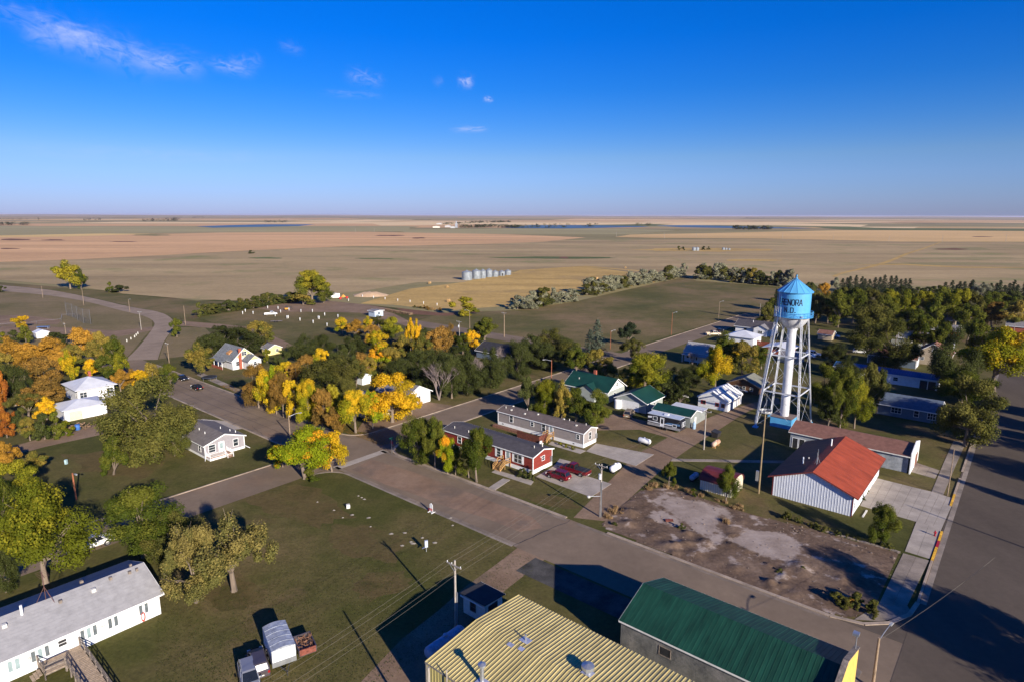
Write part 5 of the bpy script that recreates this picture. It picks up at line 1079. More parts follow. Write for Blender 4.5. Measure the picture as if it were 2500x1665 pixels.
def vehicle(kind,name,label,cat,loc,rz,body,group=None,two=None,cap=None,glass=CARGL):
    r=thing(name,label,cat,loc,rz,group)
    D=dict(sedan=(4.7,1.8,.33),suv=(4.6,1.86,.36),pickup=(5.8,2.0,.4),van=(4.9,1.9,.34))[kind]; L_,W_,wr=D; h=L_/2; hw=W_/2
    b=MB(); zf=.28
    if kind=='sedan':
        loft(b,[(-h,hw*.82,hw*.78,.45,.82),(-h+.12,hw*.92,hw*.84,.3,.95),(-h+.9,hw,hw*.88,zf,.98),(0,hw,hw*.9,zf,.95),(h-1.2,hw,hw*.88,zf,.88),(h-.3,hw*.94,hw*.8,zf,.76),(h,hw*.78,hw*.7,.4,.66)])
        cab=[(-h+.55,.95),(-h+1.25,1.42),(.35,1.44),(1.15,.92)]
    elif kind in('suv','van'):
        top=1.68 if kind=='suv' else 1.76
        loft(b,[(-h,hw*.86,hw*.84,.45,1.0),(-h+.1,hw*.95,hw*.9,.32,1.1),(-h+.9,hw,hw*.92,zf,1.08),(0,hw,hw*.92,zf,1.04),(h-1.1,hw,hw*.9,zf,1.0),(h-.3,hw*.94,hw*.82,zf,.86),(h,hw*.8,hw*.72,.42,.72)])
        cab=[(-h+.12,1.08),(-h+.45,top),(.45,top-.02),(1.3,1.0)]
    else:
        loft(b,[(-.35,hw,hw*.95,.42,1.14),(.4,hw,hw*.95,.42,1.14),(h-1.3,hw,hw*.95,.42,1.12),(h-.35,hw,hw*.9,.42,1.06),(h-.05,hw*.95,hw*.86,.46,.98),(h,hw*.92,hw*.84,.5,.9)])
        for sg in (-1,1): b.box(-h,-.36,min(sg*hw*.98,sg*hw*.84),max(sg*hw*.98,sg*hw*.84),.5,1.14)
        b.box(-h+.06,-.36,-hw*.84,hw*.84,.5,.62)
        b.box(-.36,-.28,-hw*.9,hw*.9,.5,1.12)
        cab=[(-.28,1.12),(-.12,1.86),(1.0,1.86),(1.75,1.12)]
    bo=b.obj('body',body,r,smooth=False)
    # greenhouse: pillars+roof in body colour, glass set between
    (x0,z0),(x1,z1),(x2,z2),(x3,z3)=cab; wb,wt=hw*.88,hw*.72
    c=MB(); c.hexa([(x0+.02,-wb+.03,z0),(x3-.02,-wb+.03,z3),(x3-.02,wb-.03,z3),(x0+.02,wb-.03,z0),(x1,-wt+.02,z1-.03),(x2,-wt+.02,z2-.03),(x2,wt-.02,z2-.03),(x1,wt-.02,z1-.03)]); c.obj('glass',glass,r)
    rf=MB(); loft(rf,[(x1-.06,wt*.98,wt*.94,z1-.06,z1+.0),(x1+.25,wt*1.02,wt*.97,z1-.06,z1+.05),((x1+x2)/2,wt*1.02,wt*.97,z1-.06,z1+.06),(x2-.2,wt*1.02,wt*.97,z2-.06,z2+.05),(x2+.06,wt*.98,wt*.94,z2-.06,z2)]) if False else rf.hexa([(x1-.05,-wt-.02,z1-.04),(x2+.05,-wt-.02,z2-.04),(x2+.05,wt+.02,z2-.04),(x1-.05,wt+.02,z1-.04),(x1+.1,-wt+.08,z1+.05),(x2-.12,-wt+.08,z2+.05),(x2-.12,wt-.08,z2+.05),(x1+.1,wt-.08,z1+.05)])
    for sg in (-1,1):
        rf.bar((x0,sg*(wb-.02),z0),(x1,sg*wt,z1-.02),.1,.06); rf.bar((x3,sg*(wb-.02),z3),(x2,sg*wt,z2-.02),.08,.06)
        mids=[.5] if kind in('sedan','pickup') else [.35,.68]
        for f in mids: rf.bar((x0+(x3-x0)*f,sg*(wb-.01),z0+(z3-z0)*f),(x1+(x2-x1)*f,sg*wt,z1-.02),.09,.05)
    rf.obj('cabin_roof',two or body,r)
    for sx in (h-.95 if kind!='pickup' else h-1.0,-h+.95 if kind!='pickup' else -h+1.15):
        for sg in (-1,1):
            y=sg*(hw-.1); q=MB(); q.lathe([(wr*.62,y-.11),(wr*.95,y-.12),(wr,y-.07),(wr,y+.07),(wr*.95,y+.12),(wr*.62,y+.11)],18,(sx,wr),axis='y'); wh=q.obj('wheel',TYRE,r)
            q=MB(); q.lathe([(0,y+sg*.09),(wr*.2,y+sg*.1),(wr*.6,y+sg*.075),(wr*.64,y+sg*.11)],14,(sx,wr),axis='y'); q.obj('rim',RIM,wh)
            q=MB(); q.lathe([(wr*1.16,sg*(hw-.22)),(wr*1.17,sg*(hw+.012)),(wr*.9,sg*(hw+.008))],18,(sx,wr),axis='y'); q.obj('wheel_arch',DARK,r)
    zl=.72 if kind!='pickup' else .88
    for sg in (-1,1):
        q=MB(); y=sg*hw*.66; q.box(h-.12,h+.01,y-.18,y+.18,zl-.08,zl+.08); q.obj('headlight',LAMPW,r)
        q=MB(); y=sg*hw*.8; q.box(-h-.015,-h+.1,y-.1,y+.1,zl,zl+.26); q.obj('tail_light',LAMPR,r)
        q=MB(); y=sg*(hw+.1); q.box(x3-.35,x3-.2,y-.09,y+.09,z3-.02,z3+.15); q.obj('mirror',body,r)
    q=MB(); q.box(-h-.09,-h+.08,-hw*.9,hw*.9,.42,.58); q.box(h-.05,h+.07,-hw*.86,hw*.86,.4,.56); q.obj('bumper',CHROME if kind=='pickup' else body,r)
    q=MB(); q.box(-h-.1,-h-.09,-.26,.26,.6 if kind!='pickup' else .44,.73 if kind!='pickup' else .56); q.obj('number_plate',OFFW,r)
    q=MB(); q.box(h-.02,h+.02,-hw*.5,hw*.5,zl-.1,zl+.08); q.obj('grille',DARK,r)
    if kind=='pickup' and cap: q=MB(); q.box(-h+.05,-.38,-hw*.93,hw*.93,1.14,1.19); q.obj('bed_cover',cap,r)
    if kind=='pickup': q=MB(); q.box(-h-.02,-h+.06,-hw*.84,hw*.84,.52,1.12); q.obj('tailgate',body,r)
    return r
RD=paint('dark_red_paint',(.16,.008,.016)); BK=paint('black_paint',(.012,.013,.016)); WP=paint('white_car_paint',(.75,.74,.72),0); TANP=paint('tan_car_paint',(.3,.23,.16)); GRYP=paint('grey_car_paint',(.33,.34,.37),.5); DKP=paint('charcoal_paint',(.12,.1,.11),.5); CRM=paint('cream_car_paint',(.62,.5,.36),0); RUST=mat('rusty_red_paint',(.2,.06,.04),.8,var=.3,scale=2)
def mid(*ps): q=[g(*p) for p in ps]; return (sum(a for a,_ in q)/len(q),sum(b for _,b in q)/len(q))
vehicle('pickup','pickup_truck','dark red pickup with black bed cover parked on the concrete drive','pickup',mid((1377,1146),(1432,1162)),AZ+R(181),RD,cap=DARK)
vehicle('suv','parked_car','dark red crossover beside the red pickup at the red mobile home','car',mid((1338,1160),(1388,1174)),AZ+R(1.5)+R(180),RD,two=RD)
vehicle('sedan','parked_car','black sedan driving on the street left of the yellow house','car',mid((468,946),(494,953)),AZ+R(178),BK)
vehicle('sedan','parked_car','black car half hidden by the kerb behind the big green tree','car',mid((438,924),(456,930)),AZ,BK)
vehicle('pickup','pickup_truck','white crew-cab pickup at the kerb between two green trees, bottom left','pickup',mid((182,1352),(258,1325)),R(52),WP)
vehicle('pickup','pickup_truck','white pickup on the grass of the camp ground','pickup',mid((645,772),(677,768)),R(22),WP)
vehicle('pickup','pickup_truck','cream pickup parked on the street by the white metal roof','pickup',mid((1725,818),(1757,820)),R(5),CRM)
vehicle('sedan','parked_car','dark car parked just behind the cream pickup','car',mid((1752,810),(1762,812)),R(50),BK)
vehicle('van','minivan','tan minivan in front of the green-roofed garage','van',mid((1526,1018),(1546,1012)),R(66),TANP)
vehicle('suv','parked_car','silver-blue car parked between white shed and log cabin','car',mid((1798,950),(1815,962)),AZ,GRYP)
for px,py,l,k,c,a in ((1968,872,'white pickup parked left in the yard behind the tower','pickup',WP,0),(1985,868,'white van parked in the yard behind the tower','van',WP,20),(1942,882,'white car nearest the standpipe in the yard','suv',WP,-30),(2030,824,'white pickup by the tiny red-roofed shed','pickup',WP,0),(1985,780,'dark car in deep shade beyond the tank','suv',BK,40),(2100,862,'white car at the foot of the willow behind the tower','suv',WP,10),(332,1002,'black car under the spreading elm','sedan',BK,20)):
    if '332' in str(px): continue
    vehicle(k,'parked_car' if k!='pickup' else 'pickup_truck',l,'pickup' if k=='pickup' else 'car',g(px,py),AZ+R(a),c)
# bottom yard: suv pair, cargo trailer, rusty truck box
vehicle('suv','parked_car','charcoal SUV with a rear ladder parked beside the white cargo trailer','car',mid((608,1612),(655,1645)),R(120),DKP)
vehicle('suv','parked_car','silver SUV at the bottom edge beside the charcoal SUV','car',mid((580,1655),(640,1675)),R(-60),GRYP)
def trailer(name,label,loc,rz,L,Wd,h,body,roofm,z0=.55,stripe=None,cat='trailer'):
    r=thing(name,label,cat,loc,rz); b=MB(); b.box(-L/2,L/2,-Wd/2,Wd/2,z0,h); b.obj('body',body,r)
    b=MB(); n=8
    pts=[(-Wd/2-.02+(Wd+.04)*i/n,h+.22*math.sin(math.pi*i/n)) for i in range(n+1)]
    for i in range(n): b.hexa([(-L/2-.03,pts[i][0],h-.02),(L/2+.03,pts[i][0],h-.02),(L/2+.03,pts[i+1][0],h-.02),(-L/2-.03,pts[i+1][0],h-.02),(-L/2-.03,*pts[i]),(L/2+.03,*pts[i]),(L/2+.03,*pts[i+1]),(-L/2-.03,*pts[i+1])])
    ro=b.obj('roof',roofm,r)
    for k in range(1,5): x=-L/2+L*k/5; q=MB(); [q.bar((x,pts[i][0],pts[i][1]+.01),(x,pts[i+1][0],pts[i+1][1]+.01),.06,.03) for i in range(n)]; q.obj('roof_seam',roofm,ro)
    for x in (-.75,.2):
        for sg in (-1,1):
            y=sg*(Wd/2-.05); q=MB(); q.lathe([(.2,y-.12),(.34,y-.12),(.36,y),(.34,y+.12),(.2,y+.12)],16,(x,.36),axis='y'); w=q.obj('wheel',TYRE,r); q=MB(); q.lathe([(0,y+sg*.1),(.22,y+sg*.1),(.22,y+sg*.13)],12,(x,.36),axis='y'); q.obj('rim',RIM,w)
    q=MB(); q.bar((L/2,.5,.5),(L/2+1.3,0,.5),.08); q.bar((L/2,-.5,.5),(L/2+1.3,0,.5),.08); q.bar((L/2+1.2,0,0),(L/2+1.2,0,.7),.07); q.obj('hitch',DARK,r)
    if stripe: q=MB(); q.box(L/2-.0,L/2+.02,-Wd/2+.02,Wd/2-.02,z0,z0+.6); q.obj('stone_guard',stripe,r)
    q=MB()
    for sg in (-1,1): 
        for x in (-L/2+.03,L/2-.03): q.box(x-.05,x+.05,sg*Wd/2-.03,sg*Wd/2+.03,z0,h)
    q.obj('edge_trim',STEEL,r)
    return r
trailer('cargo_trailer','white enclosed cargo trailer with rounded roof parked in the yard',mid((640,1583),(729,1600)) if False else g(684,1600),R(-58),4.7,2.4,2.5,mat('trailer_white',(.7,.72,.76),.4,var=.03),mat('trailer_roof',(.42,.45,.5),.45,.3),stripe=STEEL)
# rusty pickup box with firewood
r=thing('truck_box_trailer','rusty red pickup-box trailer loaded with branches','trailer',g(745,1588),R(-58)); b=MB()
for sg in (-1,1): b.box(-1.4,1.4,min(sg*.95,sg*.85),max(sg*.95,sg*.85),.55,1.25)
b.box(-1.4,1.4,-.85,.85,.5,.65); b.box(-1.4,-1.3,-.85,.85,.6,1.25); b.obj('box',DKP,r); q=MB(); q.box(1.3,1.42,-.85,.85,.58,1.25); q.obj('tailgate',RUST,r)
for sg in (-1,1): q=MB(); y=sg*.9; q.lathe([(.2,y-.12),(.36,y-.12),(.36,y+.12),(.2,y+.12)],16,(-.1,.36),axis='y'); q.obj('wheel',TYRE,r)
q=MB(); q.bar((-1.4,.4,.5),(-2.4,0,.5),.08); q.bar((-1.4,-.4,.5),(-2.4,0,.5),.08); q.obj('hitch',DARK,r)
br=thing('brush_pile','heap of brown branches in the rusty truck box','branches',(*g(745,1588),.66),R(-58)); q=MB(); rr=random.Random(2)
for k in range(70): a=Vector((rr.uniform(-1.2,1.1),rr.uniform(-.75,.75),rr.uniform(0,.55))); d=Vector((rr.uniform(-.5,.5),rr.uniform(-.4,.4),rr.uniform(-.1,.3))); q.bar(a,a+d,rr.uniform(.03,.09))
q.obj('twigs',mat('dead_branch',(.24,.12,.07),.9,var=.3,scale=4),br)
# camper
r=thing('camper_trailer','black and white travel trailer with swoosh graphics beside the green shed','camper',mid((1590,1040),(1662,1052)),AZ); L_,Wd,h=8.0,2.5,3.2
BKP=paint('camper_black',(.015,.017,.028),.1); CW=mat('camper_white',(.68,.7,.74),.4,var=.03); CG=mat('camper_grey',(.3,.3,.31),.5)
b=MB(); b.prism([(-4,.6),(4,.6),(4.1,1.6),(3.8,3.15),(-4,3.15)],-Wd/2,Wd/2); b.obj('body',BKP,r)
b=MB(); b.box(-4.05,3.85,-Wd/2-.03,Wd/2+.03,3.13,3.25); b.obj('roof',mat('camper_roof',(.45,.5,.58),.5,var=.08),r); MB().box(-.4,.5,-.4,.4,3.25,3.5).obj('air_conditioner',CW,r)
X=lambda u,z,d:(u,-Wd/2-d,z)
b=MB(); fbox(b,X,-4,4,.6,1.15,0,.012); b.obj('lower_panel',CG,r)
for (x0,x1,z0,z1,x2,x3,m) in ((-3.9,-1.5,1.35,1.5,-1.2,-3.9,CW),(-3.2,1.8,1.3,1.5,2.4,-1.0,CW),(.2,3.9,1.6,2.0,3.9,1.0,mat('camper_blue',(.1,.2,.36),.4)),(-3.9,-3.0,2.2,2.6,-2.8,-3.9,CW)):
    q=MB(); q.add([X(x0,z0,.016),X(x1,z0+.1,.016),X(x2,z1+.15,.016),X(x3,z1,.016)],[(0,1,2,3)]); q.obj('graphic',m,r)
window(r,X,-2.1,2.0,.9,.75,frame=CW,mull=0); door(r,X,-.4,.8,.75,1.95,CW,glass=CARGL); window(r,X,2.6,1.3,.8,.5,frame=CW,mull=0)
window(r,lambda u,z,d:(4.06+d,u,z),-.3,1.5,.6,.9,frame=CW,mull=1); window(r,lambda u,z,d:(4.06+d,u,z),.5,1.5,.6,.9,frame=CW,mull=0)
for x in (-.5,.4):
    for sg in (-1,1): y=sg*1.15; q=MB(); q.lathe([(.2,y-.12),(.36,y-.13),(.36,y+.13),(.2,y+.12)],16,(x,.36),axis='y'); q.obj('wheel',TYRE,r)
q=MB(); q.bar((-4,.6,.55),(-5.4,0,.55),.09); q.bar((-4,-.6,.55),(-5.4,0,.55),.09); q.obj('hitch',DARK,r)
# ================================================================ PROPANE TANKS, small street things
def ptank(label,loc,rz,L=2.6,rad=.5,m=WHITE,endm=None,z=.0,skid=DARK):
    r=thing('propane_tank',label,'propane tank',loc,rz); b=MB(); c=z+.35+rad; h=L/2-rad*.6
    b.lathe([(0,-L/2),(rad*.5,-L/2+rad*.1),(rad*.85,-L/2+rad*.32),(rad,-h),(rad,h),(rad*.85,L/2-rad*.32),(rad*.5,L/2-rad*.1),(0,L/2)],22,(0,c),axis='x'); t=b.obj('tank',m,r,smooth=True)
    q=MB(); q.lathe([(rad*.32,c+rad*.9),(rad*.34,c+rad*1.3),(rad*.1,c+rad*1.42),(0,c+rad*1.42)],14); q.obj('dome',m,r)
    for x in (-L*.28,L*.28): q=MB(); q.hexa([(x-.1,-.35,0),(x+.1,-.35,0),(x+.1,.35,0),(x-.1,.35,0),(x-.1,-rad*.7,c-rad*.6),(x+.1,-rad*.7,c-rad*.6),(x+.1,rad*.7,c-rad*.6),(x-.1,rad*.7,c-rad*.6)]); q.obj('cradle',skid,r)
    return r
ptank('white propane tank on the lawn right of the taupe mobile home',g(1573,1085),AZ,2.9,.55)
ptank('white propane tank behind the utility pole by the drive',g(1502,1152),R(50),3.0,.62)
ptank('rust-stained propane tank on wooden skids by the lane',g(1747,1090),R(50),3.2,.5,mat('rusty_tank',(.42,.2,.1),.6,var=.3,scale=1.2,col2=(.6,.5,.4)),skid=DECK)
ptank('blue-grey propane tank in the shade of the barn shed',g(1694,1172),R(50),2.6,.48,mat('blue_grey_tank',(.3,.4,.5),.45))
ptank('long blue propane tank behind the yellow building',g(1088,1588),R(50),5.6,.75,mat('pale_blue_tank',(.32,.42,.55),.45))
r=thing('dumpster','dark steel dumpster beside the gravel lane','dumpster',g(1748,1066),R(50)); b=MB(); b.hexa([(-.9,-.6,.1),(.9,-.6,.1),(.9,.6,.1),(-.9,.6,.1),(-1,-.75,1.1),(1,-.75,1.1),(1,.75,1.4),(-1,.75,1.4)]); b.obj('body',mat('dumpster_steel',(.035,.03,.028),.7),r); b=MB(); b.hexa([(-1.02,-.78,1.1),(1.02,-.78,1.1),(1.02,.78,1.4),(-1.02,.78,1.4),(-1.02,-.78,1.15),(1.02,-.78,1.15),(1.02,.78,1.46),(-1.02,.78,1.46)]); b.obj('lid',DARK,r)
# fire hydrant on its pad
hp=g(2282,1308); r=thing('fire_hydrant','dark red fire hydrant on the pale concrete pad','hydrant',hp); HYD=mat('hydrant_red',(.3,.012,.03),.5)
b=MB(); b.lathe([(.17,0),(.17,.05),(.11,.06),(.11,.62),(.15,.63),(.15,.68),(.12,.7),(.11,.8),(.06,.88),(.03,.9),(.03,.95),(0,.95)],16); b.obj('barrel',HYD,r)
for a in (0,180,270):
    q=MB(); d=Vector((math.cos(R(a)),math.sin(R(a)),0)); q.tube(d*.1+Vector((0,0,.58)),d*.23+Vector((0,0,.58)),.06,n=10); q.obj('outlet',HYD,r)
# trampoline
r=thing('trampoline','round black trampoline on the lawn of the old white house','trampoline',g(512,926)); b=MB(); b.lathe([(0,.8),(1.7,.82)],28); b.obj('mat',DARK,r); b=MB(); b.lathe([(1.7,.78),(2.05,.78),(2.05,.88),(1.7,.88)],28); b.obj('rim',mat('tramp_rim',(.05,.06,.08),.7),r)
for k in range(6): a=2*math.pi*k/6; q=MB(); q.bar((2*math.cos(a),2*math.sin(a),0),(2*math.cos(a),2*math.sin(a),.8),.06); q.obj('leg',STEEL,r)
# yard sign and utility pedestal in the vacant lot
r=thing('yard_sign','white and red folding sign standing in the vacant lot','sign',g(1053,1250),R(-40)); b=MB(); b.add([(-.35,-.03,.25),(.35,-.03,.25),(.35,-.03,1.35),(0,-.03,1.6),(-.35,-.03,1.35),(-.35,.03,.25),(.35,.03,.25),(.35,.03,1.35),(0,.03,1.6),(-.35,.03,1.35)],[(0,1,2,3,4),(9,8,7,6,5),(0,5,6,1),(1,6,7,2),(2,7,8,3),(3,8,9,4),(4,9,5,0)]); b.obj('board',WHITE,r)
b=MB(); b.box(-.34,.34,-.035,-.031,.3,.72); b.obj('red_band',mat('sign_red',(.7,.25,.22),.6),r)
b=MB(); b.bar((-.4,-.4,.05),(-.4,.5,.05),.08); b.bar((.4,-.4,.05),(.4,.5,.05),.08); b.bar((-.4,0,.05),(.4,0,.05),.08); b.bar((-.38,0,0),(-.38,0,.4),.06); b.bar((.38,0,0),(.38,0,.4),.06); b.obj('stand',WHITE,r)
MB().box(-.75,-.4,.05,.35,0,.45).obj('sandbag',REDP,r)
r=thing('utility_pedestal','pale blue meter post with a box in the vacant lot','utility post',g(1041,1346),R(20)); b=MB(); b.bar((0,0,0),(0,0,1.6),.09); b.obj('post',STEEL,r); MB().box(-.22,.22,-.15,.12,.75,1.75).obj('meter_box',mat('box_grey',(.5,.55,.66),.5),r); b=MB(); b.bar((-.6,0,.6),(-.1,0,.75),.25,.05); b.obj('side_box',STEEL,r)
# stop sign with street blades
r=thing('stop_sign','red stop sign with green street-name blades at the shaded corner','stop sign',g(957,1106),R(140)); b=MB(); b.bar((0,0,0),(0,0,3.0),.07); b.obj('post',STEEL,r)
b=MB(); b.add([(.38*math.cos(R(22.5+45*k)),-.05,2.3+.38*math.sin(R(22.5+45*k))) for k in range(8)]+[(.38*math.cos(R(22.5+45*k)),-.03,2.3+.38*math.sin(R(22.5+45*k))) for k in range(8)],[tuple(range(8)),tuple(range(15,7,-1))]+[(k,8+k,8+(k+1)%8,(k+1)%8) for k in range(8)]); b.obj('sign_plate',REDP,r)
GRNS=mat('street_sign_green',(.02,.2,.12),.5); MB().box(-.5,.5,-.015,.015,2.95,3.15).obj('street_blade',GRNS,r); MB().box(-.015,.015,-.5,.5,3.18,3.38).obj('street_blade',GRNS,r)
# ================================================================ POLES, LAMPS, WIRES
LAMPG=mat('lamp_grey',(.36,.37,.38),.5)
CER=mat('insulator',(.6,.62,.64),.3)
def pole(px,py,ty,label,r0=.16,m=WOODG,arm=None,lamp=None,tr=False,rz=AZ,cat='utility pole',name='utility_pole',dz=0,steel=False,group=None,hh=None):
    X_,Y_=g(px,py); h=hh or height(px,py,ty); r=thing(name,label,cat,(X_,Y_,0),rz,group)
    b=MB(); b.tube((0,0,-.1),(0,0,h),r0,r0*.68,10); b.obj('pole',m,r); r['h']=h
    if arm:
        for k,z in enumerate(arm):
            q=MB(); q.box(-1.15,1.15,-.16-.06,-.16+.05,h-z-.06,h-z+.06); a=q.obj('crossarm',WOODG,r)
            for x in (-1.05,-.35,1.05): q=MB(); q.lathe([(.03,h-z+.06),(.07,h-z+.1),(.05,h-z+.16),(.07,h-z+.22),(0,h-z+.27)],8,(x,-.16)); q.obj('insulator',CER,a)
        for sg in (-1,1): q=MB(); q.bar((sg*.7,-.18,h-arm[0]-.05),(0,-.12,h-arm[0]-.75),.04); q.obj('arm_brace',STEEL,r)
    if lamp:
        a,l=lamp; d=Vector((math.cos(a),math.sin(a),0)); q=MB(); n=5; z=h-.35
        for k in range(n): q.tube(d*(l*k/n)+Vector((0,0,z+.5*math.sin(k/n*1.5))),d*(l*(k+1)/n)+Vector((0,0,z+.5*math.sin((k+1)/n*1.5))),.035,n=6)
        q.obj('lamp_arm',STEEL,r); p=d*l+Vector((0,0,z+.45)); q=MB(); q.bar(p-d*.1,p+d*.5,.24,.14); q.obj('lamp_head',LAMPG,r)
    if tr: q=MB(); q.lathe([(0,h-2.4),(.24,h-2.38),(.25,h-1.55),(.1,h-1.45),(0,h-1.42)],14,(.0,-.42)); q.obj('transformer',mat('transformer_grey',(.5,.53,.57),.45),r)
    return r
p1=pole(1465,1261,1132,'grey utility pole with transformer and crossarm at the gravel lane mouth',.17,arm=(.25,),tr=True)
q=MB(); q.tube((-.0,-.2,3.6),(-.9,-1.9,3.9),.04,n=6); q.obj('lamp_arm',STEEL,p1); q=MB(); q.lathe([(0,4.05),(.28,3.95),(.24,3.75),(0,3.65)],12,(-.95,-2.0)); q.obj('lamp_head',OFFW,p1)
q=MB(); q.tube((.22,-.1,0),(.2,-.1,6),.06,n=6); q.obj('conduit',STEEL,p1)
p2=pole(1113,1528,1367,'grey utility pole with crossarm standing in the shadow behind the yellow building',.17,arm=(.55,))
q=MB(); q.tube((.28,0,0),(.28,0,4.5),.06,n=6); q.obj('conduit',STEEL,p2)
p3=pole(1852,1204,1004,'tall wooden pole with a metal ring at its top left of the red-roofed hall',.16,m=mat('pole_wood_pale',(.27,.2,.11),.9,var=.2,scale=3,stretch=(6,6,.7)))
h=p3['h']; q=MB(); q.lathe([(.95,h-.1),(1.0,h-.1),(1.0,h+.25),(.95,h+.25)],20); 
for k in range(6): a=2*math.pi*k/6; q.bar((0,0,h),(.97*math.cos(a),.97*math.sin(a),h),.04)
q.obj('ring',STEEL,p3)
for k in range(10): a=2*math.pi*k/10; q=MB(); q.lathe([(.09,h+.05),(.11,h+.14),(0,h+.3)],8,(.97*math.cos(a),.97*math.sin(a))); q.obj('horn',OFFW,p3)
q=MB(); q.box(-.65,-.22,-.3,.1,2.3,4.1); q.obj('control_box',STEEL,p3); q=MB(); q.tube((0,0,h),(0,0,h+3.2),.03,n=5); q.obj('mast',STEEL,p3)
p4=pole(1718,1097,1000,'grey utility pole with crossarm beside the lane near the white shed',.16,arm=(.3,))
p5=pole(2130,1680,1556,'rough wooden street-lamp pole at the bottom right corner',.17,m=WOODP,lamp=(R(40),2.9),rz=0,name='street_lamp',cat='street lamp')
pole(2313,1209,1095,'thin brown pole standing in the grass verge by the main street',.1,m=WOODP)
pole(186,1219,1154,'red-brown pole with a lamp behind the big lime tree',.16,m=WOODR,lamp=(R(-35),1.2),rz=0,name='street_lamp',cat='street lamp')
pole(708,1064,1013,'wooden street-lamp pole at the intersection behind the orange-tipped tree',.15,m=WOODP,lamp=(R(35),2.3),rz=0,name='street_lamp',cat='street lamp')
pole(164,838,788,'pole with crossarm behind the orange trees on the left',.13,m=WOODP,arm=(.5,)); pole(345,806,762,'pole with twin lamps at the bend of the west road',.13,arm=(.15,),lamp=(R(0),1.5)); pole(413,886,838,'pole with a short crossarm at the corner west of the old house',.13,m=WOODP,arm=(.15,))
for px,py,ty,l in ((105,728,699,'short distant pole farthest left on the west road'),(205,746,705,'distant pole near the yellow tree by the west road'),(317,762,731,'lamp pole left of the road bend'),(453,794,747,'pole with dark top at the dirt track mouth')): pole(px,py,ty,l,.12,m=WOODP,lamp=(R(10),1.2) if 'lamp' in l else None)
pole(1122,838,784,'pole with transformer behind the bright yellow trees',.13,tr=True,arm=(.3,)); pole(1147,809,758,'bare wooden lamp pole beside the green tree at the park',.13,m=WOODP,lamp=(R(180),1.6),rz=0); pole(1231,823,763,'thick pole with crossarm alone on the park grass',.2,m=WOODP,arm=(.3,)); pole(1346,928,878,'red-brown lamp pole among the dark trees in the middle',.13,m=WOODR,lamp=(R(190),2.2),rz=0,name='street_lamp',cat='street lamp')
pole(1639,818,764,'dark slim lamp pole by the park kerb',.1,m=WOODR,lamp=(R(30),2),rz=0,name='street_lamp',cat='street lamp'); pole(1754,782,737,'lamp pole farthest along the park kerb',.1,m=WOODP,lamp=(R(30),2),rz=0,name='street_lamp',cat='street lamp'); pole(1490,852,808,'lamp pole between the spruce and the round pine',.1,m=WOODR,lamp=(R(30),1.5),rz=0,name='street_lamp',cat='street lamp')
pole(826,880,848,'grey pole rising from the elm thicket',.13); pole(273,990,960,'pole at the corner of the white hip-roofed house',.13,arm=(.2,)); pole(2474,817,791,'small pole by the main street far right',.12); pole(1854,781,741,'thin pole by the shelterbelt corner',.1)
for px,py,ty in ((1910,584,569),(2034,586,575),(2170,591,577),(2300,592,574),(2455,591,573),(1700,581,569),(1622,583,569),(868,569,559),(1505,579,566),(914,568,558)): pole(px,py,ty,'distant power pole along the far tan field','x' and .25,m=WOODG,group='power poles along the far field edge',name='power_pole',cat='power pole')
# parked wires: sagging lines between the alley poles
WIRE=mat('wire',(.14,.125,.1),.6,var=.02)
def wire(a,b,sag,r=.012,label='thin overhead wire running between the alley poles',group='overhead wires along the alley'):
    a,b=Vector(a),Vector(b); w=MB(); n=14; pts=[a.lerp(b,i/n)-Vector((0,0,sag*4*(i/n)*(1-i/n))) for i in range(n+1)]
    o=thing('overhead_wire',label,'wire',a,0,group)
    for i in range(n): w.tube(pts[i]-a,pts[i+1]-a,r,n=4,cap=False)
    w.obj('line',WIRE,o)
def onpole(p,x,y,z): c,s=math.cos(p.rotation_euler.z),math.sin(p.rotation_euler.z); return Vector((p.location.x+x*c-y*s,p.location.y+x*s+y*c,z))
h1,h2,h4=p1['h'],p2['h'],p4['h']; dirv=Vector((*S(-38,10),0))-Vector((*S(-45,76),0))
p0=Vector((p2.location.x,p2.location.y,0))+ (Vector((p2.location.x,p2.location.y,0))-Vector((p1.location.x,p1.location.y,0)))*.9
for x,zo in ((-1.05,0),(-.35,0),(1.05,0),(.2,-1.4)):
    A2,A1=onpole(p2,x,-.16,h2-.3+zo),onpole(p1,x,-.16,h1+.0+zo)
    wire(A2,A1,.5); wire(A2+(A2-A1)*1.0+Vector((0,0,.6)),A2,.5); 
    if x in (-1.05,1.05): wire(A1,onpole(p4,x,-.16,h4-.05),.6)
wire(onpole(p5,.1,0,p5['h']-.2),(onpole(p5,22,14,p5['h']+.6)),.4,label='dotted string wire leaving the corner lamp pole',group=None)
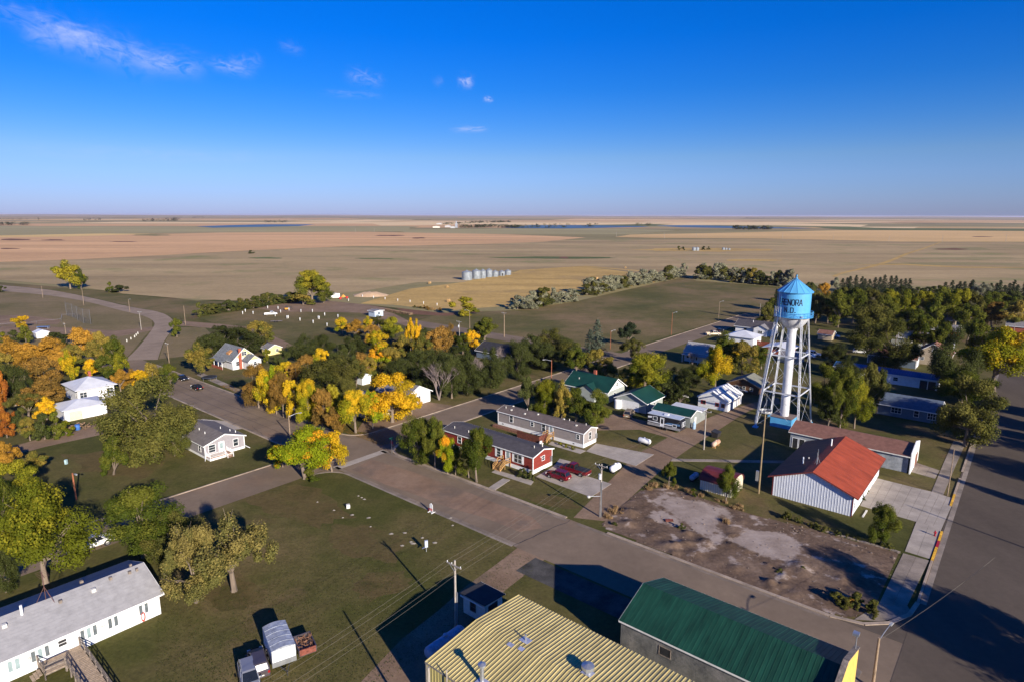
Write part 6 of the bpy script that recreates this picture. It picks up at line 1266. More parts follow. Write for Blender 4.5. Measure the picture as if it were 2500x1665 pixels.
# ================================================================ CAMP GROUND
random.seed(4)
ped=thing('camp_pedestal','white hook-up post on the camp ground grass','hook-up post',(0,0,0),0,'white hook-up posts on the camp ground'); MB().box(-.11,.11,-.1,.1,0,1.4).obj('post',OFFW,ped); MB().box(-.17,.17,-.14,.14,.7,1.3).obj('box',mat('post_box',(.6,.63,.68),.5),ped); MB().box(-.18,.18,-.16,.16,1.3,1.36).obj('cap',WHITE,ped)
PED=[(530,130),(561,103),(650,128),(818,65),(938,72),(966,112),(1063,88),(1200,106),(1332,106),(1473,146),(905,154),(1040,180),(1055,178),(1190,205),(1340,232),(1400,184),(1412,186),(1500,266),(1625,166)]
for i,(x,y) in enumerate(PED):
    o=ped if i==0 else dup(ped); p=g(480+x/4.71,740+y/4.71); o.location=(p[0],p[1],0); o.rotation_euler=(0,0,random.uniform(0,3))
for px,py in ((885,726),(912,729),(940,732),(971,736),(1001,739),(1034,743),(1067,747),(851,736)):
    o=dup(ped); p=g(px,py); o.location=(p[0],p[1],0); o['label']='pale post in the line behind the dry weeds'; o['group']='pale posts along the dry weeds'; o.name='fence_post'; o['category']='post'
r=thing('log_pile','long low stack of cut logs by the dirt road','log pile',g(977,764),0); a,b_=Vector(g(943,759)),Vector(g(1005,770)); d=(b_-a); rr=random.Random(6)
cc=Vector(g(977,764)); lm=None
for k in range(80):
    f=(k%40)/40; p=a+d*f-cc; z=.25+.5*(k//40); q=MB(); l=rr.uniform(.8,1.2); e=Vector((-d.y,d.x)).normalized()*l
    q.tube((p.x-e.x,p.y-e.y,z),(p.x+e.x,p.y+e.y,z),rr.uniform(.2,.3),n=7); q.obj('log',mat('cut_log',(.2,.13,.08),.9,var=.3,scale=2),r)
for i,(px,py,w) in enumerate(((1533,673,2.0),(1457,683,1.8),(1095,738,1.8),(1049,694,1.8),(1092,703,1.5),(1527,656,1.6))):
    X_,Y_=g(px,py); r=thing('hay_bale',['round hay bale nearest the silver shelterbelt','round hay bale alone left of the shelterbelt bale','round hay bale by the willow-like tree','hay bale at the field edge left of the bins','weathered bale beside the hay track','small dark bale on the gold rise'][i],'hay bale',(X_,Y_,0),rr.uniform(0,3),'hay bales in the meadow'); q=MB(); q.lathe([(0,-w*.45),(w*.45,-w*.45),(w*.5,-w*.4),(w*.5,w*.4),(w*.45,w*.45),(0,w*.45)],18,(0,w*.48),axis='y'); q.obj('bale',mat('hay',(.42,.27,.12),.95,var=.25,scale=3),r)
# junk by the field edge
r=thing('camper_shell','broken white camper shell at the edge of the field','camper shell',g(818,727),R(10)); b=MB(); b.box(-2.2,-2.1,-1.4,1.4,0,2.4); b.box(-2.1,2.6,1.3,1.4,0,2.2); b.box(-2.1,2.6,-1.4,-1.3,0,.8); b.obj('wall',WHITE,r); b=MB(); b.box(-2.2,.8,-1.4,1.4,2.4,2.5); b.obj('roof',OFFW,r); MB().box(-2.26,-2.22,-.6,.6,1.2,2.2).obj('window',DARK,r)
for px,py,l in ((831,731,'bright red drum left of the field junk'),(847,729,'red drum lying right in the field junk')): q=thing('red_drum',l,'drum',g(px,py)); b=MB(); b.lathe([(0,0),(.7,0),(.7,1.1),(0,1.15)],14); b.obj('drum',mat('drum_red',(.5,.03,.03),.5),q)
q=thing('tarp_heap','heap under a yellow and orange tarp among the field junk','tarp',g(838,726)); b=MB(); rr=random.Random(12); b.v=[(0,0,1.6)]+[((1.9+rr.uniform(-.3,.3))*math.cos(a*math.pi/5),(1.9+rr.uniform(-.3,.3))*math.sin(a*math.pi/5),0) for a in range(10)]; b.f=[(0,1+i,1+(i+1)%10) for i in range(10)]; b.m=[0]*10; b.obj('tarp',mat('tarp_orange',(.7,.35,.08),.7),q)
r=thing('digger','small orange skid digger on the camp ground','digger',g(700,758),R(30)); b=MB(); b.box(-1,1,-.7,.7,.4,1.2); b.obj('body',mat('digger_orange',(.65,.28,.03),.5),r); MB().box(-.3,.6,-.6,.6,1.2,2.1).obj('cab',DARK,r); b=MB(); b.bar((1,0,.8),(2.2,0,1.6),.25); b.bar((2.2,0,1.6),(3,0,.4),.2); b.obj('arm',DARK,r)
for sg in (-1,1): b=MB(); b.box(-1.1,1.1,sg*.75-.18,sg*.75+.18,0,.5); b.obj('track',TYRE,r)
r=thing('flat_trailer','low flat trailer parked on the camp ground','trailer',g(675,787),R(10)); MB().box(-2.5,2.5,-1,1,.5,.62).obj('deck',GREYW,r)
for x in (-.5,.5):
    for sg in (-1,1): q=MB(); q.lathe([(.15,sg*1.1-.1),(.35,sg*1.1-.1),(.35,sg*1.1+.1),(.15,sg*1.1+.1)],14,(x,.35),axis='y'); q.obj('wheel',TYRE,r)
r=thing('picnic_bench','low brown bench trailer under the tree on the left lawn','trailer',g(297,1090),R(-60)); MB().box(-1.6,1.6,-.8,.8,.5,.6).obj('deck',GREYW,r); b=MB(); b.bar((-1.6,-.8,.7),(1.6,-.8,.7),.12); b.obj('rail',DECK,r)
for x in (-.9,.9): b=MB(); b.box(x-.1,x+.1,-.7,.7,0,.5); b.obj('leg',DARK,r)
# ballpark: backstop and fence
r=thing('backstop','tall chain-link backstop of the ball field','backstop',(0,0,0)); pts=[(163,771),(178,776),(190,782),(205,790),(222,792)]; mesh_=MB(); FEN=mat('fence_metal',(.12,.12,.125),.7)
for i,(px,py) in enumerate(pts):
    X_,Y_=g(px,py); q=MB(); q.tube((X_,Y_,0),(X_,Y_,6.5),.08,n=6); q.obj('post',FEN,r)
    if i<len(pts)-1:
        x2,y2=g(*pts[i+1])
        for k in range(14): z=.3+k*.46; mesh_.bar((X_,Y_,z),(x2,y2,z),.02)
        for k in range(14): f=k/14; xx,yy=X_+(x2-X_)*f,Y_+(y2-Y_)*f; mesh_.bar((xx,yy,0),(xx,yy,6.5),.02)
mesh_.obj('wire_mesh',FEN,r,kind='stuff')
r=thing('ballpark_fence','low pale rail fence in front of the ball field','fence',(0,0,0)); pts=[(0,800),(40,797),(90,793),(150,787),(152,776),(184,775)]
for i,(px,py) in enumerate(pts):
    X_,Y_=g(px,py); q=MB(); q.tube((X_,Y_,0),(X_,Y_,1.6),.06,n=6); q.obj('post',FEN,r)
    if i<len(pts)-1: x2,y2=g(*pts[i+1]); q=MB(); q.tube((X_,Y_,1.5),(x2,y2,1.5),.035,n=5); q.obj('rail',STEEL,r)
r=thing('blue_bench','blue roofed dugout bench beside the ballpark lane','bench',g(106,803),R(10)); MB().box(-2.2,2.2,-.8,.8,.9,1.0).obj('seat',mat('bench_blue',(.06,.16,.4),.6),r); MB().box(-2.1,-1.9,-.7,.7,0,.9).obj('leg',STEEL,r); MB().box(1.9,2.1,-.7,.7,0,.9).obj('leg',STEEL,r)
r=thing('bollard_row','row of short white posts along the west road verge','posts',(0,0,0))
for px,py in ((310,834),(320,829),(329,824),(333,820),(337,816)): X_,Y_=g(px,py); MB().box(X_-.12,X_+.12,Y_-.12,Y_+.12,0,.9).obj('post',OFFW,r)
# wooden fence behind the taupe home; woodpile; bins by the sheds
r=thing('wood_fence','dark brown board fence between the red and taupe mobile homes','fence',S(*gst(1262,1068)),AZ)
for i in range(30): MB().box(i*.2,i*.2+.18,0,.03,0.03,1.7+random.uniform(-.03,.03)).obj('board',mat('fence_boards',(.14,.045,.03),.9,var=.2,scale=2),r)
for i in range(14): MB().box(6.0,6.03,i*.2,i*.2+.18,0.03,1.7).obj('board',MATS['fence_boards'],r)
for q in ((1247,1042,'red brick raised bed along the taupe mobile home',6.0,1.0,.5,mat('bed_brick',(.24,.115,.075),.9,var=.25,scale=4)),): r=thing('brick_bed',q[2],'planter',S(*gst(q[0]-36,q[1]-4)),AZ); MB().box(0,q[3]+2,-1.2,-.2,0,q[5]).obj('kerb_wall',q[6],r)
r=thing('red_fence','short rust-red board fence beside the white metal roof','fence',S(*gst(1840,842)),AZ)
for i in range(24): MB().box(i*.25,i*.25+.23,0,.04,0,1.8).obj('board',mat('red_boards',(.2,.05,.03),.9,var=.2),r)
r=thing('plastic_chair','white plastic garden chair by the wooden steps','chair',g(1319,1085),R(200)); MB().box(-.28,.28,-.28,.28,.4,.46).obj('seat',WHITE,r); b=MB(); b.hexa([(-.28,.22,.46),(.28,.22,.46),(.28,.28,.46),(-.28,.28,.46),(-.25,.34,1.0),(.25,.34,1.0),(.25,.4,1.0),(-.25,.4,1.0)]); b.obj('backrest',WHITE,r)
for x in (-.24,.24):
    for y in (-.24,.24): MB().box(x-.03,x+.03,y-.03,y+.03,0,.4).obj('leg',WHITE,r)
r=thing('log_pile','heap of firewood in front of the white garage','log pile',g(196,1045)); rr=random.Random(7)
for k in range(40): q=MB(); p=Vector((rr.uniform(-2,2),rr.uniform(-1,1),.2+rr.uniform(0,1.1)*(1-.3*k/40))); q.tube(p,p+Vector((rr.uniform(-.6,.6),rr.uniform(-.6,.6),rr.uniform(-.1,.1))),.14,n=6); q.obj('log',MATS['cut_log'],r)
r=thing('blue_barrel','blue barrel and frame by the firewood heap','barrel',g(190,1048)); b=MB(); b.lathe([(0,0),(.5,0),(.55,.6),(.5,1.2),(0,1.25)],14); b.obj('drum',mat('barrel_blue',(.05,.15,.45),.5),r)
r=thing('gas_cylinder','pale blue gas cylinder at the end of the green-roofed shed','gas cylinder',g(1694,1046)); b=MB(); b.lathe([(0,0),(.4,.0),(.42,1.2),(.25,1.5),(.1,1.55),(.1,1.8),(0,1.8)],14); b.obj('bottle',mat('cyl_blue',(.3,.42,.55),.5),r)
r=thing('water_tank','white upright water tank at the garage corner','tank',g(1508,995)); b=MB(); b.lathe([(0,0),(.9,0),(.9,2.0),(.7,2.2),(0,2.25)],18); b.obj('tank',WHITE,r)
r=thing('bird_house_post','square boards on a post behind the green shed','sign',g(1672,985),AZ); b=MB(); b.bar((0,0,0),(0,0,1.8),.1); b.obj('post',WOODP,r); MB().box(-.9,.9,-.05,.05,1.8,2.5).obj('board',OFFW,r)
r=thing('satellite_dish','white satellite dish glimpsed beside the big lime-green tree','dish',g(1636,952)); b=MB(); b.lathe([(0,1.6),(.9,1.9),(1.3,2.3)],18); b.obj('dish',WHITE,r,smooth=True); b=MB(); b.bar((0,0,0),(0,0,1.6),.12); b.obj('post',STEEL,r)
# low stone edging between lawn and razed lot, planter border
r=thing('stone_edging','row of pale edging blocks between the lawn and the razed lot','edging',(0,0,0)); a,b_=Vector(gst(2010,1296)),Vector(gst(2200,1350)); n=34
for k in range(n):
    p=a.lerp(b_,k/n); x,y=S(*p); q=MB(); ob=MB().box(-.2,.2,-.14,.14,-.02,.2+random.uniform(-.03,.03)).obj('block',CONCO,r,loc=(x,y,0)); ob.rotation_euler=(0,0,AZ+random.uniform(-.2,.2))
r=thing('flower_bed','little flower bed edged with stones at the corner of the red-roofed hall','flower bed',S(*gst(2090,1238)),AZ); 
for k in range(18): q=k/18; p=(0,q*3) if k<9 else (1.6,(q-.5)*6); MB().box(p[0]-.12,p[0]+.12,p[1]-.12-3,p[1]+.12-3,0,.16).obj('stone',OFFW,r)
rr=random.Random(15)
stones=[(1100,1264),(1105,1282),(955,1302),(988,1300),(1003,1322),(1031,1312),(1062,1324),(1009,1326),(901,1263),(905,1285),(850,1235),(815,1245),(775,1225),(875,1210),(883,1214),(890,1218),(982,1331),(837,1263),(860,1256)]
for i,(px,py) in enumerate(stones):
    X_,Y_=g(px,py); r=MB(); n=9; w=rr.uniform(.2,.45)
    r.v=[(0,0,.14)]+[(w*(1+rr.uniform(-.3,.3))*math.cos(2*math.pi*k/n),w*.8*math.sin(2*math.pi*k/n),-.02) for k in range(n)]; r.f=[(0,1+k,1+(k+1)%n) for k in range(n)]; r.m=[0]*n
    o=r.obj('flat_stone',mat('pale_stone',(.3,.265,.22),.95,var=.15)); o.location=(X_,Y_,0); tag(o,'pale flat stone lying in the vacant lot grass','stone','pale stones scattered in the vacant lot')
r=MB(); r.box(-.28,.28,-.28,.28,0,.6); o=r.obj('pale_cube',OFFW); o.location=(*g(850,1239),0); o.rotation_euler=(0,0,.4); tag(o,'white plastic cover standing among the stones of the vacant lot','utility cover')
r=MB(); r.box(-.2,.2,-.2,.2,0,.9); o=r.obj('green_pedestal',mat('box_blue',(.35,.5,.55),.6)); o.location=(*g(162,1132),0); tag(o,'small blue-grey utility box on the left lawn','utility box')
r=MB(); r.add([(-.6,-.3,.0),(.6,-.3,.05),(.6,.3,.15),(-.6,.3,.1)],[(0,1,2,3)]); r.add([(-.6,-.3,.0),(.6,-.3,.05),(.6,.3,.15),(-.6,.3,.1),(-.6,-.3,.06),(.6,-.3,.11),(.6,.3,.21),(-.6,.3,.16)],[(4,5,6,7),(0,1,5,4),(1,2,6,5),(2,3,7,6),(3,0,4,7)]); o=r.obj('rusty_plate',RUST); o.location=(*g(1634,1272),.08); tag(o,'rusty metal plate lying on the broken slab','scrap')
# ================================================================ TREES
def leaf_mat(name,c1,c2,jit=.16,trans=.25,lo=.42,hi=.72):
    m=bpy.data.materials.new(name); m.use_nodes=True; t=m.node_tree; t.nodes.clear()
    at=N(t,'ShaderNodeAttribute',attribute_name='tint'); sx=N(t,'ShaderNodeSeparateColor'); t.links.new(at.outputs['Color'],sx.inputs[0])
    oi=N(t,'ShaderNodeObjectInfo')
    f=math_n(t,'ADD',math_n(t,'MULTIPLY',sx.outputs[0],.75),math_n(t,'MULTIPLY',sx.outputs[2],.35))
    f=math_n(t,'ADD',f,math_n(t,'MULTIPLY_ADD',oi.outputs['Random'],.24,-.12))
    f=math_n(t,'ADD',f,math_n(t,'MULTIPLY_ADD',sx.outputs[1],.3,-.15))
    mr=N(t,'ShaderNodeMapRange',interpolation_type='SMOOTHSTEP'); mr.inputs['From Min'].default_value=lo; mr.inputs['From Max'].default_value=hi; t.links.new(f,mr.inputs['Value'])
    x=N(t,'ShaderNodeMix',data_type='RGBA'); x.inputs['A'].default_value=(*c1,1); x.inputs['B'].default_value=(*c2,1); t.links.new(mr.outputs[0],x.inputs['Factor'])
    br=math_n(t,'MULTIPLY_ADD',sx.outputs[1],.4,.8); br=math_n(t,'MULTIPLY',br,math_n(t,'MULTIPLY_ADD',oi.outputs['Random'],2*jit,1-jit))
    y=N(t,'ShaderNodeVectorMath',operation='SCALE'); t.links.new(x.outputs['Result'],y.inputs[0]); t.links.new(br,y.inputs['Scale'])
    d=N(t,'ShaderNodeBsdfDiffuse'); tr=N(t,'ShaderNodeBsdfTranslucent'); t.links.new(y.outputs[0],d.inputs[0]); t.links.new(y.outputs[0],tr.inputs[0])
    ms=N(t,'ShaderNodeMixShader'); ms.inputs[0].default_value=trans; t.links.new(d.outputs[0],ms.inputs[1]); t.links.new(tr.outputs[0],ms.inputs[2])
    o=N(t,'ShaderNodeOutputMaterial'); t.links.new(ms.outputs[0],o.inputs[0]); MATS[name]=m; return m
PAL={k:leaf_mat('leaf_'+n,a,b,lo=.68 if k=='P' else .42,hi=.86 if k=='P' else .72) for k,n,a,b in (
 ('G','green',(.062,.082,.013),(.125,.13,.02)),('L','lime',(.12,.135,.013),(.255,.23,.02)),('D','dark_elm',(.05,.06,.018),(.075,.085,.025)),('Y','yellow',(.24,.24,.014),(.62,.4,.02)),
 ('A','gold',(.42,.3,.015),(.72,.42,.02)),('P','orange_tip',(.22,.26,.012),(.7,.33,.02)),('O','orange',(.31,.175,.028),(.44,.235,.035)),('U','umber',(.2,.125,.032),(.34,.19,.042)),('R','red_orange',(.34,.11,.025),(.48,.19,.03)),
 ('T','ochre',(.12,.125,.026),(.27,.2,.04)),('K','grey_tan',(.125,.12,.036),(.225,.18,.055)),('V','olive_yellow',(.14,.15,.018),(.34,.28,.025)),('S','silver',(.2,.2,.125),(.3,.29,.19)),('E','spruce',(.028,.042,.022),(.045,.06,.03)),('Q','blue_spruce',(.07,.09,.065),(.11,.13,.09)),('M','olive',(.08,.085,.021),(.125,.115,.028)),('B','bare_twig',(.2,.15,.13),(.26,.2,.17)),('W','weed_green',(.07,.085,.025),(.12,.12,.03)),('H','dry_straw',(.38,.24,.1),(.5,.33,.14)))}
BARK=mat('bark',(.2,.155,.12),.95,var=.3,scale=6,stretch=(1,1,.25)); 
def leaf_mesh(name,cen,nor,size,tint,mats):
    n=len(cen); rs=np.random.RandomState(n)
    nor=nor/np.maximum(1e-6,np.linalg.norm(nor,axis=1,keepdims=True))
    ref=rs.normal(size=(n,3)); t1=np.cross(nor,ref); t1/=np.maximum(1e-6,np.linalg.norm(t1,axis=1,keepdims=True)); t2=np.cross(nor,t1)
    s=size[:,None]; asp=rs.uniform(.55,.9,size=(n,1))
    v=np.stack([cen-t1*s,cen-t2*s*asp+nor*s*.18,cen+t1*s,cen+t2*s*asp+nor*s*.18],axis=1).reshape(-1,3)
    me=bpy.data.meshes.new(name); me.vertices.add(4*n); me.vertices.foreach_set('co',v.ravel().astype(np.float32)); me.loops.add(4*n); me.loops.foreach_set('vertex_index',np.arange(4*n,dtype=np.int32)); me.polygons.add(n); me.polygons.foreach_set('loop_start',np.arange(0,4*n,4,dtype=np.int32))
    me.update(calc_edges=True)
    a=me.color_attributes.new('tint','FLOAT_COLOR','POINT'); c=np.ones((n,4,4),np.float32); c[:,:,:3]=tint[:,None,:]; a.data.foreach_set('color',c.ravel())
    me.materials.append(mats); me.validate(); return me
def crown(seed,n,size,nb=42,z0=.2,flat=1.0,drop=0,spread=.40,lobes=10,brad=(.40,.6),lrad=(.15,.25)):
    rs=np.random.RandomState(seed); bl=[]
    zc=(1+z0)/2+.01; hz=(1-z0)/2-.1; L=[]
    for i in range(lobes):      # main limbs spread round the crown, some high, some hanging low
        a=6.283*(i*.382+rs.uniform(-.05,.05)); zz=rs.uniform(-.95,1) if i else 1.0
        r=math.sqrt(max(0,1-zz*zz))*rs.uniform(.62,1.05)+(.12 if zz<-.3 else 0)
        L.append((np.array([math.cos(a)*r*spread*.82,math.sin(a)*r*spread*.82,zc+zz*hz*rs.uniform(.8,1.05)]),rs.uniform(*lrad),rs.rand()))
    L.append((np.array([0,0,zc]),lrad[1],rs.rand()))
    per_l=max(2,nb//len(L))
    for c,rl,cl in L:
        for k in range(per_l):
            o=rs.normal(size=3); o/=np.linalg.norm(o); q=c+o*rl*rs.uniform(.25,.85)*np.array([1,1,.85])
            bl.append((q,rl*rs.uniform(*brad),min(1,max(0,cl*.7+.3*rs.rand()))))
    C=[];Nn=[];Sz=[];T=[]
    per=n//len(bl)
    for q,rad,cl in bl:
        d=rs.normal(size=(per,3)); d/=np.linalg.norm(d,axis=1,keepdims=True)
        rr_=rad*(.3+.7*rs.rand(per,1)**.5)*(1+.25*(rs.rand(per,1)<.12)); sc=np.array([1,1,.95*flat])
        c=q+d*rr_*sc; c[:,2]-=drop*rs.rand(per)*rad; c[:,2]=np.maximum(c[:,2],.015)
        C.append(c); Nn.append(d*.9+np.array([0,0,.35])+rs.normal(size=(per,3))*.45); Sz.append(size*rs.uniform(.6,1.25,per))
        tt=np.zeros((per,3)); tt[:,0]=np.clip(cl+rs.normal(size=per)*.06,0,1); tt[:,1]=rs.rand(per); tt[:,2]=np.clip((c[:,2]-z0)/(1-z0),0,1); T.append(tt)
    return [np.concatenate(x) for x in (C,Nn)]+[np.concatenate(Sz),np.concatenate(T)],bl
def trunk(seed,bl,tr=.028,fork=.24,nl=9):
    rs=random.Random(seed); b=MB(); top=Vector((rs.uniform(-.03,.03),rs.uniform(-.03,.03),fork))
    b.tube((0,0,-.02),(0,0,.03),tr*1.5,tr*1.05,8); b.tube((0,0,.03),top,tr*1.05,tr*.8,8)
    for q,rad,_ in sorted(bl,key=lambda x:-x[1])[:nl]:
        q=Vector(q); m=top.lerp(q,.5)+Vector((rs.uniform(-.03,.03),rs.uniform(-.03,.03),.03)); b.tube(top,m,tr*.5,tr*.3,5,cap=False); b.tube(m,q,tr*.3,tr*.1,5,cap=False)
        for k in range(2): e=q+Vector((rs.uniform(-.1,.1),rs.uniform(-.1,.1),rs.uniform(-.02,.1))); b.tube(m.lerp(q,.6),e,tr*.12,tr*.05,4,cap=False)
    return b.data('trunk',BARK)
PROTO={}
def deciduous(key,seed,n,size,**k):
    tr=k.pop('tr',.026); fork=k.pop('fork',.24); d,bl=crown(seed,n,size,**k); PROTO.setdefault(key,[]).append((leaf_mesh('crown',*d,PAL['G']),trunk(seed,bl,tr,fork)))
for s in range(5): deciduous('near',10+s,30000,.0118,nb=72,z0=.08,lobes=13)
for s in range(5): deciduous('mid',20+s,13000,.0175,nb=54,z0=.05,lobes=11)
for s in range(3): deciduous('far',30+s,2200,.042,nb=30,z0=.02,lobes=8)
for s in range(3): deciduous('elm',40+s,30000,.0112,nb=84,z0=.04,drop=.9,spread=.46,lobes=18,lrad=(.14,.23))
for s in range(2): deciduous('open',50+s,20000,.0112,nb=70,z0=.1,spread=.47,lobes=15,lrad=(.11,.17),drop=1.3)
for s in range(3): deciduous('bush',60+s,5500,.028,nb=33,z0=-.12,spread=.42,fork=.1,lobes=9)
for s in range(2): deciduous('narrow',70+s,8000,.021,nb=36,z0=.0,spread=.36,fork=.12,lobes=10)
def spruce(seed,n,size):
    rs=np.random.RandomState(seed); C=[];Nn=[];T=[];S_=[]
    b=MB(); b.tube((0,0,0),(0,0,.98),.022,.004,7)
    tiers=22
    for k in range(tiers):
        z=.06+.9*k/tiers; R0=.46*(1-k/tiers)**.85+.02; nbr=max(5,int(13*(1-k/tiers)))
        for j in range(nbr):
            a=rs.rand()*6.283; L=R0*rs.uniform(.75,1.1); m=int(n/(tiers*11)); u=rs.rand(m)**.7
            x=np.cos(a)*L*u; y=np.sin(a)*L*u; zz=z-.07*u*L/.46*1.6+rs.normal(size=m)*.008
            C.append(np.stack([x+rs.normal(size=m)*.022,y+rs.normal(size=m)*.022,zz],1)); Nn.append(np.stack([np.full(m,np.cos(a)*.5),np.full(m,np.sin(a)*.5),np.ones(m)],1)+rs.normal(size=(m,3))*.6)
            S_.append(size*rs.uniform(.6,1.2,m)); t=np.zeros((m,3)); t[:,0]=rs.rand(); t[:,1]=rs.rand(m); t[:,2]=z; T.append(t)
    PROTO.setdefault('spruce',[]).append((leaf_mesh('crown',np.concatenate(C),np.concatenate(Nn),np.concatenate(S_),np.concatenate(T),PAL['E']),b.data('trunk',BARK)))
spruce(1,7000,.02); spruce(2,7000,.02)
def bare(seed):
    rs=random.Random(seed); b=MB(); tips=[]
    def grow(p,d,l,r,k):
        q=p+d*l; b.tube(p,q,r,r*.7,5 if k<2 else 3,cap=False)
        if k==5: tips.append(q); return
        for i in range(3 if k<4 else 2):
            dd=(d+Vector((rs.uniform(-.6,.6),rs.uniform(-.6,.6),rs.uniform(-.15,.4)))).normalized(); grow(q,dd,l*rs.uniform(.6,.85),r*.62,k+1)
    for a in (0,2.1,4.2): grow(Vector((0,0,0)),Vector((.28*math.cos(a),.28*math.sin(a),1)).normalized(),.26,.02,0)
    mz=max(v[2] for v in b.v); mx=max(max(abs(v[0]),abs(v[1])) for v in b.v); b.v=[(v[0]*.5/mx,v[1]*.5/mx,v[2]/mz) for v in b.v]
    me=b.data('trunk',mat('grey_twigs',(.24,.19,.175),.95,var=.15))
    rs2=np.random.RandomState(seed); c=np.array([(t.x*.5/mx,t.y*.5/mx,t.z/mz) for t in tips]); c=np.repeat(c,3,0)+rs2.normal(size=(len(tips)*3,3))*.02; n=len(c); tt=rs2.rand(n,3)
    PROTO.setdefault('bare',[]).append((leaf_mesh('crown',c,rs2.normal(size=(n,3)),np.full(n,.006),tt,PAL['B']),me))
bare(3); bare(8)
TCOUNT={}
rT=random.Random(77)
def tree(px,py,ty,wpx,proto,pal,label,group=None,name=None,cat='tree',world=None,hw=None,zrot=None):
    if world: X_,Y_=world; h,w=hw
    else:
        X_,Y_=g(px,py); h=height(px,py,ty); w=wpx*mpp(px,py)*(1.28 if proto=='elm' else 1.17)
    ps=PROTO[proto]; cm,tm=ps[TCOUNT.get(proto,0)%len(ps)]; TCOUNT[proto]=TCOUNT.get(proto,0)+1
    nm=name or {'spruce':'spruce_tree','bush':'bush','bare':'bare_tree','elm':'elm_tree'}.get(proto,'tree')
    if proto=='bush' and cat=='tree': cat='bush'
    r=thing(nm,label,cat,(X_,Y_,0),rT.uniform(0,6.28) if zrot is None else zrot,group); k={'spruce':.95,'bare':1,'narrow':1.12}.get(proto,1.0); r.scale=(w*k,w*k*rT.uniform(.9,1.05),h)
    c=bpy.data.objects.new('crown',cm); COL.objects.link(c); c.parent=r
    c.material_slots[0].link='OBJECT'; c.material_slots[0].material=PAL[pal]
    t=bpy.data.objects.new('trunk',tm); COL.objects.link(t); t.parent=r
    return r
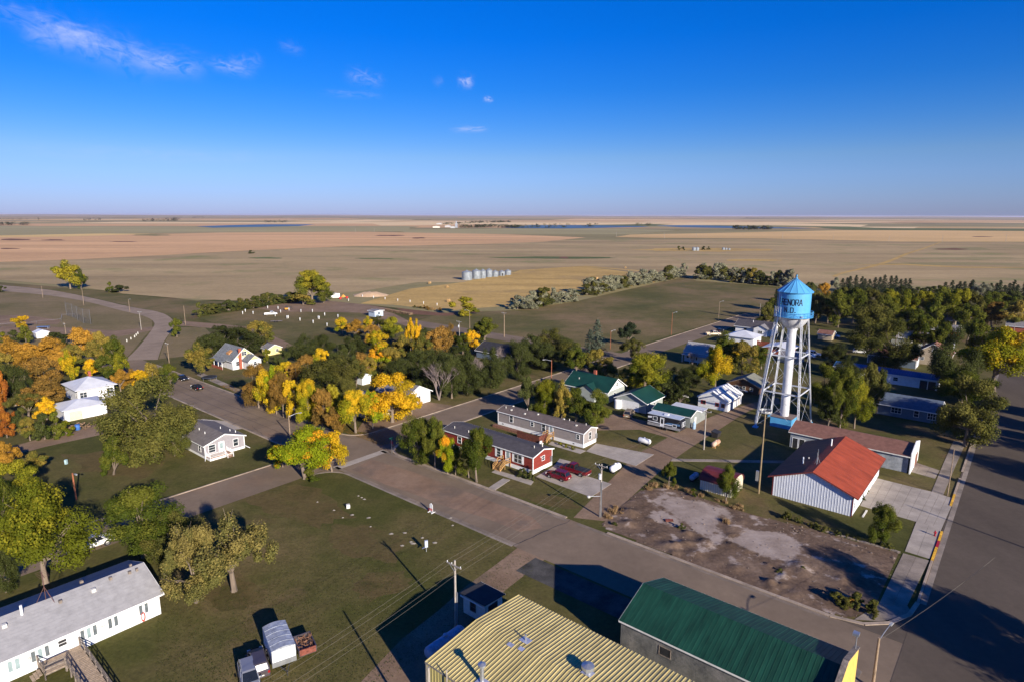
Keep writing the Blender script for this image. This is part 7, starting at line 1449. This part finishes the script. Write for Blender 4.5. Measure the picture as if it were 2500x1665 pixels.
T_=[
# left background
(172,706,643,72,'mid','V','big round yellow-green tree alone by the west road'),(198,706,660,28,'narrow','G','green tree pressed against the right side of the lone roadside tree'),(270,713,690,20,'bush','G','small light green shrub right of the lone roadside tree'),(292,714,697,46,'bush','D','dark rounded shrub right of the lone roadside tree'),(3,714,699,26,'bush','D','dark bush at the left frame edge beside the west road'),
(52,806,771,38,'mid','A','small bright golden tree at the ballpark'),(64,840,796,34,'mid','G','green tree just below the small golden ballpark tree'),(37,838,808,42,'bush','D','dark bush left of the green ballpark tree'),(130,832,812,50,'bush','D','dark hedge bush beside the small white shelter'),(160,842,818,44,'bush','D','dark hedge bush at the foot of the crossarm pole'),(10,836,812,30,'bush','L','yellow-green bush at the left edge below the ballpark'),
(432,823,776,30,'narrow','G','neat cone-shaped green tree beside the road bend'),
# orange belt
(200,885,800,72,'mid','O','tallest orange tree at the top of the orange belt'),(252,880,812,56,'mid','T','green and ochre tree right of the tallest orange tree'),(22,895,830,66,'mid','O','orange tree at the left edge of the orange belt'),(75,893,835,66,'mid','O','orange tree second from left in the orange belt'),(128,890,825,74,'mid','O','wide orange tree in the middle of the orange belt'),(185,905,842,62,'mid','T','ochre tree in front of the tallest orange tree'),(240,905,835,62,'mid','T','ochre-green tree on the right of the orange belt'),(285,900,828,56,'mid','G','green tree closing the orange belt on the right'),(60,925,852,66,'mid','O','yellow-orange tree in the second row on the left'),(12,940,860,60,'mid','T','ochre tree on the left edge in the second row'),(38,990,885,72,'elm','D','dark green elm left of the umber tree'),(112,960,870,86,'mid','U','broad orange-brown tree left of the white hip-roofed house'),(112,1008,930,96,'mid','U','umber tree overhanging the white garage'),(175,935,862,40,'mid','Y','lime-yellow tree right behind the white hip-roofed house roof'),(152,915,855,50,'mid','O','orange tree directly behind the broad umber tree'),(225,925,876,36,'mid','A','golden tree at the gable of the white hip-roofed house'),(262,932,868,56,'mid','G','green tree behind the white hip-roofed house'),(295,925,864,44,'mid','L','light green tree right behind the white house'),(115,1024,975,52,'mid','A','gold-orange tree against the white garage wall'),(70,1020,955,86,'open','M','grey-olive thinning tree left of the white garage'),(18,1068,998,46,'mid','R','fiery red-orange tree at the left edge'),(5,1015,898,40,'mid','R','red-orange tree cut by the left edge above the fiery one'),(50,1060,1002,50,'bush','D','dark bush beside the fiery red-orange tree'),(74,1075,1018,46,'mid','T','small mottled ochre tree at the lane'),(110,1072,1010,54,'bush','D','tall dark green bush right of the mottled ochre tree'),(140,1066,1008,46,'bush','G','green bush at the corner of the white garage'),(163,1062,1026,36,'bush','L','lime-green bush beside the blue barrel'),
(295,955,903,44,'mid','O','orange tree left behind the large spreading elm'),(322,945,905,44,'mid','O','orange tree behind the top of the large spreading elm'),(345,950,903,46,'mid','A','gold tree behind the large spreading elm'),(372,940,887,54,'mid','T','yellow-green tree behind the elm near the road'),(415,945,888,46,'mid','G','green tree behind the elm nearest the road'),
(376,1116,912,180,'elm','M','large spreading olive-green elm by the lilac cottage'),(322,1092,990,90,'elm','M','left low limb mass of the spreading elm above the bench trailer'),(428,1112,985,70,'elm','M','smaller elm leaning over the lilac cottage roof'),(278,1158,1072,64,'narrow','G','feathery light green young tree on the left lawn'),
# bottom left
(20,1152,1080,62,'mid','O','orange-gold tree at the left edge of the left lawn'),(84,1162,1108,66,'mid','T','mottled orange-green tree at the lawn shadow'),(40,1245,1125,110,'near','L','yellow-green tree behind the big lime tree'),(8,1300,1160,90,'near','G','green tree at the left edge above the big lime tree'),(112,1424,1193,205,'near','L','big lime-yellow tree left of the white crew-cab pickup'),(15,1445,1310,70,'elm','D','dark tree at the left edge beside the white long building'),(352,1360,1186,172,'near','G','full green tree right of the white crew-cab pickup'),(432,1362,1245,120,'elm','M','dull olive tree right of the full green tree'),(572,1442,1240,215,'open','K','tan thinning tree with a thick pale trunk in the lower lawn'),(480,1470,1270,150,'open','K','tan-green drooping tree left of the thick-trunked tree'),
# intersection and golden row
(745,1168,1042,165,'near','P','bright green tree with orange tips on the intersection corner'),(690,1140,1085,55,'mid','P','low orange-yellow side growth left of the corner tree'),(810,1150,1055,80,'mid','A','orange crown on the right flank of the corner tree'),(765,1170,1135,52,'bush','G','small green bush at the foot of the corner tree'),
(632,995,886,78,'near','U','ochre-brown tree first in the golden row'),(661,1006,903,66,'near','Y','yellow tree second in the golden row'),(692,1018,912,62,'near','U','orange-brown tree third in the golden row'),(754,1036,925,66,'near','Y','yellow tree fourth in the golden row by the lamp pole'),(788,1047,948,56,'mid','U','brown-leaved tree fifth in the golden row'),(868,1056,948,98,'near','Y','wide yellow-green tree near the end of the golden row'),(958,1030,910,130,'near','A','brilliant golden tree over the grey roof at the end of the row'),(1005,1010,965,56,'mid','A','low golden bough right of the brilliant golden tree'),(818,1062,1000,50,'mid','U','small russet tree in front of the golden row'),
(692,935,882,48,'mid','Y','yellow-green tree peeking behind the golden row'),(722,935,885,48,'mid','U','russet tree behind the golden row'),(748,930,866,50,'mid','U','tall russet tree beside the dark silver willow'),(808,962,872,128,'elm','M','grey-olive willow mass behind the golden row'),(870,945,880,60,'mid','M','olive tree right of the grey willow mass'),
(491,914,844,68,'mid','T','ochre-green tree left of the old white and yellow house'),(545,858,792,100,'elm','D','dark elm behind the old house on the left'),(600,862,800,96,'elm','D','dark elm right behind the old house chimney'),(640,850,783,70,'mid','T','yellow-green tree above the dark elms of the old house'),(520,868,812,60,'elm','D','low dark elm at the left end behind the old house'),(652,885,850,20,'narrow','L','slim lime-green tree at the yellow shed'),(690,895,852,36,'elm','D','very dark small tree right of the yellow shed'),(745,885,818,70,'elm','D','dark elm in the thicket below the camp ground'),(790,870,815,50,'elm','D','dark elm below the camp road'),(785,905,850,44,'mid','Y','yellow-topped sapling among the thicket elms'),
# centre grove
(836,818,775,40,'mid','Y','round lime-yellow tree at the top left of the centre grove'),(868,828,782,46,'mid','O','orange tree right of the round lime-yellow tree'),(900,820,777,32,'mid','Y','yellow tree beside the pump shed'),(912,840,793,46,'mid','U','orange-brown tree beside the pump shed shadow'),(957,832,774,60,'mid','L','vivid lime tree with yellow top in the centre grove'),(925,872,808,66,'mid','Y','yellow and olive tree in the centre grove'),(870,870,815,62,'elm','D','dark elm in the left of the centre grove'),(1003,862,780,26,'mid','A','slender golden tree in the centre grove'),(1020,858,788,28,'mid','A','second slender golden tree in the centre grove'),(1040,855,800,36,'mid','D','dark tree right of the slender golden trees'),(1073,880,800,78,'mid','U','large orange-tan tree in the centre grove'),(1102,850,785,42,'open','U','thin tan tree beside the transformer pole'),(1154,865,808,42,'mid','A','blazing yellow-orange tree by the black roof'),(1183,838,779,66,'mid','G','leafy green tree at the park edge'),(985,885,825,60,'mid','T','ochre tree in the middle of the centre grove'),(955,905,845,70,'mid','T','green-ochre tree in the lower centre grove'),(885,925,862,60,'mid','U','brown-orange tree above the white shed'),(905,930,872,50,'mid','T','ochre tree above the little white shed'),(1010,925,855,80,'elm','D','dark elm low in the centre grove'),(1055,915,850,80,'elm','D','dark elm under the orange-tan tree'),(1120,905,845,84,'elm','D','dark elm under the blazing yellow tree'),
(1072,976,884,76,'bare','B','bare pinkish-grey tree at the kerb side'),(1040,955,880,60,'elm','D','dark elm left of the bare pinkish tree'),(1103,972,862,62,'elm','D','dark elm right of the bare pinkish tree'),(1142,960,855,86,'elm','D','broad dark elm mid-block by the kerb'),(1165,945,870,50,'bare','B','grey bare tree between the dark elms'),(1198,942,848,70,'elm','D','dark elm near the grey bare tree'),(1224,918,845,44,'bare','B','tall grey twiggy tree at the end of the elm row'),(1263,926,832,66,'elm','D','dark elm with a clear straight trunk at the end of the row'),(1298,890,815,90,'elm','D','dense dark elm in the shaded corner block'),(1345,868,802,92,'elm','M','tall olive-grey elm at the park edge'),(1378,872,822,50,'elm','D','dark purple-grey tree beside the olive-grey elm'),(1330,900,840,70,'elm','D','dark elm deep in the shaded corner block'),
(1457,865,775,56,'spruce','Q','tall grey-green spruce, the taller of the pair'),(1440,868,800,48,'spruce','Q','shorter grey-green spruce of the pair'),(1533,845,790,56,'mid','E','round dark pine above the grey thicket'),(1545,885,825,70,'open','M','dull grey thicket tree below the round pine'),
(1405,920,846,66,'mid','G','yellow-green tree behind the green-roofed house left'),(1445,920,850,62,'mid','T','ochre tree behind the green-roofed house'),(1480,930,872,52,'mid','T','brown-green tree behind the white gable'),(1573,962,862,108,'near','L','big lime-green tree behind the green-roofed garage'),(1530,955,900,50,'mid','T','small olive tree left of the big lime tree'),(1640,955,898,60,'elm','D','dark bush-like tree right of the big lime tree'),(1680,945,892,56,'elm','D','dark tree beside the satellite dish'),(1620,985,938,60,'bush','D','dark bush behind the green shed'),(1660,992,938,60,'mid','D','dark tree between green shed and white shed'),(1600,980,930,50,'bush','G','green bush behind the garage ridge'),
(1745,950,848,80,'near','Y','yellow-green tree left of the tower with golden top'),(1768,900,820,60,'mid','G','green tree under the white metal roof'),(1812,915,830,84,'mid','T','ochre-tan tree left of the tower leg'),(1858,900,848,56,'mid','G','green tree just left of the tower leg'),(1790,890,835,52,'mid','Y','yellow-green crown above the ochre tree'),(1690,890,858,30,'bare','B','bare shrubs in front of the old small house'),
# front of green house
(1290,1018,922,56,'mid','D','dark green tree at the left end of the screen beside the taupe home'),(1330,1024,926,66,'near','L','lime-topped tree in the screen beside the taupe home'),(1372,1034,940,50,'mid','T','narrow yellow-olive tree in the screen beside the taupe home'),(1405,1036,945,70,'near','G','green tree in the screen beside the taupe home'),(1452,1042,952,84,'near','G','rounded green tree before the green-roofed house'),(1350,998,925,60,'elm','D','dark tree at the back of the screen'),
# red home
(1022,1128,1018,92,'near','G','tall green tree at the street corner by the red home'),(1062,1140,1024,70,'near','G','green tree right of the corner tree by the red home'),(1092,1156,1064,50,'near','P','green tree with gold top left of the red home'),(1112,1158,1085,40,'mid','G','small green tree below the gold-topped one'),(1163,1176,1040,86,'near','G','round green tree before the red home wall'),(1145,1165,1100,58,'mid','G','low green crown left of the round tree'),
# tower right
(2005,1010,888,72,'near','G','green tree immediately right of the tower leg'),(2050,1045,895,70,'near','G','tall green tree right of the tower legs'),(2085,1045,930,66,'near','L','yellow-green tree right of the tower legs'),(2115,1020,886,60,'mid','M','grey-green poplar before the blue roof'),(2140,1010,905,44,'mid','D','dark green poplar at the corner of the blue roof'),(2020,1045,975,60,'mid','D','dark low tree at the foot of the tower'),(2070,925,868,60,'elm','D','dark tree above the yellow-green tower trees'),(2035,905,835,60,'elm','D','dark tree behind the white van yard'),
(2117,860,742,120,'near','M','large willow-like tree behind the blue-roofed home'),(2175,905,775,100,'elm','M','olive tree over the long garage'),(2425,955,797,150,'near','Y','huge golden-green tree over the main street'),(2355,1088,920,150,'near','M','ochre-green tree at the main street verge'),(2345,990,905,120,'near','G','green tree between the ochre tree and the huge golden tree'),(2315,960,800,100,'elm','D','dark tree left of the huge golden tree'),
(2010,735,690,34,'mid','O','orange-yellow tree right of the tank roof'),(2420,800,738,70,'mid','U','russet tree far right beyond the brick house'),(2480,810,735,60,'mid','T','ochre tree at the right edge'),(2210,765,738,14,'narrow','R','small bright red-orange tree in the dark grove'),
# yards near lot
(1633,1188,1128,38,'mid','G','young green tree by the lane at the razed lot'),(1693,1212,1190,15,'narrow','G','sapling by the propane tank in shade'),(1772,1226,1138,54,'near','G','bright green tree before the barn shed'),(2150,1328,1230,74,'near','G','small leafy tree on the lawn before the red-roofed hall'),
(2112,1205,1190,15,'bush','G','clipped round bush at the hall door'),(2104,1220,1204,16,'bush','G','second clipped bush nearer the hall corner'),
(675,1010,905,50,'mid','P','green tree with orange top squeezed into the golden row'),(720,1022,925,52,'mid','Y','yellow-green tree between the russet and lamp-side trees'),(820,1035,940,56,'mid','V','olive-gold tree in the gap of the golden row'),(910,1045,955,60,'mid','P','green and orange tree before the pale grey roof'),(845,1000,920,56,'elm','M','dull olive tree left of the pale grey roof'),(930,905,842,66,'mid','P','green and orange tree in the heart of the centre grove'),(840,900,835,60,'elm','D','dark elm left in the heart of the centre grove'),(1030,895,822,60,'mid','T','green and ochre tree beside the orange-tan tree'),(1085,930,865,66,'elm','D','dark elm behind the bare pinkish tree'),(970,940,875,60,'elm','D','dark elm above the brilliant golden tree'),(1130,865,812,48,'mid','G','green tree left of the blazing yellow tree'),
# field
(762,742,658,100,'near','V','big yellow-green tree at the edge of the stubble field'),(740,745,712,70,'bush','T','low bushy growth left under the big field tree'),(790,740,700,56,'mid','G','green right flank tree of the big field tree'),(1138,770,727,76,'bush','V','rounded yellow willow in the meadow'),(612,620,612,18,'bush','D','lone dark bush on the edge of the pink field'),(925,800,768,46,'open','M','grey bush right of the pump shed'),
(1668,612,603,10,'bush','D','tiny dark tree left of the far bins'),(1718,611,602,14,'bush','D','tiny tree right of the far bin pair'),(1730,611,603,10,'bush','D','tiny bush in the far bin yard'),(1657,612,601,8,'bush','G','tiny green tree farthest left in the far bin yard'),
(1890,790,700,36,'spruce','E','dark spruce left below the tank'),(1870,800,745,48,'mid','M','dark olive tree at the street corner left of the tank'),
]
TP=T_
for a in TP:
    tree(*a[:6],a[6])
# trees and poles across the main street, standing just outside the picture; their shade falls into it
def across(tip,h): x,y=g(*tip); L_=h/math.tan(SUN_EL); return (x+L_*math.cos(SUN_AZ),y+L_*math.sin(SUN_AZ))
for tip,h,w,l in (((1985,1335),14,12,'tree across the main street shading the razed lot corner'),((2120,1440),13,13,'tree across the main street shading the corner kerb'),((2335,1105),15,14,'tree across the main street shading the road by the grass verge'),((2385,1040),13,10,'tree across the main street farther up the road'),((2260,1150),11,4,'slim tree across the main street'),((2120,955),18,13,'broad tree across the main street opposite the slate-blue house'),((2075,985),18,14,'tallest tree across the main street'),((2185,940),18,13,'tree across the main street near the slate-blue house')):
    tree(0,0,0,0,'near','G',l,world=across(tip,h),hw=(h,w))
for tip,h,l in (((2212,1232),10,'pole across the main street'),((838,1490),9,'alley pole below the bottom edge')):
    x,y=across(tip,h); r=thing('utility_pole',l+', its shadow lying on the ground','utility pole',(x,y)); b=MB(); b.tube((0,0,0),(0,0,h),.16,.11,10); b.obj('pole',WOODG,r)
# grove on the right: trees nothing tells apart share a label
rg=random.Random(21)
for px,py,ty,w in ((1885,780,730,50),(1910,760,712,44),(1965,770,690,44),(1990,790,712,60),(1975,745,690,40),(2045,800,712,66),(2020,790,725,50),(2080,790,702,70),(2125,780,705,64),(2165,770,706,56),(2160,805,725,70),(2200,800,718,70),(2245,790,708,76),(2215,840,755,80),(2250,860,770,76),(2290,790,705,70),(2280,830,735,70),(2325,800,702,78),(2360,800,708,70),(2360,840,745,80),(2290,880,790,60),(2395,790,722,66),(2440,770,712,60),(2475,760,712,60),(2380,870,780,60),(2060,770,705,50)):
    pal=rg.choice('GGGMLD'); cn={'G':'leafy green','M':'olive green','L':'yellow-green','D':'dark green'}[pal]
    row='back row' if py<772 else 'front row' if py>=815 else 'middle row'; where='by the tank' if px<2000 else 'right of the tower' if px<2130 else 'below the spruce windbreak' if px<2230 else 'above the long garage' if px<2270 else 'above the beige house' if px<2330 else 'at the far right'
    tree(px,py,ty,w,'mid',pal,f'{cn} tree, {w*4//10*1} feet wide crown, in the {row} of the grove {where}' if False else f'{cn} tree in the {row} of the grove {where}'+(' near road' if px in (2125,2080) else ''),'trees of the grove right of the tower')
for i in range(15): px=2052+i*11.8+rg.uniform(-3,3); tree(px,712+i*.3,672+rg.uniform(-4,9),30,'spruce','E','dark spruce in the windbreak row right of the tower','spruces of the right windbreak')
for i in range(20): px=2308+i*11+rg.uniform(-4,4); tree(px,722+i*.5,682+rg.uniform(-3,14),32,'spruce','E','dark spruce in the windbreak row at the far right','spruces of the far right windbreak')
for i in range(8): px=2200+i*13; tree(px,722,700+rg.uniform(-4,6),26,'bush','D','dark bush filling the gap of the windbreak','bushes between the windbreak rows')
tree(2040,712,678,30,'bush','S','silver-leaved shrub at the left end of the spruce windbreak'); tree(2395,735,690,46,'open','S','pale grey-leaved tree among the far right spruces')
def belt(p0,p1,n,h,w,pals,label,group,proto='bush',jx=2.0,name=None):
    a,b=Vector(g(*p0)),Vector(g(*p1))
    for i in range(n):
        p=a.lerp(b,(i+.5)/n); d=(b-a).normalized(); e=Vector((-d.y,d.x)); p=p+e*rg.uniform(-jx,jx)+d*rg.uniform(-.8,.8); tree(0,0,0,0,proto,rg.choice(pals),label,group,world=(p.x,p.y),hw=(h*rg.uniform(.6,1.2),w*rg.uniform(.65,1.2)),name=name)
belt((1265,757),(1398,734),13,8,12.5,'SSSSM','silver-leaved shrub in the nearest part of the shelterbelt','shrubs of the near shelterbelt',name='silver_shrub')
belt((1432,722),(1545,698),17,9,13,'SSSMS','silver-leaved shrub in the middle part of the shelterbelt','shrubs of the middle shelterbelt',name='silver_shrub')
belt((1545,698),(1675,672),25,8.5,12.5,'SSSSM','silver-leaved shrub in the far half of the long shelterbelt','shrubs of the far shelterbelt',name='silver_shrub')
belt((1702,682),(1800,684),15,10,14,'SSSM','silver-leaved shrub in the belt left of the tank','shrubs of the belt left of the tank',name='silver_shrub')
belt((1800,690),(1935,702),18,10,11,'SSMDT','shrub in the belt directly behind the tank','shrubs of the belt behind the tank')
belt((482,772),(720,736),30,5.5,8.5,'MWMD','low olive shrub in the hedge along the camp ground','shrubs of the camp ground hedge')
belt((1005,752),(1080,760),9,1.6,3.5,'UMH','low russet weed clump beside the dirt road','weed clumps beside the dirt road',name='weed_clump')
belt((1900,1260),(2010,1296),9,1.0,1.5,'WM','low shrub in the row at the edge of the razed lot','shrubs along the razed lot edge',jx=.3)
belt((2025,1300),(2195,1345),8,.8,1.4,'WM','low weed behind the pale edging blocks','weeds behind the edging',jx=.4,name='weed_clump')
belt((1262,1158),(1296,1172),5,1.5,1.8,'DW','dark leafy shrub in the gravel bed before the red mobile home','shrubs before the red mobile home',jx=.2)
for px,py in ((1368,1087),(1383,1092),(1398,1096)): tree(px,py,py-9,12,'bush','L','clipped green shrub in the bed before the taupe mobile home','shrubs before the taupe mobile home')
belt((2080,1475),(2135,1495),6,1.4,2.3,'WDM','rank green weed clump at the street corner of the razed lot','weeds at the street corner',jx=1.0,name='weed_clump')
belt((2025,1462),(2075,1478),5,1.2,2.0,'UM','russet weed clump at the street corner of the razed lot','russet weeds at the street corner',jx=.6,name='weed_clump')
for px,py,l in ((1663,1290,'small green shrub alone on the broken slab'),(1500,1282,'little green weed tuft by the utility pole'),(1960,1390,'small green weed tuft in the churned earth'),(1905,1395,'green weed tuft left in the churned earth')): tree(px,py,py-13 if '66' in str(px) else py-8,18,'bush','W',l)
# dry grass tufts
tuft=MB(); rr=random.Random(31)
for k in range(130):
    a=rr.uniform(0,6.28); r0=rr.uniform(0,.5); p=Vector((r0*math.cos(a),r0*math.sin(a),0)); d=Vector((rr.uniform(-.22,.22),rr.uniform(-.22,.22),rr.uniform(.6,1.1))); e=Vector((math.cos(a+1),math.sin(a+1),0))*.018; tuft.add([p-e,p+e,p+d],[(0,1,2)])
TM=tuft.data('dry_grass',mat('dry_grass',(.3,.19,.09),.9,var=.25,scale=3))
def tufts(pts,sp,n,label,group):
    for k in range(int(n*.6)):
        px,py=rr.choice(pts); X_,Y_=g(px+rr.uniform(-sp,sp),py+rr.uniform(-sp*.5,sp*.5)); o=bpy.data.objects.new('dry_grass_tuft',TM); COL.objects.link(o); o.location=(X_,Y_,0); s=rr.uniform(.5,1.1); o.scale=(s*1.2,s*1.2,s*rr.uniform(.5,.9)); o.rotation_euler=(0,0,rr.uniform(0,6)); tag(o,label,'grass tuft',group)
tufts([(1482,1262),(1495,1250),(1503,1242),(1515,1252)],8,22,'dry orange grass tuft around the foot of the near utility pole','dry grass at the utility pole')
tufts([(1580,1192),(1596,1185)],6,10,'dry orange grass tuft by the lane end of the razed lot','dry grass at the lane')
tufts([(1640,1190),(1680,1200),(1720,1212),(1760,1225),(1800,1240)],14,26,'grey dry grass tuft along the back of the razed lot','dry grass along the razed lot')
tufts([(1778,1265),(1775,1275)],4,6,'dry tuft between the two broken slabs','dry grass between the slabs')
# fallen leaf litter and far woods: uncountable
def scatter_stuff(name,m,gen,size):
    pts=np.array(gen); n=len(pts); rs=np.random.RandomState(n); o=bpy.data.objects.new(name,leaf_mesh(name,pts,np.array([[0,0,1]])+rs.normal(size=(n,3))*.25,size*rs.uniform(.6,1.3,n),rs.rand(n,3),m)); COL.objects.link(o); o['kind']='stuff'; return o
lit=[]
for _ in range(13000):
    s,t=rg.uniform(-172,-100),77.2+abs(rg.gauss(0,2.4)); x,y=S(s*1.0,t); lit.append((x,y,.05+rg.uniform(0,.04)))
scatter_stuff('fallen_leaves',PAL['U'],lit,.07)
gr_=[]
for _ in range(26000):   # grass texture close to the camera
    x,y=g(rg.uniform(380,1300),rg.uniform(1180,1680)); s,t=ST(x,y)
    if (-108.5<s<-97) or t>63 or s>-46 : continue
    gr_.append((x,y,.05))
scatter_stuff('grass_blades',PAL['W'],gr_,.055)
def woods(name,segs,m,label):
    c=[]
    for (x0,y0,x1,y1,h,n) in segs:
        a,b=Vector(g(x0,y0)),Vector(g(x1,y1))
        for k in range(n):
            p=a.lerp(b,rg.random()); q=rg.random(); 
            for j in range(12): c.append((p.x+rg.gauss(0,5),p.y+rg.gauss(0,5),h*(.15+.85*rg.random()*(.6+.4*q))))
    o=scatter_stuff(name,m,c,3.2); o['label']=label; o['category']='woods'
woods('far_woods',[(1150,546,1245,544,14,90),(1080,549,1150,547,12,30),(1120,558,1215,556,14,60),(1215,558,1270,557,12,40),(1790,562,1880,563,16,70)],PAL['D'],'dark tree belts around the far elevator and lakes')
woods('lakeshore_trees',[(1240,558,1360,556,11,14),(1280,553,1460,551,11,16),(1330,558,1400,557,10,8),(1420,556,1450,556,12,6),(1550,552,1590,552,14,10)],PAL['D'],'scattered dark trees along the far lake shore')
woods('horizon_woods',[(0,552,70,551,16,30),(345,543,440,541,22,40),(370,541,435,540,22,30),(405,536,445,536,25,20),(470,534,500,533,30,16),(205,540,245,539,20,20),(1405,530,1440,530,34,20),(1510,529,1545,530,34,24),(1635,532,1675,532,30,20),(1815,535,1870,536,26,30),(650,545,700,545,16,20),(0,539,100,538,20,10)],PAL['D'],'faint tree belts near the horizon')
# ---------------------------------------------------------------- haze over the plain
hz=bpy.data.materials.new('haze'); hz.use_nodes=True; t=hz.node_tree; t.nodes.clear(); pv=N(t,'ShaderNodeVolumePrincipled'); pv.inputs['Color'].default_value=(.82,.8,1,1); pv.inputs['Density'].default_value=HAZE_D if 'HAZE_D' in globals() else 2.4e-5; pv.inputs['Anisotropy'].default_value=.1
oo=N(t,'ShaderNodeOutputMaterial'); t.links.new(pv.outputs[0],oo.inputs['Volume'])
MB().box(-66000,66000,-66000,66000,-2.5,56).obj('haze',hz,kind='stuff')
